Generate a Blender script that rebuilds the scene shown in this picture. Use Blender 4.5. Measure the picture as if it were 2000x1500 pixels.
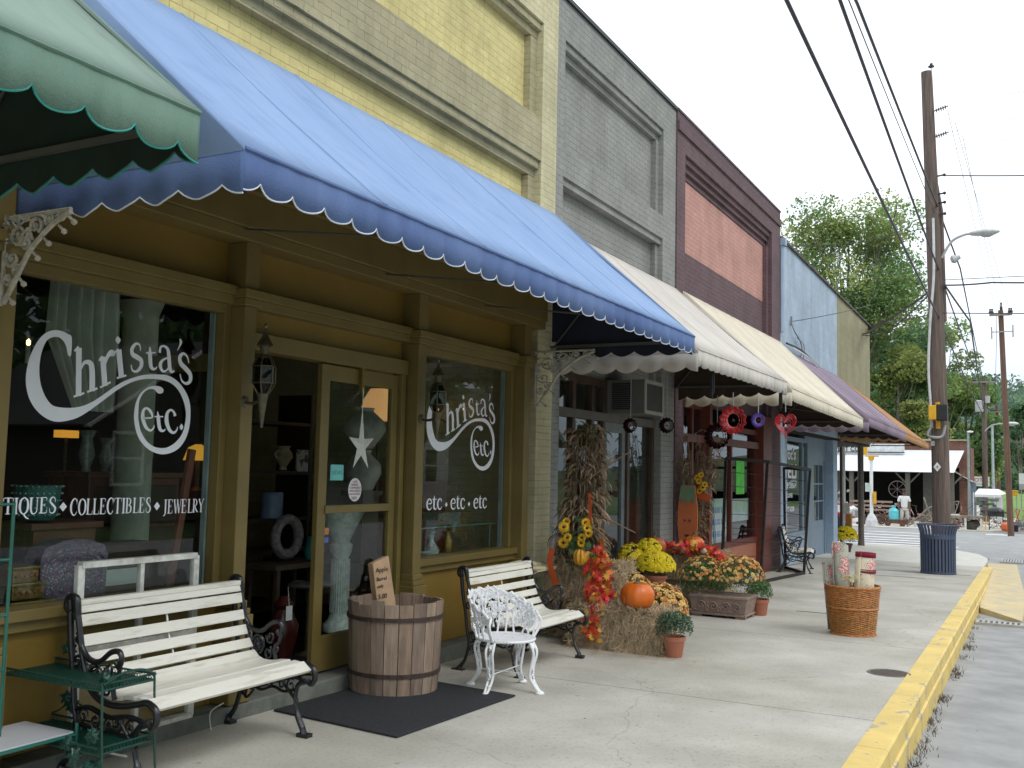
import bpy, bmesh, math, random
from mathutils import Vector, Matrix, noise
from mathutils.geometry import tessellate_polygon
S = bpy.context.scene
for o in list(bpy.data.objects): bpy.data.objects.remove(o)
R = math.radians
# ---------------- camera ----------------
cd = bpy.data.cameras.new('camera'); cam = bpy.data.objects.new('camera', cd); S.collection.objects.link(cam); S.camera = cam
cam.matrix_world = Matrix(((0.88220, 0.02055, 0.47043, 0), (0.47036, -0.08495, -0.87837, 0), (0.02191, 0.99617, -0.08460, 1.65), (0, 0, 0, 1)))
cd.sensor_width = 36; cd.lens = 34.99; cd.clip_start = .05; cd.clip_end = 2000
S.render.resolution_x = 1024; S.render.resolution_y = 768
# ---------------- world: bright overcast ----------------
W = bpy.data.worlds.new("World"); S.world = W; W.use_nodes = True
nt = W.node_tree; nt.nodes.clear()
def N(t, **k):
    n = nt.nodes.new(t)
    for a, b in k.items(): setattr(n, a, b)
    return n
SUN_EL, SUN_ROT = 52, 105
sky = N('ShaderNodeTexSky', sky_type='NISHITA', sun_disc=False, sun_elevation=R(SUN_EL), sun_rotation=R(SUN_ROT), air_density=1.2, dust_density=2.5)
tc = N('ShaderNodeTexCoord'); mp = N('ShaderNodeMapping'); mp.inputs['Scale'].default_value = (1, 1, 3)
no = N('ShaderNodeTexNoise'); no.inputs['Scale'].default_value = 1.6; no.inputs['Detail'].default_value = 5
cr = N('ShaderNodeValToRGB'); cr.color_ramp.elements[0].position = .3; cr.color_ramp.elements[0].color = (.78, .78, .78, 1); cr.color_ramp.elements[1].position = .6; cr.color_ramp.elements[1].color = (.97, .97, .97, 1)
cc = N('ShaderNodeValToRGB'); cc.color_ramp.elements[0].position = .25; cc.color_ramp.elements[0].color = (9.0, 10.2, 11.2, 1); cc.color_ramp.elements[1].position = .7; cc.color_ramp.elements[1].color = (15, 15.2, 15.2, 1)
mx = N('ShaderNodeMixRGB'); bg = N('ShaderNodeBackground'); bg.inputs['Strength'].default_value = .105; ow = N('ShaderNodeOutputWorld')
L = nt.links.new
L(tc.outputs['Generated'], mp.inputs[0]); L(mp.outputs[0], no.inputs['Vector']); L(no.outputs[0], cr.inputs[0]); L(no.outputs[0], cc.inputs[0])
sx = N('ShaderNodeSeparateXYZ'); L(tc.outputs['Generated'], sx.inputs[0]); hr = N('ShaderNodeValToRGB'); hr.color_ramp.elements[0].position = .0; hr.color_ramp.elements[0].color = (.50, .585, .66, 1); hr.color_ramp.elements[1].position = .5; hr.color_ramp.elements[1].color = (1, 1, 1, 1); L(sx.outputs[2], hr.inputs[0])
hm = N('ShaderNodeMixRGB', blend_type='MULTIPLY'); hm.inputs[0].default_value = 1; L(cc.outputs[0], hm.inputs[1]); L(hr.outputs[0], hm.inputs[2])
L(cr.outputs[0], mx.inputs[0]); L(sky.outputs[0], mx.inputs[1]); L(hm.outputs[0], mx.inputs[2]); L(mx.outputs[0], bg.inputs[0]); L(bg.outputs[0], ow.inputs[0])
sd = bpy.data.lights.new('sun', 'SUN'); so = bpy.data.objects.new('sun', sd); S.collection.objects.link(so)
sd.energy = 0.9; sd.angle = R(20); sd.color = (1, .97, .92)
a = R(SUN_ROT); e = R(SUN_EL); so.rotation_euler = Vector((-math.sin(a)*math.cos(e), -math.cos(a)*math.cos(e), -math.sin(e))).to_track_quat('-Z', 'Y').to_euler()
S.view_settings.view_transform = 'Standard'; S.view_settings.look = 'None'; S.view_settings.exposure = 0.28; S.view_settings.gamma = 1
S.render.engine = 'CYCLES'; S.cycles.max_bounces = 6; S.cycles.transparent_max_bounces = 12
# ---------------- materials ----------------
def nodes(m):
    m.use_nodes = True; t = m.node_tree; return t, t.nodes['Principled BSDF']
def nn(t, ty, **k):
    n = t.nodes.new(ty)
    for a, b in k.items():
        if isinstance(a, str) and a.startswith('i_'): n.inputs[a[2:]].default_value = b
        else: setattr(n, a, b)
    return n
def c4(c): return (c[0], c[1], c[2], 1)
def mul(c, k): return tuple(min(1, x*k) for x in c)
def mat(name, c, r=.6, v=.18, ns=6, bump=0, bs=60, metal=0, c2=None, st=(1, 1, 1), spec=.5, det=6, pos=(.35, .65), isl=0, coat=0, sub=0):
    m = bpy.data.materials.new(name); t, b = nodes(m); l = t.links.new
    tc = nn(t, 'ShaderNodeTexCoord'); mp = nn(t, 'ShaderNodeMapping'); mp.inputs['Scale'].default_value = st; l(tc.outputs['Object'], mp.inputs[0])
    no = nn(t, 'ShaderNodeTexNoise'); no.inputs['Scale'].default_value = ns; no.inputs['Detail'].default_value = det; no.inputs['Roughness'].default_value = .6; l(mp.outputs[0], no.inputs['Vector'])
    cr = nn(t, 'ShaderNodeValToRGB'); e = cr.color_ramp.elements; e[0].position, e[1].position = pos
    e[0].color = c4(c2) if c2 else c4(mul(c, 1-v)); e[1].color = c4(mul(c, 1+v*.6)) if not c2 else c4(c)
    l(no.outputs[0], cr.inputs[0]); col = cr.outputs[0]
    if isl:
        g = nn(t, 'ShaderNodeNewGeometry'); hs = nn(t, 'ShaderNodeHueSaturation'); mr = nn(t, 'ShaderNodeMapRange'); mr.inputs[3].default_value = 1-isl; mr.inputs[4].default_value = 1+isl
        l(g.outputs['Random Per Island'], mr.inputs[0]); l(mr.outputs[0], hs.inputs['Value']); l(col, hs.inputs['Color']); col = hs.outputs[0]
        mr2 = nn(t, 'ShaderNodeMapRange'); mr2.inputs[3].default_value = .5+isl*.06; mr2.inputs[4].default_value = .5-isl*.06
        l(g.outputs['Random Per Island'], mr2.inputs[0]); l(mr2.outputs[0], hs.inputs['Hue'])
    l(col, b.inputs['Base Color']); b.inputs['Roughness'].default_value = r; b.inputs['Metallic'].default_value = metal
    b.inputs['Specular IOR Level'].default_value = spec
    if coat: b.inputs['Coat Weight'].default_value = coat
    if bump:
        n2 = nn(t, 'ShaderNodeTexNoise'); n2.inputs['Scale'].default_value = bs; n2.inputs['Detail'].default_value = 4; l(mp.outputs[0], n2.inputs['Vector'])
        bp = nn(t, 'ShaderNodeBump'); bp.inputs['Strength'].default_value = min(1, bump); bp.inputs['Distance'].default_value = .01*max(1, bump); l(n2.outputs[0], bp.inputs['Height']); l(bp.outputs[0], b.inputs['Normal'])
    return m
def brick(name, c, w=.21, h=.073, mort=.005, dark=.5, v=.13, bumpd=.006, c2=None, side=False, blot=.8):
    m = bpy.data.materials.new(name); t, b = nodes(m); l = t.links.new
    tc = nn(t, 'ShaderNodeTexCoord'); sp = nn(t, 'ShaderNodeSeparateXYZ'); cb = nn(t, 'ShaderNodeCombineXYZ'); l(tc.outputs['Object'], sp.inputs[0])
    ad = nn(t, 'ShaderNodeMath', operation='ADD'); l(sp.outputs[0], ad.inputs[0]); l(sp.outputs[1], ad.inputs[1])
    n0 = nn(t, 'ShaderNodeTexNoise'); n0.inputs['Scale'].default_value = 9; l(tc.outputs['Object'], n0.inputs['Vector'])
    wob = nn(t, 'ShaderNodeMath', operation='MULTIPLY_ADD'); wob.inputs[1].default_value = .016; l(n0.outputs[0], wob.inputs[0]); l(sp.outputs[2], wob.inputs[2])
    l(ad.outputs[0], cb.inputs[0]); l(wob.outputs[0], cb.inputs[1])
    br = nn(t, 'ShaderNodeTexBrick'); l(cb.outputs[0], br.inputs['Vector'])
    for k, x in (('Scale', 1), ('Brick Width', w), ('Row Height', h), ('Mortar Size', mort), ('Mortar Smooth', .6), ('Bias', 0)): br.inputs[k].default_value = x
    br.inputs['Color1'].default_value = c4(mul(c, 1+v*.5)); br.inputs['Color2'].default_value = c4(c2 or mul(c, 1-v)); br.inputs['Mortar'].default_value = c4(mul(c, dark))
    n1 = nn(t, 'ShaderNodeTexNoise'); n1.inputs['Scale'].default_value = 1.3; n1.inputs['Detail'].default_value = 9; n1.inputs['Roughness'].default_value = .65; l(tc.outputs['Object'], n1.inputs['Vector'])
    cr = nn(t, 'ShaderNodeValToRGB'); e = cr.color_ramp.elements; e[0].position = .35; e[1].position = .62; e[0].color = (blot, blot, blot*.99, 1); e[1].color = (1.05, 1.05, 1.05, 1); l(n1.outputs[0], cr.inputs[0])
    n3 = nn(t, 'ShaderNodeTexNoise'); n3.inputs['Scale'].default_value = 14; n3.inputs['Detail'].default_value = 3; l(tc.outputs['Object'], n3.inputs['Vector'])
    cr3 = nn(t, 'ShaderNodeValToRGB'); e = cr3.color_ramp.elements; e[0].position = .4; e[1].position = .6; l(n3.outputs[0], cr3.inputs[0])
    full = nn(t, 'ShaderNodeMixRGB'); full.inputs[1].default_value = c4(mul(c, .93)); l(cr3.outputs[0], full.inputs[0]); l(br.outputs['Color'], full.inputs[2])
    mm = nn(t, 'ShaderNodeMixRGB', blend_type='MULTIPLY'); mm.inputs[0].default_value = 1; l(full.outputs[0], mm.inputs[1]); l(cr.outputs[0], mm.inputs[2])
    mq = nn(t, 'ShaderNodeMapping'); mq.inputs['Scale'].default_value = (5, 5, .35); l(tc.outputs['Object'], mq.inputs[0]); ns_ = nn(t, 'ShaderNodeTexNoise'); ns_.inputs['Scale'].default_value = 1.0; ns_.inputs['Detail'].default_value = 8; ns_.inputs['Roughness'].default_value = .7; l(mq.outputs[0], ns_.inputs['Vector'])
    c5 = nn(t, 'ShaderNodeValToRGB'); e = c5.color_ramp.elements; e[0].position = .34; e[1].position = .52; e[0].color = (.74, .73, .70, 1); l(ns_.outputs[0], c5.inputs[0])
    m5 = nn(t, 'ShaderNodeMixRGB', blend_type='MULTIPLY'); m5.inputs[0].default_value = .38; l(mm.outputs[0], m5.inputs[1]); l(c5.outputs[0], m5.inputs[2])
    n6 = nn(t, 'ShaderNodeTexNoise'); n6.inputs['Scale'].default_value = 26; n6.inputs['Detail'].default_value = 6; l(tc.outputs['Object'], n6.inputs['Vector']); c6 = nn(t, 'ShaderNodeValToRGB'); e = c6.color_ramp.elements; e[0].position = .69; e[1].position = .72; l(n6.outputs[0], c6.inputs[0])
    m6 = nn(t, 'ShaderNodeMixRGB'); m6.inputs[2].default_value = c4(mul(c, .55)); l(c6.outputs[0], m6.inputs[0]); l(m5.outputs[0], m6.inputs[1]); l(m6.outputs[0], b.inputs['Base Color'])
    b.inputs['Roughness'].default_value = .75; b.inputs['Specular IOR Level'].default_value = .3
    n2 = nn(t, 'ShaderNodeTexNoise'); n2.inputs['Scale'].default_value = 35; n2.inputs['Detail'].default_value = 4; l(tc.outputs['Object'], n2.inputs['Vector'])
    hm = nn(t, 'ShaderNodeMath', operation='MULTIPLY_ADD'); hm.inputs[1].default_value = -1; l(br.outputs['Fac'], hm.inputs[0]); h2 = nn(t, 'ShaderNodeMath', operation='MULTIPLY'); h2.inputs[1].default_value = .6; l(n2.outputs[0], h2.inputs[0]); l(h2.outputs[0], hm.inputs[2])
    bp = nn(t, 'ShaderNodeBump'); bp.inputs['Strength'].default_value = .8; bp.inputs['Distance'].default_value = bumpd; l(hm.outputs[0], bp.inputs['Height']); l(bp.outputs[0], b.inputs['Normal'])
    return m
def leafy(m, k=.4):
    t = m.node_tree; b = t.nodes['Principled BSDF']; o = t.nodes['Material Output']; tr = nn(t, 'ShaderNodeBsdfTranslucent'); mx = nn(t, 'ShaderNodeMixShader'); mx.inputs[0].default_value = k
    t.links.new(b.inputs['Base Color'].links[0].from_socket, tr.inputs[0]); t.links.new(b.outputs[0], mx.inputs[1]); t.links.new(tr.outputs[0], mx.inputs[2]); t.links.new(mx.outputs[0], o.inputs[0]); return m
def wave(name, c, c2, scale, axis='Z', r=.7, dist=2, bump=.3, ty='BANDS'):
    m = bpy.data.materials.new(name); t, b = nodes(m); l = t.links.new
    tc = nn(t, 'ShaderNodeTexCoord'); w = nn(t, 'ShaderNodeTexWave', wave_type=ty, bands_direction=axis); w.inputs['Scale'].default_value = scale; w.inputs['Distortion'].default_value = dist; w.inputs['Detail'].default_value = 3; l(tc.outputs['Object'], w.inputs['Vector'])
    cr = nn(t, 'ShaderNodeValToRGB'); cr.color_ramp.elements[0].color = c4(c2); cr.color_ramp.elements[1].color = c4(c); l(w.outputs[0], cr.inputs[0]); l(cr.outputs[0], b.inputs['Base Color'])
    b.inputs['Roughness'].default_value = r; bp = nn(t, 'ShaderNodeBump'); bp.inputs['Strength'].default_value = bump; bp.inputs['Distance'].default_value = .01; l(w.outputs[0], bp.inputs['Height']); l(bp.outputs[0], b.inputs['Normal'])
    return m
def glassmat(name='glass', tint=(.9, .95, .93), refl=1.0):
    m = bpy.data.materials.new(name); m.use_nodes = True; t = m.node_tree; t.nodes.clear(); l = t.links.new
    o = nn(t, 'ShaderNodeOutputMaterial'); mx = nn(t, 'ShaderNodeMixShader'); tr = nn(t, 'ShaderNodeBsdfTransparent'); tr.inputs[0].default_value = c4(tint)
    gl = nn(t, 'ShaderNodeBsdfGlossy'); gl.inputs['Roughness'].default_value = .012; fr = nn(t, 'ShaderNodeFresnel'); fr.inputs[0].default_value = 1.5
    ml = nn(t, 'ShaderNodeMath', operation='MULTIPLY'); ml.inputs[1].default_value = 1.25*refl; l(fr.outputs[0], ml.inputs[0])
    ge = nn(t, 'ShaderNodeNewGeometry'); iv = nn(t, 'ShaderNodeMath', operation='SUBTRACT'); iv.inputs[0].default_value = 1; l(ge.outputs['Backfacing'], iv.inputs[1]); m2 = nn(t, 'ShaderNodeMath', operation='MULTIPLY', use_clamp=True); l(ml.outputs[0], m2.inputs[0]); l(iv.outputs[0], m2.inputs[1]); l(m2.outputs[0], mx.inputs[0]); l(tr.outputs[0], mx.inputs[1]); l(gl.outputs[0], mx.inputs[2]); l(mx.outputs[0], o.inputs[0])
    return m
def emis(name, c, s):
    m = bpy.data.materials.new(name); t, b = nodes(m); b.inputs['Base Color'].default_value = c4(c); b.inputs['Emission Color'].default_value = c4(c); b.inputs['Emission Strength'].default_value = s; return m
# ---------------- mesh builder ----------------
class MB:
    def __init__(s): s.v = []; s.f = []
    def add(s, vs, fs):
        n = len(s.v); s.v += [tuple(p) for p in vs]; s.f += [tuple(i+n for i in f) for f in fs]; return s
    def box(s, x0, x1, y0, y1, z0, z1, M=None):
        vs = [Vector((x, y, z)) for z in (z0, z1) for y in (y0, y1) for x in (x0, x1)]
        if M: vs = [M @ p for p in vs]
        return s.add(vs, [(0, 2, 3, 1), (4, 5, 7, 6), (0, 1, 5, 4), (2, 6, 7, 3), (0, 4, 6, 2), (1, 3, 7, 5)])
    def beam(s, p, q, w, h=None, up=(0, 0, 1)):
        p, q = Vector(p), Vector(q); h = h or w; d = (q-p); L_ = d.length; d.normalize(); u = Vector(up)
        if abs(d.dot(u)) > .98: u = Vector((1, 0, 0))
        a = d.cross(u).normalized(); b = a.cross(d).normalized()
        vs = [p + a*(i*w/2) + b*(j*h/2) + d*(k*L_) for k in (0, 1) for j in (-1, 1) for i in (-1, 1)]
        return s.add(vs, [(0, 2, 3, 1), (4, 5, 7, 6), (0, 1, 5, 4), (2, 6, 7, 3), (0, 4, 6, 2), (1, 3, 7, 5)])
    def tube(s, pts, r, n=8, cap=True, closed=False):
        pts = [Vector(p) for p in pts]; k = len(pts); rs = r if isinstance(r, (list, tuple)) else [r]*k
        prev = None; vs = []
        for i, p in enumerate(pts):
            d = (pts[(i+1) % k]-pts[i-1]) if closed else (pts[min(i+1, k-1)]-pts[max(i-1, 0)])
            if d.length < 1e-9: d = Vector((0, 0, 1))
            d.normalize()
            if prev is None: a = d.orthogonal().normalized()
            else:
                a = prev - d*prev.dot(d); a = a.normalized() if a.length > 1e-6 else d.orthogonal().normalized()
            prev = a; b = d.cross(a)
            for j in range(n): t = 2*math.pi*j/n; vs.append(p + (a*math.cos(t)+b*math.sin(t))*rs[i])
        fs = []; m = k if closed else k-1
        for i in range(m):
            i2 = (i+1) % k
            for j in range(n): fs.append((i*n+j, i*n+(j+1) % n, i2*n+(j+1) % n, i2*n+j))
        if cap and not closed: fs += [tuple(range(n-1, -1, -1)), tuple((k-1)*n+j for j in range(n))]
        return s.add(vs, fs)
    def lathe(s, prof, c=(0, 0, 0), n=24, M=None, sx=1, sy=1):
        vs = []; c = Vector(c)
        for r, z in prof:
            for j in range(n):
                t = 2*math.pi*j/n; p = Vector((r*sx*math.cos(t), r*sy*math.sin(t), z)); vs.append((M @ p if M else p)+c)
        k = len(prof); fs = [(i*n+j, i*n+(j+1) % n, (i+1)*n+(j+1) % n, (i+1)*n+j) for i in range(k-1) for j in range(n)]
        if prof[0][0] > 1e-6: fs.append(tuple(range(n-1, -1, -1)))
        if prof[-1][0] > 1e-6: fs.append(tuple((k-1)*n+j for j in range(n)))
        return s.add(vs, fs)
    def poly(s, pts, ext=None):
        """planar polygon (any plane), optionally extruded by vector ext"""
        pts = [Vector(p) for p in pts]; tr = tessellate_polygon([pts]); n = len(pts)
        if ext is None: return s.add(pts, tr)
        e = Vector(ext); return s.add(pts+[p+e for p in pts], [tuple(t) for t in tr]+[tuple(i+n for i in reversed(t)) for t in tr]+[(i, (i+1) % n, (i+1) % n+n, i+n) for i in range(n)])
    def quad(s, a, b, c, d): return s.add([a, b, c, d], [(0, 1, 2, 3)])
    def ico(s, c, r, sub=2, amp=0, fr=3, sc=(1, 1, 1), seed=0):
        bm = bmesh.new(); bmesh.ops.create_icosphere(bm, subdivisions=sub, radius=1)
        vs = []
        for v in bm.verts:
            p = v.co.copy(); k = 1+amp*noise.noise(p*fr+Vector((seed, seed*.7, 0))) if amp else 1
            vs.append(Vector(c)+Vector((p.x*r*sc[0]*k, p.y*r*sc[1]*k, p.z*r*sc[2]*k)))
        fs = [tuple(x.index for x in f.verts) for f in bm.faces]; bm.free(); return s.add(vs, fs)
    def merge(s, o, M):
        return s.add([M @ Vector(p) for p in o.v], o.f)
    def build(s, name, m, parent=None, smooth=False, bev=0, local=False, solid=0, edge=None):
        me = bpy.data.meshes.new(name); vs = s.v
        if parent is not None and not local:
            Mi = parent_world(parent).inverted(); vs = [Mi @ Vector(p) for p in vs]
        me.from_pydata([tuple(p) for p in vs], [], s.f)
        bm = bmesh.new(); bm.from_mesh(me)
        bmesh.ops.recalc_face_normals(bm, faces=bm.faces); bm.to_mesh(me); bm.free()
        if m: me.materials.append(m)
        o = bpy.data.objects.new(name, me); S.collection.objects.link(o)
        if smooth:
            for p in me.polygons: p.use_smooth = True
            try: me.set_sharp_from_angle(angle=R(smooth if smooth is not True else 45))
            except Exception: pass
        if parent is not None: o.parent = parent
        if bev: b = o.modifiers.new('bevel', 'BEVEL'); b.width = bev; b.segments = 2; b.limit_method = 'ANGLE'
        if solid: b = o.modifiers.new('solid', 'SOLIDIFY'); b.thickness = solid; b.offset = 0
        return o
def parent_world(o):
    M = Matrix.Translation(o.location) @ o.rotation_euler.to_matrix().to_4x4() @ Matrix.Diagonal(o.scale.to_4d())
    return parent_world(o.parent) @ M if o.parent else M
def tag(o, label=None, cat=None, group=None, kind=None):
    if label: o['label'] = label
    if cat: o['category'] = cat
    if group: o['group'] = group
    if kind: o['kind'] = kind
    return o
def thing(name, label, cat, loc=(0, 0, 0), rz=0, group=None, sc=1):
    o = bpy.data.objects.new(name, None); S.collection.objects.link(o); o.location = loc; o.rotation_euler = (0, 0, rz); o.scale = (sc, sc, sc); o.empty_display_size = .1
    return tag(o, label, cat, group)
def dup(root, loc, rz, label, sc=None, group=None):
    def cp(o, par):
        c = o.copy(); S.collection.objects.link(c); c.parent = par
        for ch in [x for x in bpy.data.objects if x.parent == o]: cp(ch, c)
        return c
    r = cp(root, None); r.location = loc; r.rotation_euler = (0, 0, rz); r['label'] = label
    if sc: r.scale = (sc, sc, sc)
    if group: r['group'] = group
    return r
def cat(pts, k=6, closed=False):
    """Catmull-Rom smoothing of tuples of any length"""
    n = len(pts); out = []
    if n < 3: return [tuple(p) for p in pts]
    rng = range(n) if closed else range(n-1)
    for i in rng:
        p = [pts[(i+j) % n] if closed else pts[max(0, min(n-1, i+j))] for j in (-1, 0, 1, 2)]
        for q in range(k):
            t = q/k; out.append(tuple(.5*((2*p[1][d])+(-p[0][d]+p[2][d])*t+(2*p[0][d]-5*p[1][d]+4*p[2][d]-p[3][d])*t*t+(-p[0][d]+3*p[1][d]-3*p[2][d]+p[3][d])*t**3) for d in range(len(p[1]))))
    if not closed: out.append(tuple(pts[-1]))
    return out
def text(name, s, size, M, m, parent=None, sx=1, ext=.0006, bold=0):
    cu = bpy.data.curves.new('t', 'FONT'); cu.body = s; cu.size = size; cu.extrude = ext; cu.offset = bold*size; cu.resolution_u = 3
    to = bpy.data.objects.new('t', cu); S.collection.objects.link(to); bpy.context.view_layer.update()
    me = bpy.data.meshes.new_from_object(to.evaluated_get(bpy.context.evaluated_depsgraph_get())); mb = MB()
    D = M @ Matrix.Diagonal((sx, 1, 1, 1)); mb.add([D @ v.co for v in me.vertices], [tuple(p.vertices) for p in me.polygons])
    bpy.data.objects.remove(to); return mb.build(name, m, parent)
def faceX(x, y, z): return Matrix(((0, 0, 1, x), (1, 0, 0, y), (0, 1, 0, z), (0, 0, 0, 1)))   # text reads along +Y, faces +X
def faceYn(x, y, z): return Matrix(((1, 0, 0, x), (0, 0, -1, y), (0, 1, 0, z), (0, 0, 0, 1)))   # reads along +X, faces -Y
def gz(y): return 0.0 if y < 5 else -0.0145*(y-5)
rng = random.Random(7)
def rv(s=1): return Vector((rng.uniform(-s, s), rng.uniform(-s, s), rng.uniform(-s, s)))
def leaf(mb, c, s, nrm=None, asp=.5):
    d = rv(); d = d.normalized() if d.length > .01 else Vector((1, 0, 0))
    if nrm is not None: d = (d + Vector(nrm)*.6).normalized()
    a = d.orthogonal().normalized(); b = d.cross(a); t = rng.uniform(0, 6.28); u = a*math.cos(t)+b*math.sin(t); w = d.cross(u)
    c = Vector(c); mb.add([c-u*s, c+w*s*asp, c+u*s, c-w*s*asp], [(0, 1, 2, 3)])
M = {}
M['olive'] = mat('olive paint', (.178, .130, .038), .5, .12, 3, .12, 90)
M['ochre'] = mat('ochre paint', (.215, .135, .022), .5, .12, 2, .12, 70)
M['ybrick'] = brick('pale yellow painted brick', (.76, .66, .31), v=.06, dark=.62, mort=.004)
M['tbrick'] = brick('khaki painted brick', (.46, .41, .26), v=.10, dark=.6, mort=.004)
M['cbrick'] = brick('cream painted brick', (.66, .60, .38), v=.08, dark=.62, mort=.004)
M['gbrick'] = brick('grey painted brick', (.33, .33, .315), v=.08, dark=.42, mort=.004)
M['mbrick'] = brick('maroon painted brick', (.160, .100, .112), v=.12, dark=.4, mort=.004)
M['pbrick'] = brick('coral painted brick', (.60, .32, .275), v=.07, dark=.5, mort=.004)
M['bblock'] = brick('light blue painted block', (.44, .54, .66), w=.4, h=.2, v=.02, dark=.72, mort=.003, bumpd=.003)
M['oblock'] = brick('khaki painted block', (.34, .315, .19), w=.4, h=.2, v=.02, dark=.7, mort=.003, bumpd=.003)
M['rbrick'] = brick('red brown brick', (.23, .115, .085), v=.3, dark=1.5, mort=.008, c2=(.15, .075, .06))
M['concrete'] = mat('pavement concrete', (.50, .485, .445), .85, .2, 1.4, .25, 120, c2=(.40, .385, .35), det=10)
M['glass'] = glassmat()
M['iron'] = mat('black cast iron paint', (.012, .013, .016), .32, .3, 20, .15, 60, spec=.6)
M['whitewood'] = mat('cream white paint', (.74, .72, .65), .45, .12, 13, .25, 60, st=(1.5, .22, 1.5), c2=(.52, .49, .41), pos=(.30, .47), det=10)
M['white'] = mat('white paint', (.80, .80, .79), .4, .06, 8, .05, 60)
M['chrome'] = mat('grey metal', (.35, .35, .35), .35, .1, 8, metal=.8)
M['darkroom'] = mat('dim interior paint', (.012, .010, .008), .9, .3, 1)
M['dwood'] = mat('dark brown wood', (.075, .045, .03), .5, .35, 5, .1, 40, st=(4, 1, 1))
M['rwood'] = mat('red brown wood', (.20, .075, .05), .45, .3, 5, .1, 40, st=(4, 1, 1))
M['straw'] = mat('dry straw', (.47, .36, .22), .8, .35, 9, isl=.5)
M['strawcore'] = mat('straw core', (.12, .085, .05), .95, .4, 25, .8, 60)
M['terra'] = mat('terracotta plastic', (.42, .15, .09), .55, .1, 8, .06, 50)
M['green'] = mat('green leaves', (.06, .13, .04), .55, .3, 8, isl=.5)
M['pewter'] = mat('aged brass', (.14, .115, .07), .4, .4, 25, .2, 60, metal=.6)
M['galv'] = mat('galvanised steel', (.42, .43, .44), .45, .1, 8, metal=.6)
M['asphalt'] = mat('asphalt', (.36, .365, .37), .9, .22, 2.2, .6, 160, det=12, c2=(.26, .265, .27))
M['letter'] = mat('white vinyl lettering', (.88, .90, .96), .5, .03, 5)
M['black'] = mat('black plastic', (.015, .015, .017), .5, .2, 8)
M['orange'] = mat('orange pumpkin skin', (.70, .16, .012), .38, .2, 4, .1, 30, c2=(.55, .11, .01))
M['stem'] = mat('dry stem', (.16, .12, .06), .8, .3, 20)
M['yellowp'] = mat('safety yellow paint', (.75, .42, .02), .4, .1, 8)
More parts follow.
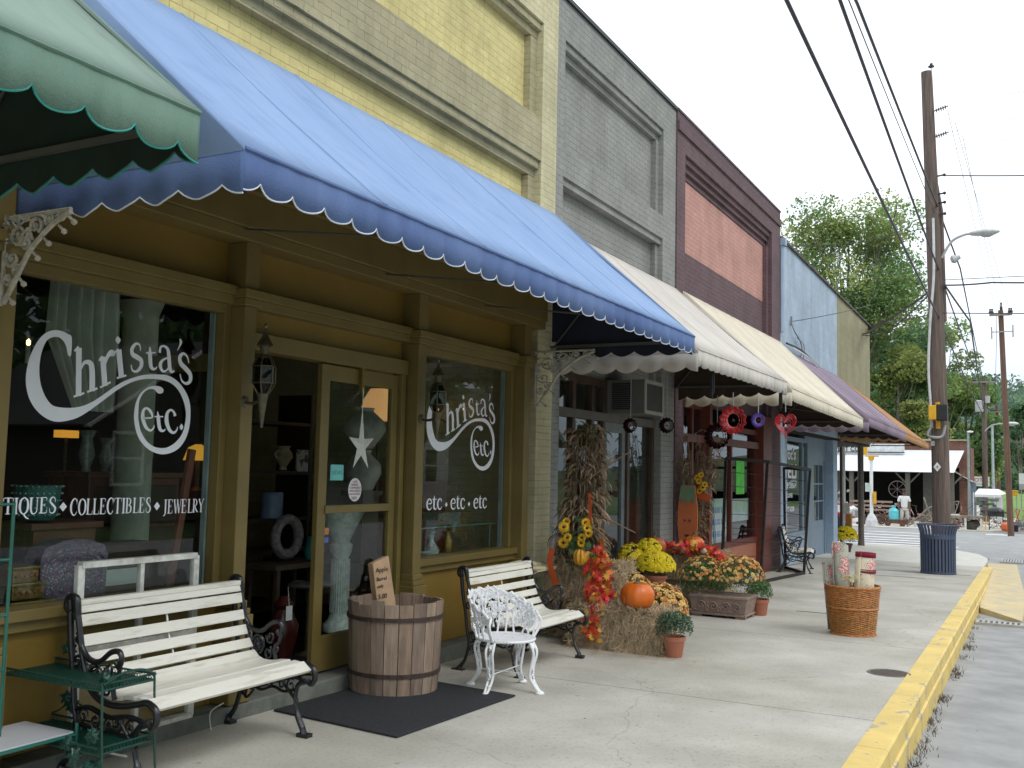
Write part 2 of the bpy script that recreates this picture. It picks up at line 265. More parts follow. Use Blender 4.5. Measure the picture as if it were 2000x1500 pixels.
# ---------------- ground, road, pavement ----------------
F = -4.72
def ground():
    def zr(y):
        t = max(0, min(1, (y-20)/9)); t = t*t*(3-2*t); return gz(y)-.25*(1-t)-.03
    def kx(y): return -1.06-.0095*max(-10, y-6)
    def strip(name, x0, x1, ys, zf, m, fx0=None, fx1=None, th=None):
        mb = MB(); vs = []; fs = []
        for y in ys: vs += [((fx0(y) if fx0 else x0), y, zf(y)), ((fx1(y) if fx1 else x1), y, zf(y))]
        fs = [(2*i, 2*i+1, 2*i+3, 2*i+2) for i in range(len(ys)-1)]
        return tag(mb.add(vs, fs).build(name, m), kind='structure')
    # terrain: one sheet to the horizon
    gm = mat('lawn and verge', (.10, .17, .04), .9, .3, .8, .5, 40, det=10, c2=(.07, .12, .03))
    mb = MB(); ys = [-120, -30, 5, 20, 30, 48, 60, 90, 140, 320, 900]; xs = [-900, -60, -14, 40, 900]
    vs = [(x, y, zr(y)-.10 if y < 140 else gz(60)-.2) for y in ys for x in xs]; n = len(xs)
    fs = [(j*n+i, j*n+i+1, (j+1)*n+i+1, (j+1)*n+i) for j in range(len(ys)-1) for i in range(n-1)]
    tag(mb.add(vs, fs).build('ground', gm), kind='structure')
    # asphalt with worn lighter patches
    rm = M['asphalt']
    ys = [-60, 0, 5, 12, 17, 20, 22, 24, 26, 29, 33, 48]
    strip('road', -1.3, 11.5, ys, zr, rm)
    tag(MB().add([(-60, 28.5, gz(28.5)-.045), (-1.2, 28.5, gz(28.5)-.045), (-1.2, 48.4, gz(48.4)-.04), (-60, 48.4, gz(48.4)-.04)], [(0, 1, 2, 3)]).build('side_road', rm), kind='structure')
    # road continues beyond the crossing
    strip('far_road', -1.6, 9.5, [48, 60, 90, 140, 230], lambda y: gz(y)-.02, mat('pale far asphalt', (.22, .225, .23), .9, .2, 1, .3, 60))
    # pavement slab, bounded by the kerb and a curved corner
    cm = M['concrete']; t = cm.node_tree; b = t.nodes['Principled BSDF']; l = t.links.new
    base = b.inputs['Base Color'].links[0].from_socket
    tc = nn(t, 'ShaderNodeTexCoord'); sp = nn(t, 'ShaderNodeSeparateXYZ'); l(tc.outputs['Object'], sp.inputs[0])
    def joint(sock, period, off, w):
        a = nn(t, 'ShaderNodeMath', operation='ADD'); a.inputs[1].default_value = -off+200*period; l(sock, a.inputs[0])
        m_ = nn(t, 'ShaderNodeMath', operation='MODULO'); m_.inputs[1].default_value = period; l(a.outputs[0], m_.inputs[0])
        c = nn(t, 'ShaderNodeMath', operation='LESS_THAN'); c.inputs[1].default_value = w; l(m_.outputs[0], c.inputs[0]); return c.outputs[0]
    j1 = joint(sp.outputs[1], 3.62, 11.05, .012)
    # broad stains and fine pitting
    n1 = nn(t, 'ShaderNodeTexNoise'); n1.inputs['Scale'].default_value = .55; n1.inputs['Detail'].default_value = 7; l(tc.outputs['Object'], n1.inputs['Vector'])
    r1 = nn(t, 'ShaderNodeValToRGB'); r1.color_ramp.elements[0].position = .40; r1.color_ramp.elements[1].position = .62; r1.color_ramp.elements[0].color = (.86, .85, .80, 1); r1.color_ramp.elements[1].color = (1.06, 1.06, 1.06, 1); l(n1.outputs[0], r1.inputs[0])
    n2 = nn(t, 'ShaderNodeTexNoise'); n2.inputs['Scale'].default_value = 42; n2.inputs['Detail'].default_value = 5; l(tc.outputs['Object'], n2.inputs['Vector'])
    r2 = nn(t, 'ShaderNodeValToRGB'); r2.color_ramp.elements[0].position = .3; r2.color_ramp.elements[1].position = .46; r2.color_ramp.elements[0].color = (.74, .72, .68, 1); l(n2.outputs[0], r2.inputs[0])
    m1 = nn(t, 'ShaderNodeMixRGB', blend_type='MULTIPLY'); m1.inputs[0].default_value = 1; l(base, m1.inputs[1]); l(r1.outputs[0], m1.inputs[2])
    m2 = nn(t, 'ShaderNodeMixRGB', blend_type='MULTIPLY'); m2.inputs[0].default_value = .8; l(m1.outputs[0], m2.inputs[1]); l(r2.outputs[0], m2.inputs[2])
    # hairline cracks and gum spots
    nw = nn(t, 'ShaderNodeTexNoise'); nw.inputs['Scale'].default_value = 1.7; nw.inputs['Detail'].default_value = 6; l(tc.outputs['Object'], nw.inputs['Vector']); aw_ = nn(t, 'ShaderNodeMixRGB', blend_type='ADD'); aw_.inputs[0].default_value = .55; l(tc.outputs['Object'], aw_.inputs[1]); l(nw.outputs['Color'], aw_.inputs[2])
    vc = nn(t, 'ShaderNodeTexVoronoi', feature='DISTANCE_TO_EDGE'); vc.inputs['Scale'].default_value = .30; l(aw_.outputs[0], vc.inputs['Vector']); lc = nn(t, 'ShaderNodeMath', operation='LESS_THAN'); lc.inputs[1].default_value = .0014; l(vc.outputs['Distance'], lc.inputs[0])
    vg = nn(t, 'ShaderNodeTexVoronoi'); vg.inputs['Scale'].default_value = 2.6; l(tc.outputs['Object'], vg.inputs['Vector']); lg = nn(t, 'ShaderNodeMath', operation='LESS_THAN'); lg.inputs[1].default_value = .045; l(vg.outputs['Distance'], lg.inputs[0]); mk_ = nn(t, 'ShaderNodeMixRGB', blend_type='MULTIPLY'); mk_.inputs[2].default_value = (.72, .70, .66, 1); l(lg.outputs[0], mk_.inputs[0]); l(m2.outputs[0], mk_.inputs[1])
    mc_ = nn(t, 'ShaderNodeMixRGB', blend_type='MULTIPLY'); mc_.inputs[2].default_value = (.78, .77, .74, 1); l(lc.outputs[0], mc_.inputs[0]); l(mk_.outputs[0], mc_.inputs[1]); m2 = mc_
    m3 = nn(t, 'ShaderNodeMixRGB'); m3.inputs[2].default_value = (.13, .125, .11, 1); l(j1, m3.inputs[0]); l(m2.outputs[0], m3.inputs[1]); l(m3.outputs[0], b.inputs['Base Color'])
    ys = [-20, 0, 5, 12, 18, 24.6]
    strip('pavement', -13, 0, ys, gz, cm, fx1=kx)
    # pale new corner slab
    c = [(-13, 24.6), (kx(24.6), 24.6), (-1.25, 26.5), (-1.3, 27.8), (-1.6, 29.6), (-2.2, 31.0), (-3.1, 31.9), (-4.2, 32.3), (-6, 32.4), (-13, 32.5)]
    mb = MB().poly([(x, y, gz(y)) for x, y in c], (0, 0, -.12)); tag(mb.build('corner_pavement', mat('new pale concrete', (.60, .59, .54), .8, .1, 3, .2, 100)), kind='structure')
    # thin dark expansion cracks near the bin
    mb = MB()
    for y, xa, xb in ((21.6, -3.4, -1.3), (20.2, -3.2, -2.0), (13.4, -2.9, -2.2)):
        mb.box(xa, xb, y, y+.015, gz(y)+.001, gz(y)+.004)
    tag(mb.build('pavement_crack', M['black']), kind='structure')
    # kerb in cast lengths
    kc = (.70, .52, .17); km = mat('yellow kerb paint', kc, .7, .12, 2.2, .5, 60, det=10); t = km.node_tree; b = t.nodes['Principled BSDF']; base = b.inputs['Base Color'].links[0].from_socket; l = t.links.new
    tc = nn(t, 'ShaderNodeTexCoord'); n1 = nn(t, 'ShaderNodeTexNoise'); n1.inputs['Scale'].default_value = 5; n1.inputs['Detail'].default_value = 9; n1.inputs['Roughness'].default_value = .72; l(tc.outputs['Object'], n1.inputs['Vector'])
    r1 = nn(t, 'ShaderNodeValToRGB'); r1.color_ramp.elements[0].position = .575; r1.color_ramp.elements[1].position = .60; l(n1.outputs[0], r1.inputs[0])
    m1 = nn(t, 'ShaderNodeMixRGB'); m1.inputs[2].default_value = (.36, .33, .28, 1); l(r1.outputs[0], m1.inputs[0]); l(base, m1.inputs[1]); l(m1.outputs[0], b.inputs['Base Color'])
    mb = MB(); y = -8.0
    while y < 24.3:
        y2 = min(y+1.83, 24.5); z0, z1 = gz(y), gz(y2); a0, a1 = kx(y), kx(y2)
        g_ = .006
        mb.add([(a0, y+g_, z0-.35), (a0, y+g_, z0+.006), (a0+.17, y+g_, z0+.003), (a0+.185, y+g_, z0-.012), (a0+.19, y+g_, z0-.12), (a0+.205, y+g_, z0-.13), (a0+.21, y+g_, z0-.35),
                (a1, y2, z1-.35), (a1, y2, z1+.006), (a1+.17, y2, z1+.003), (a1+.185, y2, z1-.012), (a1+.19, y2, z1-.12), (a1+.205, y2, z1-.13), (a1+.21, y2, z1-.35)],
               [(i, i+1, i+8, i+7) for i in range(6)]+[(6, 0, 7, 13), (0, 6, 5, 4, 3, 2, 1), (7, 8, 9, 10, 11, 12, 13)])
        y = y2
    tag(mb.build('kerb', km), kind='structure')
    # yellow painted concrete apron in the gutter
    am = mat('worn yellow painted concrete', (.62, .50, .27), .85, .15, 3, .5, 50, det=10, c2=(.46, .41, .30))
    mb = MB().poly([(-.95, 17.6, gz(17.4)-.19), (-.34, 16.45, gz(16)-.235), (-.30, 19, gz(19)-.21), (-.5, 23.5, gz(23)-.09), (-.62, 26.4, gz(26)-.03), (-1.22, 26.4, gz(26)-.03)], (0, 0, -.18)); tag(mb.build('gutter_apron', am), kind='structure')
    # white crossing bars
    wm = mat('road paint white', (.78, .79, .80), .8, .2, 4, .3, 60, c2=(.62, .63, .64))
    mb = MB()
    for y, xa, xb in ((32.9, -8, -2.3), (34.3, -8, -2.6), (35.9, -8, -2.6), (37.8, -8.2, -3.0), (40.2, -8.5, -3.6), (43, -9, -4.4)):
        z = gz(y)-.032; mb.add([(xa, y, z), (xb, y, z), (xb-.1, y+.6, gz(y+.6)-.032), (xa, y+.6, gz(y+.6)-.032)], [(0, 1, 2, 3)])
    mb.box(-2.2, -1.4, 45.6, 46.1, gz(46)-.034, gz(46)-.028)
    tag(mb.build('crossing_markings', wm), kind='structure')
    # far pavement with kerb step and the yard of the junk shop
    tag(MB().poly([(-60, 48.2, gz(48)), (-4.6, 48.2, gz(48)), (-2.2, 49.2, gz(49)), (-1.5, 52, gz(52)), (-1.5, 200, gz(60)-.4), (-60, 200, gz(60)-.4)], (0, 0, -.2)).build('far_pavement', mat('far concrete', (.56, .54, .49), .85, .15, 1, .2, 30)), kind='structure')
    tag(MB().poly([(-2.9, 66, gz(66)+.05), (-1.3, 66, gz(66)+.05), (-1.2, 160, 1.6), (-8, 160, 1.6)], (0, 0, -.2)).build('lawn', mat('bright lawn', (.16, .27, .06), .9, .2, 2, .5, 20)), kind='structure')
    # weeds and grit tufts in the gutter
    mb = MB()
    for _ in range(46):
        y = rng.uniform(5.2, 17); x = kx(y)+.22+abs(rng.gauss(0, .03)); z = zr(y)
        for _ in range(rng.randint(10, 34)):
            q = Vector((x+rng.gauss(0, .035), y+rng.gauss(0, .09), z)); h = rng.uniform(.015, .05); d = rv(.03)
            mb.add([q, q+Vector((.006, 0, 0)), q+Vector((d.x, d.y, h))], [(0, 1, 2)])
    tag(mb.build('gutter_weeds', mat('dry weeds', (.10, .07, .045), .9, .3, 9, isl=.4)), 'dry weeds and grit along the foot of the yellow kerb', 'weeds', kind='stuff')
    mb = MB()
    for _ in range(420):
        y = rng.uniform(4, 22); x = rng.uniform(-.85, 1.6) if rng.random() < .5 else rng.uniform(-4.4, -1.2); z = (zr(y) if x > -.86 else gz(y))+.002; s = rng.uniform(.003, .011); t_ = rng.uniform(0, 3)
        u = Vector((math.cos(t_), math.sin(t_), 0))*s; w = Vector((-math.sin(t_), math.cos(t_), 0))*s*.5; q = Vector((x, y, z)); mb.add([q-u, q-w+Vector((0, 0, .003)), q+u, q+w], [(0, 1, 2, 3)])
    tag(mb.build('fallen_litter', mat('leaf bits', (.30, .22, .13), .9, .3, 9, isl=.6)), 'small dry leaf bits scattered on pavement and road', 'leaf litter', kind='stuff')
    # cast covers and grates
    o = thing('utility_cover', 'round dark cast iron cover set in the pavement near the kerb', 'manhole cover', (-1.24, 9.42, gz(9.42)))
    mb = MB().lathe([(.0, .004), (.15, .004), (.155, .002)], n=28); mb.build('lid', mat('rusty iron', (.075, .055, .045), .8, .3, 30, .9, 40), o, local=True)
    mb = MB().lathe([(.158, .0015), (.165, .006), (.18, .006), (.186, .0015)], n=28); mb.build('rim', mat('grey iron', (.16, .15, .135), .8, .3, 30, .4, 40), o, local=True)
    for nm, lb, x0, x1, y0, y1, z in (('drain_grate', 'long trench drain grate at the near edge of the yellow apron', -.93, -.30, 16.0, 16.35, -.425), ('drain_grate', 'pale storm drain grate by the far pavement corner', -1.0, -.45, 27.3, 28.3, -.372)):
        o = thing(nm, lb, 'drain grate', ((x0+x1)/2, (y0+y1)/2, z), group='drain grates')
        mb = MB(); k = 9
        for i in range(k):
            x = x0+(x1-x0)*(i+.2)/k; mb.box(x, x+.035, y0+.05, y1-.05, z-.01, z+.02)
        mb.build('bars', M['galv'], o)
        MB().add([(x, y, zz) for zz in (z-.02, z+.022) for x, y in ((x0, y0), (x1, y0), (x1, y1), (x0, y1), (x0+.02, y0+.05), (x1-.02, y0+.05), (x1-.02, y1-.05), (x0+.02, y1-.05))], [(8+i, 8+(i+1) % 4, 12+(i+1) % 4, 12+i) for i in range(4)]+[(i, (i+1) % 4, 8+(i+1) % 4, 8+i) for i in range(4)]+[(4+i, 4+(i+1) % 4, 12+(i+1) % 4, 12+i) for i in range(4)]).build('frame', mat('drain frame concrete', (.4, .38, .34), .9), o)
        MB().box(x0, x1, y0+.05, y1-.05, z-.03, z-.014).build('pit', M['black'], o)
ground()
# ---------------- buildings ----------------
def shell(b, y0, y1, top, base, m, depth=-16, roofz=None):
    """rear, side walls and flat roof behind the parapet"""
    MB().box(depth, F-.35, y0+.002, y0+.22, base, top-.05).box(depth, F-.35, y1-.222, y1-.002, base, top-.05).box(depth, depth+.2, y0+.23, y1-.23, base, top-.06).build('side_wall', m, b)
    MB().box(depth+.2, F-.35, y0+.22, y1-.222, top-.9, top-.75).build('roof', mat('roof felt', (.12, .12, .12), .9), b)
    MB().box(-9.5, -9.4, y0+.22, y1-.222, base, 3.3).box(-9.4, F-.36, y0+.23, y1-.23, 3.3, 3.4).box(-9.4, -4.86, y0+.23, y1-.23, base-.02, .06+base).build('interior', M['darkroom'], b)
def recess(mb, y0, y1, z0, z1, steps=2, d=.06, hs=.085):
    """corbel steps running under the top edge of a recess (front plane F, recess plane F-.16)"""
    for k in range(steps): mb.box(F-.17, F-.03-.05*k, y0, y1, z1-hs*(k+1)+.001*k, z1-hs*k)
OL, OC = M['olive'], M['ochre']
# -- yellow shop
B = thing('yellow_shop', 'yellow painted brick shop with olive wooden storefront under the blue awning', 'shop building', (F, 6.4, 0))
mb = MB(); mb.box(F-.35, F, 2.95, 3.45, 3.35, 7.15).box(F-.35, F, 9.37, 9.74, -.05, 7.15).box(F-.35, F, 3.45, 9.37, 6.5, 7.15)
mb.build('pilaster', M['cbrick'], B)
mb = MB(); mb.box(F-.35, F-.002, 3.45, 9.37, 4.96, 5.42); recess(mb, 3.45, 9.37, 4.6, 4.958); recess(mb, 3.45, 9.37, 6.1, 6.499); mb.build('ledge', M['tbrick'], B)
MB().box(F-.35, F-.16, 3.45, 9.22, 3.35, 4.955).box(F-.35, F-.16, 3.45, 9.22, 5.42, 6.5).build('wall', M['ybrick'], B)
MB().box(F-.35, F-.08, 9.22, 9.369, 3.35, 4.78).box(F-.35, F-.08, 9.22, 9.369, 5.42, 6.32).build('jamb', M['tbrick'], B)
shell(B, 2.95, 9.74, 7.1, -.05, M['cbrick'])
C0, C1 = -4.86, -4.66
posts = [(3.14, 3.27), (4.93, 5.04), (7.02, 7.14), (8.98, 9.10)]
mb = MB().box(C0+.01, -4.60, 2.98, 9.36, 3.20, 3.42).box(C0+.01, -4.54, 2.98, 9.36, 3.42, 3.50).box(C0, -4.62, 2.98, 9.36, 3.12, 3.20); mb.build('cornice', OL, B, bev=.006)
for y0, y1 in posts:
    mb = MB().box(C0-.02, C1, y0, y1, .10, 2.69).box(C0-.02, C1+.004, y0-.01, y1+.01, 2.80, 3.12)
    mb.box(C0-.02, C1+.05, y0-.05, y1+.05, 2.74, 2.80).box(C0-.02, C1+.028, y0-.028, y1+.028, 2.69, 2.74)
    mb.box(C0-.02, C1+.045, y0-.045, y1+.045, .10, .66).box(C0-.02, C1+.03, y0-.03, y1+.03, .66, .70).box(C0-.02, C1+.015, y0-.015, y1+.015, .70, .75)
    mb.build('column', OL, B, bev=.006)
def bay(y0, y1, zt=2.79):
    MB().box(C0-.02, -4.70, y0, y1, 2.76, 2.82).box(C0-.02, -4.73, y0, y1, 2.70, 2.76).build('transom_rail', OL, B, bev=.004)
    MB().box(C0-.01, C0+.03, y0, y1, 2.82, 3.12).build('transom_panel', OC, B)
bay(3.27, 4.93); bay(5.04, 7.02); bay(7.14, 8.98)
def shopwin(y0, y1):
    w = MB().box(C0-.02, -4.78, y0, y0+.06, .86, 2.70).box(C0-.02, -4.78, y1-.06, y1, .86, 2.70).box(C0-.019, -4.781, y0+.06, y1-.06, 2.64, 2.70).box(C0-.05, -4.70, y0, y1, .80, .86).box(C0-.05, -4.735, y0, y1, .74, .80).build('window_frame', OL, B, bev=.004)
    MB().box(-4.852, -4.848, y0+.06, y1-.06, .86, 2.64).build('window_pane', M['glass'], B)
    MB().box(-4.90, -4.86, y1-.075, y1-.03, .86, 2.70).box(-4.90, -4.862, y0+.03, y0+.075, .86, 2.70).build('inner_frame', mat('blue grey trim', (.30, .35, .38), .5), B)
    MB().box(C0-.05, -4.775, y0, y1, .10, .74).build('stall_panel', OC, B)
    MB().box(-6.4, -4.92, y0, y1, .70, .78).build('display_platform', M['dwood'], B)
shopwin(3.27, 4.93); shopwin(7.14, 8.98)
MB().box(-4.86, -4.62, 2.98, 9.3, -.08, .095).build('plinth', mat('green grey worn concrete', (.15, .16, .14), .85, .3, 5, .4, 60), B, bev=.01)
MB().box(C0-.02, -4.74, 5.05, 6.99, 2.42, 2.54).box(C0, -4.76, 6.93, 6.99, .1, 2.42).box(C0, -4.76, 5.05, 5.10, .1, 2.42).build('door_frame', OL, B, bev=.004)
MB().box(C0-.01, C0+.04, 5.05, 6.99, 2.54, 2.76).build('transom_panel', OC, B)
d = MB().box(-4.84, -4.795, 5.92, 6.02, .11, 2.41).box(-4.84, -4.795, 6.84, 6.925, .11, 2.41).box(-4.84, -4.796, 6.02, 6.84, 2.29, 2.41).box(-4.84, -4.796, 6.02, 6.84, .11, .37).box(-4.84, -4.78, 6.0, 6.86, 1.28, 1.34).build('door', OL, B, bev=.004)
MB().box(-4.822, -4.818, 6.02, 6.84, .37, 2.29).build('door_pane', M['glass'], d)
mb = MB().box(-5.86, -4.95, 5.06, 5.10, .08, .3).box(-5.86, -4.95, 5.06, 5.10, 2.28, 2.4).box(-4.97, -4.90, 5.06, 5.10, .08, 2.4).box(-5.90, -5.82, 5.06, 5.10, .08, 2.4)
d2 = mb.build('open_door', OL, B); MB().box(-5.82, -4.97, 5.078, 5.082, .3, 2.28).build('door_pane', M['glass'], d2)
# -- grey shop
def storefront(b, y0, y1, bars, zt, m, sill, sm, pane=True, x=-4.86):
    mb = MB()
    for y in bars: mb.box(x-.06, x+.04, y-.04, y+.04, sill, zt)
    mb.box(x-.061, x+.041, y0, y1, zt-.07, zt+.02).box(x-.061, x+.05, y0, y1, sill-.03, sill+.06); mb.build('window_frame', m, b)
    MB().box(x-.004, x, y0, y1, sill+.06, zt-.07).build('window_pane', M['glass'], b)
    MB().box(x-.05, x+.02, y0, y1, -.3, sill-.03).build('stall_panel', sm, b)
B = thing('grey_shop', 'grey painted brick shop behind the hay bale display', 'shop building', (F, 11.8, gz(11.8)))
mb = MB().box(F-.35, F, 9.742, 9.93, -.3, 7.0).box(F-.35, F, 13.25, 13.798, -.3, 7.0).box(F-.35, F-.001, 9.93, 13.25, 6.54, 7.0).box(F-.35, F-.001, 9.93, 13.25, 4.95, 5.28).box(F-.35, F-.14, 9.93, 13.25, 2.75, 4.95).box(F-.35, F-.14, 9.93, 13.25, 5.28, 6.54)
recess(mb, 9.93, 13.25, 6.2, 6.539); recess(mb, 9.93, 13.25, 4.7, 4.949, 1); mb.box(F-.3, F-.07, 13.13, 13.249, 5.28, 6.36).box(F-.3, F-.07, 13.13, 13.249, 2.75, 4.86); mb.build('wall', M['gbrick'], B)
MB().box(F-.4, F+.03, 9.745, 13.796, 7.0, 7.05).build('coping', M['black'], B); shell(B, 9.742, 13.798, 7.0, -.3, M['gbrick'])
storefront(B, 9.93, 11.5, [9.97, 10.55, 11.10, 11.46], 2.75, M['dwood'], .55, M['dwood']); storefront(B, 12.25, 13.25, [12.29, 13.21], 2.35, M['dwood'], .55, M['dwood'])
MB().box(-4.93, -4.8, 9.93, 13.25, 2.26, 2.36).build('transom_rail', mat('grey brown trim', (.12, .105, .09), .6), B)
d = MB().box(-4.90, -4.85, 11.52, 11.62, -.1, 2.26).box(-4.90, -4.85, 12.13, 12.24, -.1, 2.26).box(-4.90, -4.851, 11.62, 12.13, 2.14, 2.26).box(-4.90, -4.851, 11.62, 12.13, -.1, .4).build('door', mat('pale blue grey door', (.17, .19, .2), .6), B); MB().box(-4.88, -4.876, 11.62, 12.13, .4, 2.14).build('door_pane', M['glass'], d)
# -- maroon shop
B = thing('maroon_shop', 'maroon brick shop with coral panels behind the wind spinners', 'shop building', (F, 17, gz(17)))
mb = MB().box(F-.35, F+.02, 13.80, 14.18, -.4, 6.72).box(F-.35, F+.02, 19.6, 20.32, -.4, 6.72).box(F-.35, F+.019, 14.18, 19.6, 6.45, 6.72).box(F-.35, F-.13, 14.18, 19.6, 2.75, 5.04)
mb.box(F-.35, F+.05, 13.80, 20.32, 6.72, 6.86).box(F-.35, F+.021, 13.80, 20.32, 6.86, 7.02)
for k in range(3): mb.box(F-.17, F-.02-.045*k, 14.18, 19.6, 6.45-.095*(k+1)+.001*k, 6.449-.095*k)
mb.box(F-.3, F-.05, 19.45, 19.6, 2.75, 6.16); mb.build('wall', M['mbrick'], B)
MB().box(F-.35, F-.128, 14.18, 19.45, 5.04, 6.17).build('panel', M['pbrick'], B)
MB().box(F-.37, F+.04, 13.802, 20.318, 7.02, 7.05).build('coping', mat('plum coping', (.16, .11, .14), .6), B); shell(B, 13.80, 20.32, 7.0, -.4, M['mbrick'])
RP = mat('dark red paint', (.16, .035, .022), .5, .15, 4)
storefront(B, 15.6, 18.95, [15.64, 17.2, 18.91], 2.45, RP, .42, mat('coral painted panel', (.42, .16, .10), .6, .1, 3))
storefront(B, 14.18, 15.6, [14.22, 15.0, 15.56], 2.72, RP, .2, RP)
MB().box(-4.9, -4.77, 14.18, 19.6, 2.12, 2.24).build('transom_rail', RP, B)
MB().box(-4.88, -4.70, 18.95, 19.6, -.3, 2.75).build('column', RP, B); MB().box(-4.9, -4.70, 15.5, 15.64, -.3, 2.75).build('column', RP, B)
MB().box(-4.856, -4.854, 17.6, 18.15, 1.28, 1.92).build('poster', mat('fluorescent green paper', (.10, .72, .06), .6), B)
w = mat('white paper', (.55, .60, .66), .7, .1, 4); MB().box(-4.875, -4.873, 15.8, 17.05, .45, 1.22).box(-4.876, -4.874, 17.3, 18.5, .8, 1.2).build('poster', w, B)
mb = MB()
for i in range(3):
    for j in range(9): mb.box(-4.872, -4.871, 15.95+j*.11, 16.0+j*.11+.02*(j % 3), .58+.2*i, .68+.2*i)
mb.build('poster_writing', mat('blue marker', (.12, .2, .5), .6), B)
# -- blue and khaki shop
B = thing('blue_shop', 'light blue and khaki painted block shop at the corner, with a deli storefront', 'shop building', (F, 26, gz(26)))
def sl(y): return 6.50-(y-20.35)*.018
def slab(y0, y1, m, z0=2.62):
    MB().add([(F-.3, y0, z0), (F, y0, z0), (F, y1, z0), (F-.3, y1, z0), (F-.3, y0, sl(y0)), (F, y0, sl(y0)), (F, y1, sl(y1)), (F-.3, y1, sl(y1))], [(0, 1, 2, 3), (4, 5, 6, 7), (0, 1, 5, 4), (1, 2, 6, 5), (2, 3, 7, 6), (3, 0, 4, 7)]).build('wall', m, B)
slab(20.36, 26.75, M['bblock']); slab(26.752, 32.3, M['oblock'])
mb = MB(); 
for i in range(24):
    y = 20.4+i*.5; mb.box(F-.36, F+.05, y, y+.49, sl(y)-.012, sl(y)+.03+.02*(i % 3 == 0))
mb.build('coping', mat('weathered dark coping', (.11, .105, .09), .9, .4, 4), B)
MB().box(-14, F-.3, 32.0, 32.299, 2.62, 6.2).box(-14, -13.8, 20.36, 32, -.5, 6.2).box(-13.8, F-.3, 20.36, 20.56, -.4, 6.3).build('side_wall', M['oblock'], B)
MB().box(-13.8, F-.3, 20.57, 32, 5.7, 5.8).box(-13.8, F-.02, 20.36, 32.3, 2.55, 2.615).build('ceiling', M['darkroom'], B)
MB().box(-13.8, -5.6, 26.7, 26.9, -.5, 2.55).box(-9.5, -9.4, 20.6, 26.7, -.5, 2.55).build('inner_wall', mat('blue grey wall', (.10, .13, .17), .7), B)
BC = mat('storefront blue grey', (.20, .27, .35), .5, .1, 3); BD = mat('dusty blue', (.33, .43, .56), .5, .1, 3)
MB().box(-4.95, F, 20.36, 21.0, -.4, 2.55).build('pilaster', BD, B)
MB().box(-5.0, F, 26.15, 26.7, -.45, 2.55).build('pilaster', BD, B, bev=.01)
storefront(B, 21.0, 23.6, [21.04, 23.0, 23.56], 2.45, BC, .35, BD)
d = MB().box(-4.96, -4.92, 24.6, 24.72, -.4, 2.0).box(-4.96, -4.92, 25.83, 25.94, -.4, 2.0).box(-4.96, -4.92, 24.72, 25.83, 1.9, 2.0).box(-4.96, -4.92, 24.72, 25.83, -.4, .55).box(-4.96, -4.92, 25.25, 25.30, .55, 1.9).box(-4.959, -4.921, 24.72, 25.83, 1.0, 1.04).box(-4.959, -4.921, 24.72, 25.83, 1.42, 1.46).build('door', BC, B)
MB().box(-4.945, -4.94, 24.72, 25.83, .55, 1.9).build('door_pane', M['glass'], d); MB().ico((-4.89, 24.9, .62), .035, 1).build('handle', M['chrome'], d)
MB().box(-5.04, -4.90, 23.6, 24.6, -.4, 2.55).box(-5.04, -4.901, 24.6, 26.15, 2.0, 2.55).box(-5.04, -4.902, 25.94, 26.15, -.4, 2.0).box(-13, -5.0, 26.5, 26.7, -.45, 2.55).build('lobby_wall', BC, B)
for s, y, z, h, sx in (("Doc's", 21.25, 1.98, .34, 1.5), ('DELI', 21.1, 1.58, .42, 1.7), ('& ICE CREAM', 21.15, 1.36, .15, 1.5), ('COFFEE', 21.6, 1.16, .12, 1.2), ('706-777-8200', 21.2, .86, .15, 1.25)):
    text('window_lettering', s, h, faceX(-4.853, y, z), M['letter'], B, sx, bold=.03)
mb = MB()
for yy, pts in ((0, [(21.1, 1.50), (21.7, 1.47), (22.2, 1.56), (22.5, 1.52)]), (0, [(21.1, 1.46), (21.7, 1.43), (22.2, 1.52), (22.5, 1.48)])):
    mb.tube([(-4.85, a, b) for a, b in cat(pts)], .010, 4)
mb.build('lettering_swash', M['letter'], B)
MB().lathe([(.09, -.45), (.10, -.44), (.085, .0), (.085, 2.5), (.1, 2.56)], (-4.80, 30.9, 0), 12).build('corner_post', mat('brown painted steel', (.115, .095, .08), .5), B, smooth=True)
MB().tube([(-4.69, 20.4, 6.5), (-4.69, 20.4, 4.55)], .05, 8).box(-4.74, -4.60, 20.33, 20.48, 6.35, 6.5).build('downspout', BD, B)
# -- shop to the left, behind the green awning
B = thing('green_awning_shop', 'cream brick shop wall above and behind the green awning', 'shop building', (F, 0, 0))
MB().box(F-.35, F, -6, 2.948, -.05, 7.15).build('wall', M['cbrick'], B)
MB().box(-16, F-.36, -6, 2.94, 6.3, 6.4).build('roof', M['black'], B)
